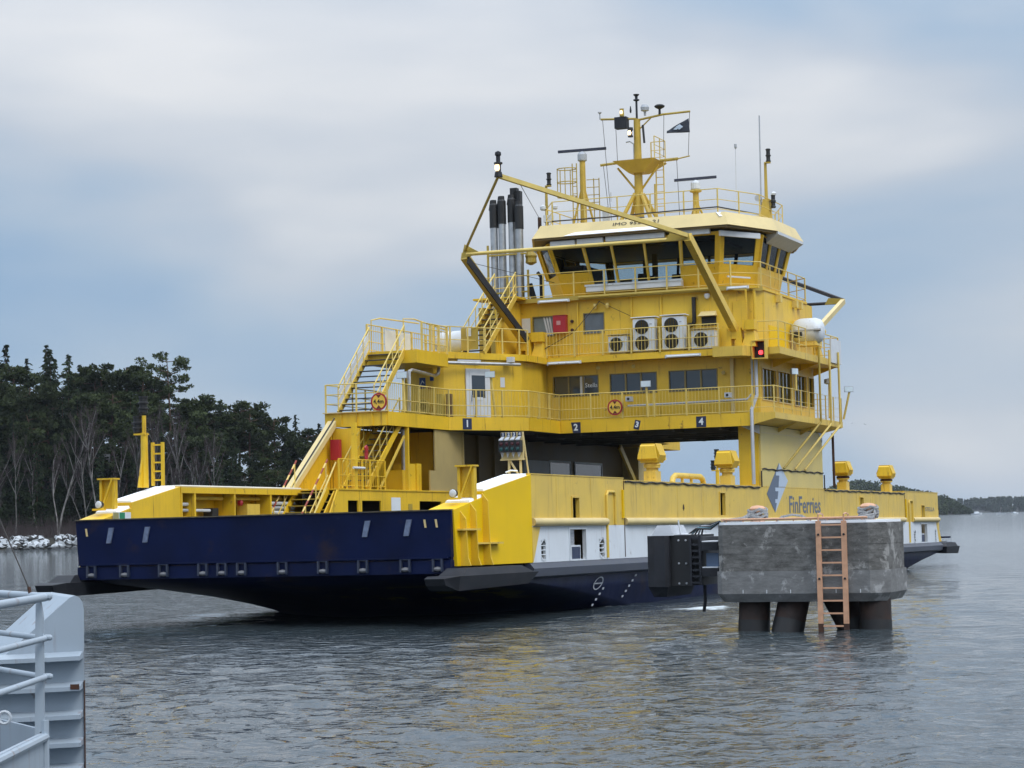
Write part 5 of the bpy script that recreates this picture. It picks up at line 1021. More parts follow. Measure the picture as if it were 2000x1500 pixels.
bx_ = obj('line_thrower_box', MB().lathe((.65, 27.5, 15.68), [(.05, -.42), (.22, -.40), (.24, 0), (.22, .40), (.05, .42)], 10, (1, 0, 0)), BLACK, F); obj('orange_cap', MB().lathe((.52, 27.5, 15.72), [(.245, -.12), (.25, 0), (.245, .16)], 10, (1, 0, 0)), mat('life_orange', (.62, .12, .03), .5), bx_)

# ---------------------------------------------------------------- exhaust stacks on the port side
exh = empty('exhaust_stack', (0, 0, 0)); exh.parent = F
for u, v, zt, zb in ((-6.66, 29.4, 17.1, 12.0), (-6.27, 29.4, 17.25, 12.0), (-5.83, 29.5, 17.3, 12.0), (-5.40, 29.3, 16.95, 12.0)):
    st = obj('silencer_pipe', MB().tube([(u, v, 9.9), (u, v, zt - .85)], .17, 12), STEEL, exh, smooth=True)
    mb = MB(); mb.tube([(u, v, zt - .9), (u, v, zt)], .195, 12); mb.lathe((u, v, zt), [(.195, 0), (.195, .12), (.14, .2), (.13, .35)], 12); mb.extr([(u - .2, v - .1, zt - .1), (u + .14, v - .1, zt - .3), (u + .14, v - .1, zt + .05), (u - .12, v - .1, zt + .35)], (0, .2, 0)); obj('stack_cap', mb, BLACK, st, smooth=False)
mb = MB(); mb.box(-5.9, -5.58, 29.5, 29.8, 17.35, 17.95); mb.box(-5.72, -5.42, 29.5, 29.8, 17.2, 17.8); obj('stack_head', mb, BLACK, exh)
mb = MB(); mb.tube([(-4.9, 29.6, 9.9), (-4.9, 29.6, 12.9), (-5.1, 29.6, 13.6)], .14, 10); mb.tube([(-4.55, 29.6, 9.9), (-4.55, 29.6, 13.9), (-4.7, 29.6, 14.1)], .08, 8); obj('side_pipe', mb, DGREY, exh)
mb = MB()
for z in (13.2, 14.9): mb.box(-6.85, -5.0, 29.15, 29.22, z, z + .07)
mb.beam((-6.9, 29.2, 9.9), (-6.9, 29.2, 15.4), .08, .08); mb.beam((-5.0, 29.2, 9.9), (-5.0, 29.2, 14.2), .08, .08); mb.beam((-5.95, 29.1, 9.9), (-5.95, 29.1, 14.0), .09, .09); obj('stack_frame', mb, YG, exh)
obj('stack_casing', MB().box(-6.4, -4.4, 27.5, 33.0, 9.85, 12.4), YG, exh)
obj('muffler_cluster', MB().lathe((-5.0, 29.6, 14.75), [(.08, -.3), (.26, -.2), (.24, .0), (.28, .1), (.2, .3), (.06, .42)], 9), YG, exh)
railing([(-4.2, 25.5, 12.44), (-5.6, 25.5, 12.44), (-6.6, 28.9, 12.44)], F, h=1.05, sp=1.3, rails=(1.0, .55))

# ---------------------------------------------------------------- light gantry frames fore and aft
def gantry(aft):
    f = M if aft else (lambda v: v)
    if aft: base_r, top_r = (5.7, 35.2, 10.6), (5.75, 43.1, 13.35)
    else: base_r, top_r = (5.75, 24.7, 10.55), (5.68, 18.95, 13.72)
    base_l, top_l = (-3.42, base_r[1], 10.55), (-3.66, top_r[1], top_r[2] - .08); ap = (1.0, f(11.4), 15.42)
    g = empty('light_gantry', (0, 0, 0)); g.parent = F
    for b_, t_, m_ in ((base_l, top_l, YG), (base_r, top_r, YP if not aft else YC)):
        o = obj('gantry_arm', MB().beam(b_, t_, .26 if not aft else .2, .34 if not aft else .24, up=(0, 1, 0)), m_, g)
    obj('arm_pad', MB().beam(Vector(base_l) + Vector((.15, 0, .05)), Vector(top_l) + Vector((.15, 0, -.15)), .05, .36, up=(0, 1, 0)), DGREY, g)
    obj('cross_tube', MB().tube([Vector(top_l) + Vector((.1, 0, .05)), Vector(top_r) + Vector((-.1, 0, -.05))], .075, 8), YH if not aft else CABLE, g)
    obj('top_beam', MB().beam(Vector(top_r) + Vector((0, 0, .05)), ap, .14, .16), YH if not aft else CABLE, g); obj('top_beam', MB().tube([Vector(top_l) + Vector((.05, 0, .2)), ap], .055, 8), YG if not aft else CABLE, g)
    obj('corner_plate', MB().extr([Vector(top_l) + Vector((-.1, -.05, -.1)), Vector(top_l) + Vector((.75, -.05, .05)), Vector(top_l) + Vector((.05, -.05, .45))], (0, .1, 0)), YG, g)
    obj('corner_plate', MB().extr([Vector(top_r) + Vector((.1, -.08, -.1)), Vector(top_r) + Vector((-.9, -.08, -.12)), Vector(top_r) + Vector((-.7, -.08, .2)), Vector(top_r) + Vector((.05, -.08, .12))], (0, .05, 0)), YG, g)
    for b_ in (base_l, base_r):
        s = -1 if b_ is base_l else 1; mb = MB(); y0 = b_[1]
        mb.extr([(b_[0] - .34, y0 - .25, 9.86), (b_[0] - .12, y0 - .25, 9.86), (b_[0] - .1, y0 - .25, 10.2), (b_[0] + .1, y0 - .25, 10.2), (b_[0] + .12, y0 - .25, 9.86), (b_[0] + .34, y0 - .25, 9.86), (b_[0] + .28, y0 - .25, 10.65), (b_[0] + .18, y0 - .25, 10.5), (b_[0] - .18, y0 - .25, 10.5), (b_[0] - .28, y0 - .25, 10.65)], (0, .5, 0)); obj('pivot_bracket', mb, Y, g)
        obj('pivot_head', MB().box(b_[0] + .35, b_[0] + .85, y0 - .2, y0 + .4, 10.55, 10.95), Y, g)
        obj('pivot_post', MB().loft([(b_[0] + .3, y0 - .2, 9.86), (b_[0] + .9, y0 - .2, 9.86), (b_[0] + .9, y0 + .6, 9.86), (b_[0] + .3, y0 + .6, 9.86)], [(b_[0] + .5, y0 - .05, 10.56), (b_[0] + .8, y0 - .05, 10.56), (b_[0] + .8, y0 + .4, 10.56), (b_[0] + .5, y0 + .4, 10.56)]), YW, g)
    o = obj('gantry_lamp', MB().lathe(ap, [(.16, -.05), (.13, .12), (.10, .15), (.10, .40), (.16, .43), (.16, .48), (.08, .5), (.08, .72), (.12, .75), (.11, .85), (.03, .9)], 10), DGREY if not aft else BLACK, g)
    if not aft:
        obj('bulb', MB().lathe((ap[0], ap[1] - .11, ap[2] + .16), [(.06, 0), (.10, .08), (.08, .22)], 8), LAMPW, o)
        obj('stay_wire', MB().tube([Vector(top_l) + Vector((.3, 0, -.3)), (-2.6, 29.6, 13.2)], .012, 5), CABLE, g); obj('stay_wire', MB().tube([(-3.9, 28.0, 16.2), (ap[0] + .4, ap[1] + .9, ap[2] - .1)], .012, 5), CABLE, g)
        obj('platform_box', MB().plan([(4.95, 24.1), (6.2, 24.1), (6.45, 24.6), (6.45, 25.2), (4.95, 25.2)], 9.48, 9.88), YP, g); obj('platform_box', MB().plan([(-4.2, 23.9), (-2.6, 23.9), (-2.6, 25.0), (-4.2, 25.0)], 9.6, 9.862), Y, g)
gantry(0); gantry(1)

# ================================================================== loose things aboard
def raft(u, v, z, r, L_, label, ax=(1, 0, 0), flag=True):
    E_ = empty('life_raft', (0, 0, 0), (0, 0, 0), label, 'life raft'); E_.location = F.matrix_basis @ Vector((u, v, z)); E_.rotation_euler = F.rotation_euler
    a = L_ / 2; prof = [(.02, -a), (r * .55, -a * .97), (r * .85, -a * .82), (r, -a * .5), (r, a * .5), (r * .85, a * .82), (r * .55, a * .97), (.02, a)]
    obj('canister', MB().lathe((0, 0, 0), prof, 20, ax), LGREY if not flag else WHITE, E_, smooth=True)
    obj('seam_band', MB().lathe((0, 0, 0), [(r * 1.005, -.02), (r * 1.03, -.02), (r * 1.03, .02), (r * 1.005, .02)], 20, ax) if not flag else MB().box(-a * .98, a * .98, -r * 1.02, -r * .99, -.03, .03), GREY, E_)
    if flag:
        obj('strap_mark', MB().box(-.5, -.15, -r * 1.0, -r * .93, -.30, -.06), BLACK, E_); obj('strap_mark', MB().box(.32, .66, -r * .97, -r * .85, -.06, .04), BLACK, E_)
        mb = MB(); mb.hexa([(-a * .7, -r * .7, -r * 1.15), (a * .7, -r * .7, -r * 1.15), (a * .7, r * .7, -r * 1.15), (-a * .7, r * .7, -r * 1.15)], [(-a * .6, -r * .6, -r * .8), (a * .6, -r * .6, -r * .8), (a * .6, r * .6, -r * .8), (-a * .6, r * .6, -r * .8)]); obj('cradle', mb, YP, E_)
    return E_
raft(7.15, 31.0, 10.92, .56, 1.35, 'large white life raft canister in its cradle on the near deck edge')
raft(-5.5, 21.9, 10.45, .5, 1.5, 'pale life raft canister behind the railing near the upper stairs', (1, 0, 0), False)
# pennant
def pennant():
    w, h = 1.05, .62; nx, ny = 14, 8; vs = []; fs = []
    for j in range(ny + 1):
        for i in range(nx + 1):
            s, t = i / nx, j / ny
            x = -w * s; z = -h * (1 - t) * (1 - .62 * s * (0.35 + .65 * t)) - .38 * s * t - .02 * s; y = .07 * math.sin(s * 6 + t * 2) * s
            if s > .8 and t > .5: x += .05 * (s - .8) * 5
            vs.append((x, y, z)); k = i + j * (nx + 1)
            if i < nx and j < ny: fs.append((k, k + 1, k + nx + 2, k + nx + 1))
    return vs, fs
vs, fs = pennant(); mb = MB().add(vs, fs)
fl = obj('flag', mb, mat('flag_slate', (.035, .042, .06), .8), None, smooth=True); fl.location = F.matrix_basis @ Vector(PEN); fl.rotation_euler = (0, R(-4), -YAW)
tag(fl, 'dark slate company flag with a pale diamond, flying from the mast', 'flag')
so = fl.modifiers.new('thickness', 'SOLIDIFY'); so.thickness = .01
mb = MB()
for q in ([(-.28, -.33), (-.42, -.20), (-.60, -.30), (-.46, -.44)], [(-.44, -.32), (-.56, -.27), (-.72, -.40), (-.56, -.42)]): mb.extr([(x, .07 * math.sin(-x / 1.05 * 6 + 1) * -x / 1.05 - .02, z) for x, z in q], (0, -.004, 0))
obj('flag_emblem', mb, LOGOL, fl)
# ================================================================== WATER
def water_mat():
    m, nt, b = newmat('sea_water'); N = NN(nt); L = nt.links.new
    b.inputs['Roughness'].default_value = 0.05; b.inputs['IOR'].default_value = 1.333; b.inputs['Specular IOR Level'].default_value = 0.5
    t = N('ShaderNodeTexCoord')
    def nz(scale, sc, det, rough=.55):
        mp = N('ShaderNodeMapping'); mp.inputs['Scale'].default_value = sc; mp.inputs['Rotation'].default_value = (0, 0, R(12)); L(t.outputs['Object'], mp.inputs['Vector'])
        q = N('ShaderNodeTexNoise'); q.inputs['Scale'].default_value = scale; q.inputs['Detail'].default_value = det; q.inputs['Roughness'].default_value = rough; q.inputs['Distortion'].default_value = .4; L(mp.outputs[0], q.inputs['Vector']); return q.outputs['Fac']
    fine = nz(7.0, (.7, 1.0, 1), 2, .5); mid = nz(2.4, (.7, 1.0, 1), 3, .5); patchy = nz(.035, (.45, 1, 1), 2)
    # calm and ruffled patches vary the ripple strength
    pr = N('ShaderNodeMapRange'); pr.inputs['From Min'].default_value = .35; pr.inputs['From Max'].default_value = .65; pr.inputs['To Min'].default_value = .35; pr.inputs['To Max'].default_value = 1.0; L(patchy, pr.inputs['Value'])
    b1 = N('ShaderNodeBump'); b1.inputs['Distance'].default_value = .036; L(pr.outputs[0], b1.inputs['Strength']); L(fine, b1.inputs['Height'])
    b2 = N('ShaderNodeBump'); b2.inputs['Distance'].default_value = .135; b2.inputs['Strength'].default_value = .8; L(mid, b2.inputs['Height']); L(b1.outputs[0], b2.inputs['Normal'])
    L(b2.outputs[0], b.inputs['Normal'])
    # wash: foam churned up between the hull and the mooring dolphin
    s = N('ShaderNodeSeparateXYZ'); L(t.outputs['Object'], s.inputs[0])
    def blob(cx, cy, rx, ry):
        a = N('ShaderNodeMath', operation='SUBTRACT'); L(s.outputs['X'], a.inputs[0]); a.inputs[1].default_value = cx; a2 = N('ShaderNodeMath', operation='DIVIDE'); L(a.outputs[0], a2.inputs[0]); a2.inputs[1].default_value = rx
        c = N('ShaderNodeMath', operation='SUBTRACT'); L(s.outputs['Y'], c.inputs[0]); c.inputs[1].default_value = cy; c2 = N('ShaderNodeMath', operation='DIVIDE'); L(c.outputs[0], c2.inputs[0]); c2.inputs[1].default_value = ry
        p = N('ShaderNodeMath', operation='MULTIPLY'); L(a2.outputs[0], p.inputs[0]); L(a2.outputs[0], p.inputs[1]); q = N('ShaderNodeMath', operation='MULTIPLY_ADD'); L(c2.outputs[0], q.inputs[0]); L(c2.outputs[0], q.inputs[1]); L(p.outputs[0], q.inputs[2])
        g = N('ShaderNodeMapRange'); g.inputs['From Min'].default_value = 1.0; g.inputs['From Max'].default_value = 0.0; L(q.outputs[0], g.inputs['Value']); return g.outputs[0]
    f1 = blob(6.0, 73.5, 1.7, 2.2); f2 = blob(3.2, 76.5, 4.0, 1.6)
    mx_ = N('ShaderNodeMath', operation='MAXIMUM'); L(f1, mx_.inputs[0]); h_ = N('ShaderNodeMath', operation='MULTIPLY'); L(f2, h_.inputs[0]); h_.inputs[1].default_value = .55; L(h_.outputs[0], mx_.inputs[1])
    fn = nz(2.1, (.45, 1.0, 1), 7, .72); add = N('ShaderNodeMath', operation='MULTIPLY_ADD'); L(mx_.outputs[0], add.inputs[0]); add.inputs[1].default_value = .30; L(fn, add.inputs[2])
    th = N('ShaderNodeMapRange'); th.inputs['From Min'].default_value = .70; th.inputs['From Max'].default_value = .80; L(add.outputs[0], th.inputs['Value'])
    mxc = N('ShaderNodeMix', data_type='RGBA'); L(th.outputs[0], mxc.inputs['Factor']); mxc.inputs['A'].default_value = (.036, .047, .053, 1); mxc.inputs['B'].default_value = (.62, .68, .72, 1); L(mxc.outputs['Result'], b.inputs['Base Color'])
    rr = N('ShaderNodeMapRange'); rr.inputs['To Min'].default_value = .05; rr.inputs['To Max'].default_value = .8; L(th.outputs[0], rr.inputs['Value']); L(rr.outputs[0], b.inputs['Roughness'])
    return m
def water():
    rng = np.random.default_rng(3)
    fine = np.linspace(-R(17.5), R(17.5), 560); ca = np.linspace(R(17.5), 2 * math.pi - R(17.5), 60)[1:-1]
    ang = np.concatenate([fine, ca])
    d = [1.0, 3.0, 6.0, 10, 14]; x = CAM_H * 2278 / 18.0
    while x > 1.2: d.append(CAM_H * 2278 / x); x -= .55 if x > 18 else .12 * x / 2 + .15
    d += [8000, 16000]; d = np.array(d); sp = np.gradient(d)
    A, D = np.meshgrid(ang, d); X = D * np.sin(A); Yy = D * np.cos(A); Z = np.zeros_like(X); SP = np.maximum(sp[:, None], D * (35 / 180 * math.pi / 560))
    SP = np.where((np.abs(np.mod(A + math.pi, 2 * math.pi) - math.pi) < R(17.6)), SP, 1e6)
    for k in range(70):
        lam = .3 * (4.0 / .3) ** rng.random(); th = rng.normal(R(75), R(38)); kx, ky = math.cos(th) * 2 * math.pi / lam, math.sin(th) * 2 * math.pi / lam
        amp = .0033 * lam ** .66 * rng.uniform(.5, 1.3); ok = np.clip(lam / (2.2 * SP) - 1, 0, 1)
        Z += ok * amp * np.sin(kx * X + ky * Yy + rng.uniform(0, 6.28))
    n, m = X.shape; vs = np.stack([X, Yy, Z], -1).reshape(-1, 3)
    ii, jj = np.meshgrid(np.arange(m), np.arange(n - 1)); a = jj * m + ii; b = jj * m + (ii + 1) % m
    fs = np.stack([a, a + m, b + m, b], -1).reshape(-1, 4)
    vs = np.vstack([vs, [[0, 0, 0]]]); c = len(vs) - 1
    tri = np.stack([np.full(m, c), np.arange(m), (np.arange(m) + 1) % m], -1)
    me = bpy.data.meshes.new('water'); nv = len(vs); me.vertices.add(nv); me.vertices.foreach_set('co', vs.ravel())
    loops = np.concatenate([fs.ravel(), tri.ravel()]); me.loops.add(len(loops)); me.loops.foreach_set('vertex_index', loops)
    st = np.concatenate([np.arange(len(fs)) * 4, len(fs) * 4 + np.arange(len(tri)) * 3]); tot = np.concatenate([np.full(len(fs), 4), np.full(len(tri), 3)])
    me.polygons.add(len(st)); me.polygons.foreach_set('loop_start', st); me.polygons.foreach_set('loop_total', tot); me.polygons.foreach_set('use_smooth', np.ones(len(st), bool)); me.update(calc_edges=True); me.validate()
    bm = bmesh.new(); bm.from_mesh(me); bmesh.ops.recalc_face_normals(bm, faces=bm.faces)
    if sum(f.normal.z for f in list(bm.faces)[:50]) < 0: bmesh.ops.reverse_faces(bm, faces=bm.faces)
    bm.to_mesh(me); bm.free()
    me.materials.append(water_mat()); o = bpy.data.objects.new('water', me); COL.objects.link(o); o['kind'] = 'structure'
water()

# ================================================================== MOORING DOLPHIN
def concrete(name, col, dark):
    m, nt, b = newmat(name); N = NN(nt); L = nt.links.new; b.inputs['Roughness'].default_value = .9
    t = N('ShaderNodeTexCoord'); mp = N('ShaderNodeMapping'); mp.inputs['Scale'].default_value = (1.0, 1.0, 2.2); L(t.outputs['Object'], mp.inputs['Vector'])
    q = N('ShaderNodeTexNoise'); q.inputs['Scale'].default_value = 2.3; q.inputs['Detail'].default_value = 9; q.inputs['Roughness'].default_value = .74; L(mp.outputs[0], q.inputs['Vector'])
    q2 = N('ShaderNodeTexNoise'); q2.inputs['Scale'].default_value = 1.7; q2.inputs['Detail'].default_value = 9; q2.inputs['Roughness'].default_value = .72; L(t.outputs['Object'], q2.inputs['Vector'])
    r = N('ShaderNodeValToRGB'); r.color_ramp.elements[0].position = .36; r.color_ramp.elements[1].position = .70; r.color_ramp.elements[0].color = (*dark, 1); r.color_ramp.elements[1].color = (*col, 1); L(q.outputs['Fac'], r.inputs['Fac'])
    g = N('ShaderNodeMapRange'); g.inputs['From Min'].default_value = .56; g.inputs['From Max'].default_value = .62; g.inputs['To Max'].default_value = .75; L(q2.outputs['Fac'], g.inputs['Value'])
    k = N('ShaderNodeMix', data_type='RGBA'); L(g.outputs[0], k.inputs['Factor']); L(r.outputs['Color'], k.inputs['A']); k.inputs['B'].default_value = tuple(c * 1.7 for c in col) + (1,); L(k.outputs['Result'], b.inputs['Base Color'])
    bp = N('ShaderNodeBump'); bp.inputs['Strength'].default_value = .5; bp.inputs['Distance'].default_value = .04; L(q.outputs['Fac'], bp.inputs['Height']); L(bp.outputs[0], b.inputs['Normal']); return m
CONC = concrete('weathered_concrete', (.22, .215, .205), (.065, .063, .058)); CONL = concrete('damp_lower_concrete', (.23, .23, .228), (.14, .14, .138))
sy, cy = math.sin(YAW), math.cos(YAW)
def plan_world(u, v): return (-5.503 + sy * v + cy * u, 71.287 + cy * v - sy * u, 0)
DO = empty('mooring_dolphin', plan_world(16.9, -8.0), (0, 0, -YAW), 'grey concrete mooring dolphin on steel piles with a salmon ladder', 'mooring dolphin')
def chamf(hw, d, c, o=0): return [(-hw + c * .4, -o), (hw - c, -o), (hw, c - o), (hw, d - c), (hw - c, d), (-hw + c, d), (-hw, d - c), (-hw, c * .4 - o)]
ub = obj('upper_block', MB().plan(chamf(2.15, 2.58, .40, -.02), 1.52, 2.698), CONC, DO)
_zz = [1.521, 1.74, 1.95, 2.17, 2.36, 2.54, 2.70]; _jr = random.Random(4)
for a, b in zip(_zz[:-1], _zz[1:]):       # board-marked courses left by the formwork
    obj('board_course', MB().plan(chamf(2.165 + _jr.uniform(-.004, .004), 2.6, .40, _jr.uniform(-.003, .005)), a + .002, b - .001), CONC, ub)
lw = MB(); lw.plan(chamf(2.21, 2.66, .42, .035), .95, 1.519); a = [(x, y, .95) for x, y in chamf(2.21, 2.66, .42, .035)]; b_ = [(x * .94, .12 + y * .94, .74) for x, y in chamf(2.21, 2.66, .42, .035)]; lw.loft(b_, [(x, y, z - .001) for x, y, z in a]); obj('lower_block', lw, CONL, DO)
sn = MB(); sn.plan(chamf(2.13, 2.5, .4), 2.702, 2.77); obj('snow', sn, SNOW, DO)
tide = RUST
for (tx_, ty_), (bx2, by2) in (((-1.40, .72), (-1.42, .62)), ((-.34, .72), (-.50, .5)), ((.62, 1.2), (1.05, 1.3)), ((1.72, .72), (1.74, .65)), ((.9, 2.0), (.9, 2.3))):
    k = obj('pile', MB().tube([(tx_ + (tx_ - bx2) * 0, ty_, .9), (bx2, by2, 0.0), (bx2 + (bx2 - tx_), by2 * 2 - ty_, -1.0)], .40, 16), PILEM, DO, smooth=True)
    obj('tide_band', MB().tube([(lerp(tx_, bx2, .72), lerp(ty_, by2, .72), .25), (bx2 + (bx2 - tx_) * .3, by2 + (by2 - ty_) * .3, -.3)], .408, 16), BLACK, k, smooth=True)
ldr = MB()
la = obj('ladder', MB().box(.47, .60, -.16, -.10, 0.20, 2.76), SALMON, DO); obj('stile', MB().box(1.12, 1.25, -.16, -.10, 0.20, 2.76), SALMON, la)
for x0 in (.47, 1.12): obj('stile_foot', MB().box(x0, x0 + .13, -.16, -.10, -.5, .199), RUST, la)
rm = MB().box(.60, 1.12, -.155, -.11, -.02, .02).mesh('rung', SALMON)
for k in range(9): obj('rung', rm, parent=la, loc=(0, 0, 2.66 - k * .315))
bm_ = MB().lathe((0, 0, 0), [(.03, 0), (.03, -.02), (.01, -.03)], 8, (0, 1, 0)).mesh('bolt', BLACK)
for x in (.535, 1.185):
    for z in (2.42, 1.32): obj('bolt', bm_, parent=la, loc=(x, -.16, z))
for x in (.535, 1.185): obj('grab_hoop', MB().tube([(x, -.12, 2.76), (x, -.12, 2.92), (x, .1, 2.95), (x, .35, 2.92), (x, .35, 2.77)], .02, 6), SALMON, la)
mb = MB(); mb.tube([(-1.95, .02, 2.83), (1.75, .02, 2.83)], .03, 8); mb.tube([(-1.95, .02, 2.83), (-2.1, .3, 2.83), (-2.1, 2.1, 2.83)], .03, 8); kr = obj('kerb_rail', mb, SALMON, DO)
for k in range(9): obj('kerb_post', MB().tube([(-1.9 + k * .44, .02, 2.70), (-1.9 + k * .44, .02, 2.83)], .02, 6), SALMON, kr)
for k in range(5): obj('form_tie_mark', MB().box(-1.5 + k * .62 + (.55 if k > 2 else 0), -1.48 + k * .62 + (.55 if k > 2 else 0), -.045, -.036, .96, 1.05), LGREY, DO)
BO = []
for x in (-1.35, 1.55):
    mb = MB(); mb.lathe((x, 1.0, 2.77), [(.20, 0), (.15, .05), (.12, .20), (.20, .27), (.22, .34), (.15, .40), (.02, .42)], 12); BO.append(obj('bollard', mb, SALMON, DO, smooth=True))
# fender on its hinged frame, to the left
PX = -.05
fp = MB(); fp.plan([(-4.32, .85), (-4.1, .7), (-3.80, .7), (-3.72, .8), (-3.72, 3.1), (-4.32, 3.1)], 1.12, 2.45); fn_ = obj('fender_panel', fp, DGREY, DO, 'black rubber fender panel')
obj('fender_nose', MB().loft([(-4.2, .95, .85), (-3.85, .95, .85), (-3.85, 3.0, .85), (-4.2, 3.0, .85)], [(-4.32, .85, 1.118), (-3.74, .75, 1.118), (-3.74, 3.1, 1.118), (-4.32, 3.1, 1.118)]), DGREY, fn_)
obj('fender_cap', MB().loft([(-4.20, .85, 2.452), (-3.62, .85, 2.452), (-3.62, 2.2, 2.452), (-4.20, 2.2, 2.452)], [(-4.08, .95, 2.72), (-3.72, .95, 2.72), (-3.72, 2.1, 2.72), (-4.08, 2.1, 2.72)]), GREY, fn_)
obj('fender_frame', MB().box(-3.718, -3.16, .95, 3.0, 1.14, 2.46), BLACK, fn_); obj('snow', MB().box(-3.70, -3.2, 1.0, 2.9, 2.462, 2.49), SNOW, fn_)
mb = MB(); mb.box(-3.158, -3.10, .78, .92, 1.16, 2.44); mb.box(-2.90, -2.84, .78, .92, 1.16, 2.44); obj('frame_channel', mb, DGREY, fn_)
rs = MB().box(-3.10, -2.90, .8, .9, -.025, .025).mesh('frame_slat', DGREY)
for k in range(8): obj('frame_slat', rs, parent=fn_, loc=(0, 0, 1.22 + k * .165))
obj('frame_back', MB().box(-3.158, -2.86, 1.0, 2.9, 1.15, 2.40), INT, fn_)
for z in (2.05, 1.38):
    ar = obj('fender_arm', MB().box(-2.84, -2.39, .8, 1.6, z, z + .22), DGREY, fn_); obj('snow', MB().box(-2.82, -2.40, .82, 1.58, z + .221, z + .25), SNOW, fn_)
obj('hydraulic_tank', MB().box(-2.75, -2.42, .95, 1.3, 1.62, 1.98), mat('tank_blue', (.10, .15, .24), .4), fn_)
for k in range(5): obj('hose', MB().tube([(-3.3 + k * .06, 1.2 + .1 * k, 2.47), (-3.05 + .05 * k, 1.1, 2.62 + .02 * k), (-2.6, .9, 2.60 + .03 * k), (-2.3, .8, 2.80)], .025, 6), (BLACK, mat('hose_teal', (.10, .20, .24), .5), BLACK, GREY, BLACK)[k], fn_)
obj('mooring_hook', MB().tube([(-3.45, 1.0, 2.48), (-3.5, 1.0, 2.8), (-3.5, 1.0, 2.86)], .02, 6), LGREY, fn_)
obj('drop_chain', MB().tube([(-2.95, 1.4, 1.14), (-2.95, 1.4, .7), (-2.99, 1.4, .45)], .045, 6), DGREY, fn_)
for z in (2.32, 1.72, 1.2):
    for y_ in (.0, .5): obj('bolt', MB().lathe((-3.5 + y_ * .4, .95, z), [(.03, 0), (.02, -.03)], 8, (0, 1, 0)), GREY, fn_)
# ropes lying on the bollards
DM = Matrix.Translation(DO.location) @ Matrix.Rotation(-YAW, 4, 'Z')
def rope(x, tail, label):
    pts = []
    for k in range(60):
        a_ = k / 60 * 2 * math.pi * 3.2; r_ = .21 + .03 * math.sin(k * .7); pts.append((x + r_ * math.cos(a_), 1.0 + r_ * math.sin(a_), 2.83 + k / 60 * .26 + .03 * math.sin(k * 1.1)))
    for (dx, dy, z) in tail: pts.append((x + dx, 1.0 + dy, z))
    o = obj('mooring_rope', MB().tube(pts, .042, 6), ROPE, None, smooth=True); o.matrix_world = DM; tag(o, label, 'rope', 'ropes on the mooring dolphin'); return o
rope(-1.35, [(-.3, -.4, 2.86), (-.6, -.6, 2.82), (-.75, -.5, 2.81), (-.55, -.3, 2.83), (-.3, -.5, 2.81), (-.5, -.75, 2.81)], 'grey mooring rope coiled on the dolphin bollard nearer the black fender')
rope(1.55, [(.25, -.35, 2.9), (-.1, -.55, 2.83), (-.7, -.7, 2.82), (-1.1, -.8, 2.81), (-.6, -.85, 2.81), (.3, -.6, 2.82)], 'grey mooring rope coiled on the dolphin bollard farther from the fender')
o = obj('mooring_rope', MB().tube([(-.75, .6, 2.78), (-.6, .62, 2.88), (-.35, .65, 2.93), (-.1, .66, 2.9), (.1, .66, 2.78)], .035, 6), ROPE, None, smooth=True); o.matrix_world = DM; tag(o, 'loose loop of grey rope arching between the two dolphin bollards', 'rope', 'ropes on the mooring dolphin')

# ================================================================== GREY VESSEL IN THE FOREGROUND
GV = empty('berthed_vessel', (-3.6, 17.5, 0), (0, 0, 0), 'pale grey steel vessel corner with ribbed plate and pipe railing, left foreground', 'vessel')
G0 = Vector((3.6, -17.5, 0))
def gv(mb): mb.v = [tuple(Vector(p) + G0) for p in mb.v]; return mb
face = [(-3.41, -.6), (-3.405, 2.30), (-3.415, 2.36), (-3.44, 2.40), (-3.475, 2.415), (-3.515, 2.40), (-4.06, 1.93), (-5.6, .62), (-5.6, -.6)]
pl = obj('ramp_plate', gv(MB().extr([(x, 18.0, z) for x, z in face], (-.42, 1.15, .0))), SHIPGREY, GV)
obj('plate_edge_rust', gv(MB().box(-3.409, -3.404, 17.985, 18.02, .6, 1.75)), RUST, pl)
for z in (1.955, 1.72, 1.50, 1.285, 1.085, .86):
    n = 8; top = [(lerp(-5.4, -3.415, i / n), 18.0, z + .025 * (i / n) ** 3 - .02) for i in range(n + 1)]
    mb = MB()
    for p, q in zip(top[:-1], top[1:]):
        mb.hexa([(p[0], 17.86, p[2] - .045), (q[0], 17.86, q[2] - .045), (q[0], 17.999, q[2] - .035), (p[0], 17.999, p[2] - .035)], [(p[0], 17.86, p[2] - .012), (q[0], 17.86, q[2] - .012), (q[0], 17.999, q[2] + .02), (p[0], 17.999, p[2] + .02)])
    obj('stiffener', gv(mb), SHIPGREY, pl)
obj('rust_spot', gv(MB().box(-3.49, -3.42, 17.855, 17.861, 1.69, 1.73)), RUST, pl)
C_ = Vector((-3.455, 16.6, 0)); dA = Vector((-.47, .88, 0)).normalized(); dB = Vector((.02, -1, 0)).normalized()
rl = MB(); ra = None
for z, r_ in ((2.452, .030), (2.155, .022), (1.875, .022)):
    o = obj('rail', gv(MB().tube([C_ + dA * 3 + Vector((0, 0, z)), C_ + dA * .1 + Vector((0, 0, z)), C_ + Vector((.02, 0, z))], r_, 10)), SHIPGREY, GV, smooth=True); o2 = obj('rail', gv(MB().tube([C_ + Vector((.03, .02, z - .006)), C_ + dB * 4 + Vector((0, 0, z))], r_, 10)), SHIPGREY, GV, smooth=True)
    obj('rail_end', gv(MB().lathe(C_ + Vector((.0, 0, z)), [(r_, 0), (r_, .07), (r_ * .5, .085)], 10, (1, 0, 0))), SHIPGREY, o)
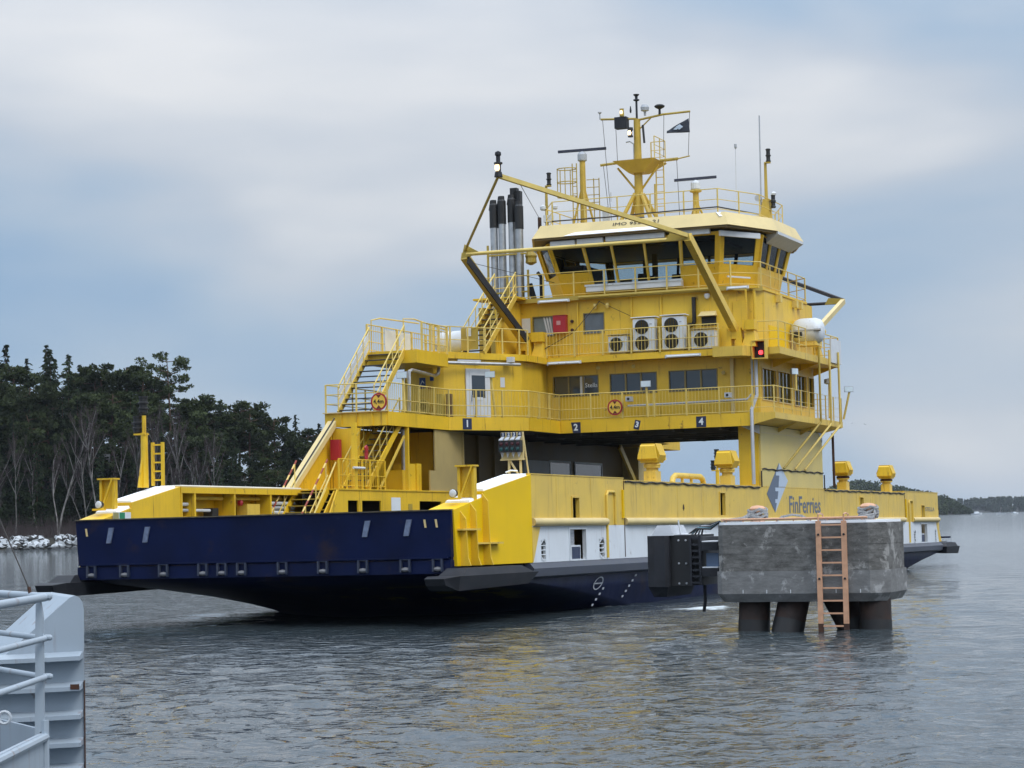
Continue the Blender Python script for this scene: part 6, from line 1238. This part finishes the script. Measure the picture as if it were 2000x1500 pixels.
po = MB(); po.extr([(-3.50, 16.58, 1.44), (-3.435, 16.58, 1.50), (-3.435, 16.58, 2.30), (-3.455, 16.58, 2.44), (-3.485, 16.58, 2.44), (-3.49, 16.58, 2.2)], (0, .05, 0)); obj('rail_post', gv(po), SHIPGREY, GV)
bw = MB(); bw.extr([C_ + Vector((.02, 0, 1.47)), C_ + dB * 4 + Vector((0, 0, 1.47)), C_ + dB * 4 + Vector((0, 0, -.5)), C_ + Vector((.02, 0, -.5))], (-.03, 0, 0)); obj('bulwark', gv(bw), SHIPGREY, GV)
bw = MB(); bw.extr([C_ + Vector((.0, .01, 1.50)), C_ + dA * 3 + Vector((0, 0, 1.50)), C_ + dA * 3 + Vector((0, 0, -.5)), C_ + Vector((.0, .01, -.5))], (-.03, 0, 0)); obj('bulwark', gv(bw), SHIPGREY, GV)
obj('bulwark_cap', gv(MB().tube([C_ + Vector((.03, 0, 1.44)), C_ + dB * 4 + Vector((.02, 0, 1.44))], .03, 8)), SHIPGREY, GV, smooth=True); obj('corner_pipe', gv(MB().tube([C_ + Vector((.025, .0, 1.56)), C_ + Vector((.025, 0, -.5))], .03, 8)), SHIPGREY, GV, smooth=True)
obj('eye_ring', gv(MB().tube([(-3.79 + .045 * math.cos(k * .5), 16.9, 1.56 + .045 * math.sin(k * .5)) for k in range(14)], .013, 6)), LGREY, GV, smooth=True)
wi = obj('stay_wire', gv(MB().tube([C_ + dA * .22 + Vector((0, 0, 2.46)), C_ + dA * .22 + Vector((-.42, .6, 3.15))], .006, 6)), CABLE, GV); obj('shackle', gv(MB().tube([C_ + dA * .22 + Vector((0, 0, 2.40)), C_ + dA * .22 + Vector((-.02, 0, 2.52))], .014, 6)), RUST, wi)
# ================================================================== SHORES
def hill(x, y):
    s = min(1, max(0, (y - 359) / 42)); s = s * s * (3 - 2 * s)
    H = float(np.interp(x, [-170, -95, -72, -58, -50, -36, -25, 0, 14, 20], [17, 16, 15, 13, 8.5, 6, 4.5, 3.0, 1.5, -1]))
    edge = 1.6 * min(1, max(-1, (y - 354.5) / 4))
    return min(edge if y < 362 else 1.6, 1.6) + max(0, H) * s - (3 if x > 19 else 0)
def terrain():
    xs = np.linspace(-230, 26, 120); ys = np.concatenate([np.linspace(350, 364, 16), np.linspace(367, 470, 30)]); rng = random.Random(5)
    vs = [(x, y, hill(x, y) + rng.uniform(-.25, .25) * (1 if y > 358 else .2)) for y in ys for x in xs]; n = len(xs)
    return MB().add(vs, [(j * n + i, j * n + i + 1, (j + 1) * n + i + 1, (j + 1) * n + i) for j in range(len(ys) - 1) for i in range(n - 1)])
FLOOR = mat('forest_floor', (.028, .026, .020), .95, var=.35, scale=.3)
sh = obj('wooded_shore', terrain(), FLOOR, None, smooth=True); sh['kind'] = 'structure'
# snow-dusted granite blocks along the waterline
def rock_mat():
    m, nt, b = newmat('snowy_granite'); N = NN(nt); L = nt.links.new; b.inputs['Roughness'].default_value = .85
    g = N('ShaderNodeNewGeometry'); s = N('ShaderNodeSeparateXYZ'); L(g.outputs['Normal'], s.inputs[0]); t = N('ShaderNodeTexCoord'); q = N('ShaderNodeTexNoise'); q.inputs['Scale'].default_value = 2.0; q.inputs['Detail'].default_value = 5; L(t.outputs['Object'], q.inputs['Vector'])
    a_ = N('ShaderNodeMath', operation='MULTIPLY_ADD'); L(q.outputs['Fac'], a_.inputs[0]); a_.inputs[1].default_value = .7; L(s.outputs['Z'], a_.inputs[2]); r = N('ShaderNodeMapRange'); r.inputs['From Min'].default_value = .55; r.inputs['From Max'].default_value = .8; L(a_.outputs[0], r.inputs['Value'])
    k = N('ShaderNodeMix', data_type='RGBA'); L(r.outputs[0], k.inputs['Factor']); k.inputs['A'].default_value = (.10, .098, .095, 1); k.inputs['B'].default_value = (.52, .55, .58, 1)
    oi = N('ShaderNodeObjectInfo'); d1 = N('ShaderNodeMapRange'); d1.inputs['To Min'].default_value = .35; L(oi.outputs['Random'], d1.inputs['Value']); ps = N('ShaderNodeSeparateXYZ'); L(g.outputs['Position'], ps.inputs[0])
    wet = N('ShaderNodeMapRange'); wet.inputs['From Min'].default_value = .25; wet.inputs['From Max'].default_value = .6; wet.inputs['To Min'].default_value = .12; L(ps.outputs['Z'], wet.inputs['Value']); mm_ = N('ShaderNodeMath', operation='MULTIPLY'); L(d1.outputs[0], mm_.inputs[0]); L(wet.outputs[0], mm_.inputs[1])
    sc_ = N('ShaderNodeVectorMath', operation='SCALE'); L(k.outputs['Result'], sc_.inputs[0]); L(mm_.outputs[0], sc_.inputs['Scale']); L(sc_.outputs[0], b.inputs['Base Color']); return m
ROCK = rock_mat()
def rock(seed):
    rng = random.Random(seed); bm = bmesh.new(); bmesh.ops.create_icosphere(bm, subdivisions=1, radius=1.0)
    for v in bm.verts: v.co *= rng.uniform(.72, 1.2); v.co.z *= .72
    me = bpy.data.meshes.new('rock'); bm.to_mesh(me); bm.free(); me.materials.append(ROCK); return me
rocks = [rock(i) for i in range(6)]; rng = random.Random(11)
for k in range(300):
    x = rng.uniform(-100, -68) if k < 255 else rng.uniform(-68, -40); row = rng.random(); y = 353.0 + row * 6.0; z = hill(x, y) + .15; s_ = rng.uniform(.38, .85)
    o = obj('rock', rng.choice(rocks), parent=sh, loc=(x, y, z), rot=(rng.uniform(0, 6), rng.uniform(-.4, .4), rng.uniform(0, 6))); o.scale = (s_ * 1.25, s_, s_)

def leafmat(name, c, var):
    m, nt, b = newmat(name); N = NN(nt); L = nt.links.new; b.inputs['Roughness'].default_value = .75; b.inputs['Specular IOR Level'].default_value = .06
    t = N('ShaderNodeTexCoord'); q = N('ShaderNodeTexNoise'); q.inputs['Scale'].default_value = .35; q.inputs['Detail'].default_value = 3; L(t.outputs['Object'], q.inputs['Vector']); oi = N('ShaderNodeObjectInfo')
    a_ = N('ShaderNodeMath', operation='MULTIPLY_ADD'); L(oi.outputs['Random'], a_.inputs[0]); a_.inputs[1].default_value = .5; L(q.outputs['Fac'], a_.inputs[2]); r = N('ShaderNodeValToRGB'); r.color_ramp.elements[0].position = .45; r.color_ramp.elements[1].position = .95
    r.color_ramp.elements[0].color = (*[k * (1 - var) for k in c], 1); r.color_ramp.elements[1].color = (*[k * (1 + var) for k in c], 1); L(a_.outputs[0], r.inputs['Fac']); L(r.outputs['Color'], b.inputs['Base Color']); return m
PINEL = leafmat('pine_needles', (.038, .050, .020), .45); SPRL = leafmat('spruce_needles', (.024, .035, .017), .45)
BARK = mat('pine_bark', (.09, .05, .03), .9, var=.3, scale=2); BIRCH = mat('birch_bark', (.17, .16, .15), .8, var=.35, scale=1.5); TWIG = mat('bare_twigs', (.050, .036, .036), .9, var=.2)
def quads(P, Q, N_, sz, rng, asp=2.0):
    """leaf sprays: quads centred at P, long axis about Q, random roll"""
    n = len(P); r = rng.normal(size=(n, 3)); a_ = Q / (np.linalg.norm(Q, axis=1, keepdims=True) + 1e-6); b = np.cross(a_, r); b /= np.linalg.norm(b, axis=1, keepdims=True) + 1e-6
    a_ = a_ * (sz * asp / 2)[:, None]; b = b * (sz / 2)[:, None]
    vs = np.stack([P - a_ - b * .6, P + a_ * .1 - b, P + a_, P + a_ * .1 + b], 1).reshape(-1, 3); fs = np.arange(n * 4).reshape(-1, 4); return vs, fs
def npmesh(name, vs, fs, m):
    me = bpy.data.meshes.new(name); me.from_pydata([tuple(v) for v in vs], [], [tuple(int(i) for i in f) for f in fs]); me.materials.append(m); return me
def spruce(seed, h=19.0):
    rng = np.random.default_rng(seed); P = []; Q = []; S_ = []
    lv = int(h * 2.1)
    for k in range(lv):
        t = k / lv; z = h * (.06 + .94 * t); rad = (h * .165 * (1 - t) ** .85 + .12) * rng.uniform(.75, 1.15); nb = int(5 + 5 * (1 - t))
        for j in range(nb):
            a_ = rng.uniform(0, 6.28); L_ = rad * rng.uniform(.6, 1.15); m = max(2, int(L_ * 5.5))
            for i in range(m):
                s = (i + rng.random()) / m; p = np.array([math.cos(a_) * L_ * s, math.sin(a_) * L_ * s, z - L_ * .42 * s + .18 * L_ * s * s]); p += rng.normal(size=3) * .13
                P.append(p); Q.append([math.cos(a_) + rng.normal() * .5, math.sin(a_) + rng.normal() * .5, -.55 + rng.normal() * .4]); S_.append(rng.uniform(.22, .42))
    vs, fs = quads(np.array(P), np.array(Q), None, np.array(S_), rng, 2.2)
    return npmesh('spruce_crown', vs, fs, SPRL), MB().tube([(0, 0, -1), (0, 0, h * .5), (0, 0, h * .97)], .22, 6, .03).mesh('trunk', BARK)
def pine(seed, h=17.0, open_=False):
    rng = np.random.default_rng(seed); P = []; Q = []; S_ = []; tr = MB()
    lean = rng.normal(size=2) * .4; tp = lambda t: np.array([lean[0] * t * t * 2, lean[1] * t * t * 2, h * t]); tr.tube([tuple(tp(t)) for t in (-.05, .3, .6, .85, .98)], .26, 7, .05)
    nl = 16 if open_ else 24
    for k in range(nl):
        t = rng.uniform(.42 if not open_ else .45, .99); L_ = h * .22 * (1.15 - abs(t - .68) * 1.4) * rng.uniform(.6, 1.15) * (1.1 if open_ else 1); a_ = k * 2.4 + rng.uniform(-.5, .5); b0 = tp(t * .97); e_ = b0 + np.array([math.cos(a_) * L_, math.sin(a_) * L_, L_ * rng.uniform(.05, .45)]); tr.tube([tuple(b0), tuple((b0 + e_) / 2 + [0, 0, -.1]), tuple(e_)], .07, 4, .02)
        for c in range(rng.integers(2, 5)):
            ctr = b0 + (e_ - b0) * rng.uniform(.45, 1.05) + rng.normal(size=3) * [.35, .35, .2]; R0 = rng.uniform(.65, 1.25)
            n = int((70 if open_ else 85) * R0); q = rng.normal(size=(n, 3)); q /= np.linalg.norm(q, axis=1, keepdims=True); q *= (rng.random((n, 1)) ** .4) * R0; q[:, 2] *= .55
            P += list(ctr + q); Q += list(q + rng.normal(size=(n, 3)) * .35 + [0, 0, .25]); S_ += list(rng.uniform(.16, .34, n))
    vs, fs = quads(np.array(P), np.array(Q), None, np.array(S_), rng, 1.9); return npmesh('pine_crown', vs, fs, PINEL), tr.mesh('trunk', BARK)
def birch(seed, h=13.0):
    rng = random.Random(seed); tr = MB(); tw = MB()
    def br(p, d, L_, r, dep):
        n = 4; pts = [p.copy()]
        for i in range(n):
            d = (d + Vector((rng.gauss(0, .075), rng.gauss(0, .075), .06 + rng.gauss(0, .05)))).normalized(); p = p + d * L_ / n; pts.append(p.copy())
        (tr if dep < 2 else tw).tube(pts, r, 5 if dep < 2 else 3, r * (.35 if dep else .25), caps=False)
        if dep < 4:
            for k in range((9, 7, 5, 4)[dep]):
                t = rng.uniform(.30 if dep == 0 else .2, 1.0); i = min(n - 1, int(t * n)); q = pts[i].lerp(pts[i + 1], t * n - i); a_ = rng.uniform(0, 6.28); side = Vector((math.cos(a_), math.sin(a_), 0)); nd = (d * rng.uniform(.5, 1) + side * rng.uniform(.22, .55) + Vector((0, 0, .45))).normalized(); br(q, nd, L_ * rng.uniform(.26, .42), max(.020, r * .42), dep + 1)
    br(Vector((0, 0, -.5)), Vector((rng.gauss(0, .1), rng.gauss(0, .1), 1)).normalized(), h, .15, 0)
    if rng.random() < .6: br(Vector((.2, 0, -.3)), Vector((rng.choice((-.3, .28)), 0, 1)).normalized(), h * .8, .11, 0)
    return tw.mesh('birch_crown', TWIG), tr.mesh('trunk', BIRCH)
KINDS = {'spruce': [spruce(s, h) for s, h in ((1, 19), (2, 16.5), (3, 18))], 'pine': [pine(s, h) for s, h in ((1, 17), (2, 15.5), (3, 16.5))], 'tall': [pine(9, 20, True)], 'birch': [birch(s, h) for s, h in ((1, 13), (2, 12), (3, 14), (4, 11.5))]}
def tree(kind, var, x, y, sc, label, group, z=None, rot=None):
    cr_, tr_ = KINDS[kind][var]; nm = {'spruce': 'spruce_tree', 'pine': 'pine_tree', 'tall': 'pine_tree', 'birch': 'birch_tree'}[kind]
    e_ = empty(nm, (x, y, hill(x, y) if z is None else z), (0, 0, random.uniform(0, 6.28) if rot is None else rot), label, 'tree', group); e_.scale = (sc * random.uniform(.9, 1.1), sc * random.uniform(.9, 1.1), sc)
    obj('crown', cr_, parent=e_); obj('trunk', tr_, parent=e_); return e_
random.seed(21)
TOP = lambda x: float(np.interp(x, [-110, -90, -86, -82, -79, -75.5, -72, -66, -60, -57.5, -55, -50, -46, -42, -38, -35, -31, -25, -15, 0, 12], [34, 33, 34.5, 31, 34.5, 32.0, 31.0, 30.5, 29.5, 27, 24, 24.5, 23.5, 21, 21.5, 18.5, 19.5, 17, 15, 13, 9]))
HT = {'spruce': (19, 16.5, 18), 'pine': (17, 15.5, 16.5)}
def place(kind, x, y, top, label, group):
    v_ = random.randrange(3); g = hill(x, y); sc = max(.55, min(1.35, (top - g) / HT[kind][v_])); tree(kind, v_, x, y, sc, label, group, z=top - HT[kind][v_] * sc if (top - g) / HT[kind][v_] > 1.35 else g)
GW = 'conifers massed in the wooded shore'
# skyline trees
ORD = 'first second third fourth fifth sixth seventh eighth ninth tenth eleventh twelfth thirteenth fourteenth fifteenth sixteenth seventeenth'.split()
for i, (px, kind, t) in enumerate(((-89, 'spruce', 33), (-86.3, 'spruce', 35), (-84.2, 'pine', 31), (-81.5, 'spruce', 32), (-79.4, 'spruce', 34.8), (-78, 'spruce', 33.6), (-75.3, 'spruce', 32.8), (-73, 'spruce', 31), (-70.5, 'pine', 30.5), (-68, 'pine', 31), (-65.3, 'pine', 30.6), (-62.8, 'pine', 29.6), (-60.9, 'pine', 27.5))):
    place(kind, px, 384 + random.uniform(-3, 4), t, 'dark skyline %s left of the lone pine, %s tree from the left edge' % (kind, ORD[i]), 'skyline trees left of the lone pine')
tree('tall', 0, -57.2, 381, 1.0, 'tall lone spreading pine standing above the wooded shore skyline', 'lone pine', z=11.6, rot=1.0)
for i, (px, kind, t) in enumerate(((-53.2, 'pine', 24.6), (-50.6, 'pine', 25.2), (-48.6, 'spruce', 24.2), (-46.2, 'pine', 24.0), (-44, 'pine', 22), (-42, 'spruce', 21.0), (-40, 'pine', 21.2), (-38.2, 'spruce', 20.2), (-36.6, 'spruce', 21.6), (-34.6, 'pine', 19.0), (-32.6, 'spruce', 20), (-30, 'pine', 18.5), (-27, 'pine', 17.5), (-22, 'pine', 16.5), (-16, 'pine', 15), (-9, 'pine', 14), (-1, 'pine', 12.5))):
    place(kind, px, 381 + random.uniform(-3, 4), t, 'dark skyline %s, %s tree right of the lone pine' % (kind, ORD[i]), 'skyline trees right of the lone pine')
# the mass below the skyline
for r_, (yy, drop) in enumerate(((376, 5.0), (371.5, 9.5), (392, 2.0), (368, 14.5))):
    x = -97 + r_ * 1.1
    while x < (-18 if r_ else 8):
        t = TOP(x) - drop + random.uniform(-1.6, .8)
        k_ = 'spruce' if random.random() < (.45, .7, .5, .9)[r_] else 'pine'
        if t - hill(x, yy) > 6.0: place(k_, x, yy + random.uniform(-1.5, 1.5), t, 'dark conifer within the body of the wooded shore', GW)
        x += random.uniform(2.0, 3.2)
# bare birches along the water's edge
GB = 'bare birches along the wooded shore'
for i, (px, y_, sc) in enumerate(sorted(((-88.0, 363, 1.0), (-85.5, 365, 1.1), (-82.6, 363, .95), (-79.6, 364, .9), (-72.6, 362.5, 1.22), (-68.5, 365, 1.1), (-66.0, 364, 1.15), (-63, 363, 1.05), (-60.3, 364, 1.05), (-56.2, 363, 1.15), (-54.5, 365, 1.2), (-52.6, 363.5, 1.15), (-50.5, 364, 1.0), (-76.5, 366, 1.0), (-58.3, 366, 1.1), (-90.5, 364, 1.1), (-47.5, 365, .9)))):
    tree('birch', i % 4, px, y_, sc, 'bare pale birch by the water, %s birch from the left edge' % ORD[i], GB)
# brown thicket of brush under the birches
def thicket():
    rng = np.random.default_rng(8); n = 5200; x = rng.uniform(-97, -36, n); y = rng.uniform(359.5, 369, n); z = np.array([hill(a, b) for a, b in zip(x, y)]); h = rng.uniform(.8, 3.6, n); mb = MB(); vs = []; fs = []
    for i in range(n):
        d = np.array([rng.normal() * .35, rng.normal() * .2, 1]); p = np.array([x[i], y[i], z[i] - .1]); q = p + d * h[i]; w = np.array([.03, 0, 0]); k = len(vs); vs += [p - w, p + w, q + w * .3]; fs.append((k, k + 1, k + 2))
    return npmesh('undergrowth', vs, fs, TWIG)
o = obj('undergrowth', thicket()); tag(o, 'brown leafless brush along the far waterline', 'undergrowth', kind='stuff')

# ---------------------------------------------------------------- far headland and farther shore to the right
def headland(name, prof, y0, depth, nx=60, ny=10):
    xs = np.linspace(prof[0][0], prof[-1][0], nx); ys = np.linspace(0, 1, ny); px = [p[0] for p in prof]; pz = [p[1] for p in prof]
    vs = [(x, y0 + depth * t, -1 + (float(np.interp(x, px, pz)) + 1) * math.sin(min(1, t * 1.8) * math.pi / 2)) for t in ys for x in xs]
    o = obj(name, MB().add(vs, [(j * nx + i, j * nx + i + 1, (j + 1) * nx + i + 1, (j + 1) * nx + i) for j in range(ny - 1) for i in range(nx - 1)]), FLOOR, None, smooth=True); o['kind'] = 'structure'
    return lambda x, t: -1 + (float(np.interp(x, px, pz)) + 1) * math.sin(min(1, t * 1.8) * math.pi / 2)
def far_wood(name, prof, gfun, y0, depth, n, hmin, hmax, leaf, label, seed, lo=.0):
    rng = np.random.default_rng(seed); P = []; Q = []; S_ = []
    for k in range(n):
        x = rng.uniform(prof[0][0] + 3, prof[-1][0] - 2); t = lo + rng.random() ** 1.2 * (1 - lo); g = gfun(x, t); h = rng.uniform(hmin, hmax)
        if g < .3 and t > .3: continue
        h *= min(1, .5 + max(g, 0) / 8); con = rng.random() < .45; m = 70; s = rng.random(m) ** .8; r = (h * .20 * (1 - s) + .3) if con else h * .30 * np.sqrt(np.clip(1 - ((s - .6) / .42) ** 2, .03, 1)); a_ = rng.uniform(0, 6.28, m); rr = r * np.sqrt(rng.random(m))
        p = np.stack([x + rr * np.cos(a_), y0 + depth * t + rr * np.sin(a_), g + h * s], 1); P.append(p); Q.append(rng.normal(size=(m, 3))); S_.append(rng.uniform(.8, 1.5, m) * leaf)
    vs, fs = quads(np.concatenate(P), np.concatenate(Q), None, np.concatenate(S_), rng, 1.4); o = obj(name, npmesh(name, vs, fs, PINEL)); tag(o, label, 'wood', kind='stuff'); return o
PA = [(215, -1), (240, 1.5), (262, 6), (290, 15), (312, 20), (340, 15), (368, 9), (385, 4), (396, 1.5), (401, -1)]
gA = headland('headland', PA, 1985, 120); far_wood('headland_wood', PA, gA, 1990, 110, 900, 9, 14, 1.25, 'dark wooded headland beyond the stern of the ferry', 4)
PB = [(560, -1), (600, 5), (680, 8), (760, 10), (900, 12), (1200, 14), (1500, 10), (1900, 8)]
gB = headland('far_shore', PB, 3500, 200); far_wood('far_shore_wood', PB, gB, 3505, 180, 1900, 11, 14.5, 2.4, 'distant grey wooded shore on the right horizon', 6)
# small white boats by the far shore
def boat(x, y, L_, yaw, cabin, label):
    e_ = empty('motor_boat', (x, y, 0), (0, 0, yaw), label, 'boat', 'boats off the far shore')
    st = [(-.5, .18, .25), (-.2, .2, .26), (.2, .18, .30), (.5, .01, .38)]; a_ = [(s * L_, w * L_, z * L_ * .45) for s, w, z in st] + [(s * L_, -w * L_, z * L_ * .45) for s, w, z in reversed(st)]; b = [(p[0] * .9, p[1] * .7, -.1) for p in a_]
    obj('hull', MB().loft(b, a_), WHITE, e_)
    if cabin: obj('cabin', MB().loft([(-.2 * L_, -.14 * L_, .11 * L_), (.22 * L_, -.14 * L_, .12 * L_), (.22 * L_, .14 * L_, .12 * L_), (-.2 * L_, .14 * L_, .11 * L_)], [(-.18 * L_, -.12 * L_, .28 * L_), (.10 * L_, -.12 * L_, .28 * L_), (.10 * L_, .12 * L_, .28 * L_), (-.18 * L_, .12 * L_, .28 * L_)]), WHITE, e_)
    return e_
boat(344, 1700, 8.5, .2, True, 'white cabin boat nearest the tip of the wooded headland'); boat(362, 1700, 7.0, 2.9, False, 'low white open boat right of the cabin boat'); boat(374.5, 1710, 6.0, .3, True, 'small white boat nearest the right edge on the horizon')
# gulls
def gull(x, y, z, yaw, bank, label):
    e_ = empty('gull', (x, y, z), (0, bank, yaw), label, 'bird', 'gulls right of the ferry')
    obj('body', MB().lathe((0, -.22, 0), [(.01, 0), (.05, .06), (.07, .2), (.05, .36), (.01, .48)], 8, (0, 1, 0)), LGREY, e_)
    for s in (-1, 1): obj('wing', MB().loft([(s * .04, -.06, 0), (s * .04, .08, 0), (s * .3, .1, .12), (s * .3, -.03, .12)], [(s * .05, -.06, .012), (s * .05, .08, .012), (s * .3, .1, .132), (s * .3, -.03, .132)]).loft([(s * .3, -.03, .12), (s * .3, .1, .12), (s * .58, .16, .04), (s * .56, .12, .04)], [(s * .3, -.03, .132), (s * .3, .1, .132), (s * .58, .16, .05), (s * .56, .12, .05)]), GREY, e_)
def sky_pt(px, py, d):
    X, Y_ = (px - 1000), (py - 750); c, s = math.cos(ROLL), math.sin(ROLL); a_, b = (c * X - s * Y_) / 4451, (s * X + c * Y_) / 4451; v = _r * a_ + _f - _u * b; return v * d + Vector((0, 0, CAM_H))
p = sky_pt(1690, 829, 420); gull(p.x, p.y, p.z, .5, .2, 'small gull flying clear of the ferry, right of its passenger deck'); p = sky_pt(1664, 826, 400); gull(p.x, p.y, p.z, 1.2, -.3, 'small gull close beside the corner of the passenger deck')

# ================================================================== the air: faint winter haze
hz, nt, b = newmat('winter_haze'); nt.nodes.remove(b); pv = nt.nodes.new('ShaderNodeVolumePrincipled'); pv.inputs['Color'].default_value = (.80, .88, 1.0, 1); pv.inputs['Density'].default_value = .00005; pv.inputs['Anisotropy'].default_value = 0.2
nt.links.new(pv.outputs[0], nt.nodes['Material Output'].inputs['Volume'])
o = obj('haze', MB().box(-2600, 3200, -400, 4600, -4, 60), hz); tag(o, 'thin pale haze lying over the sound', 'haze', kind='stuff')
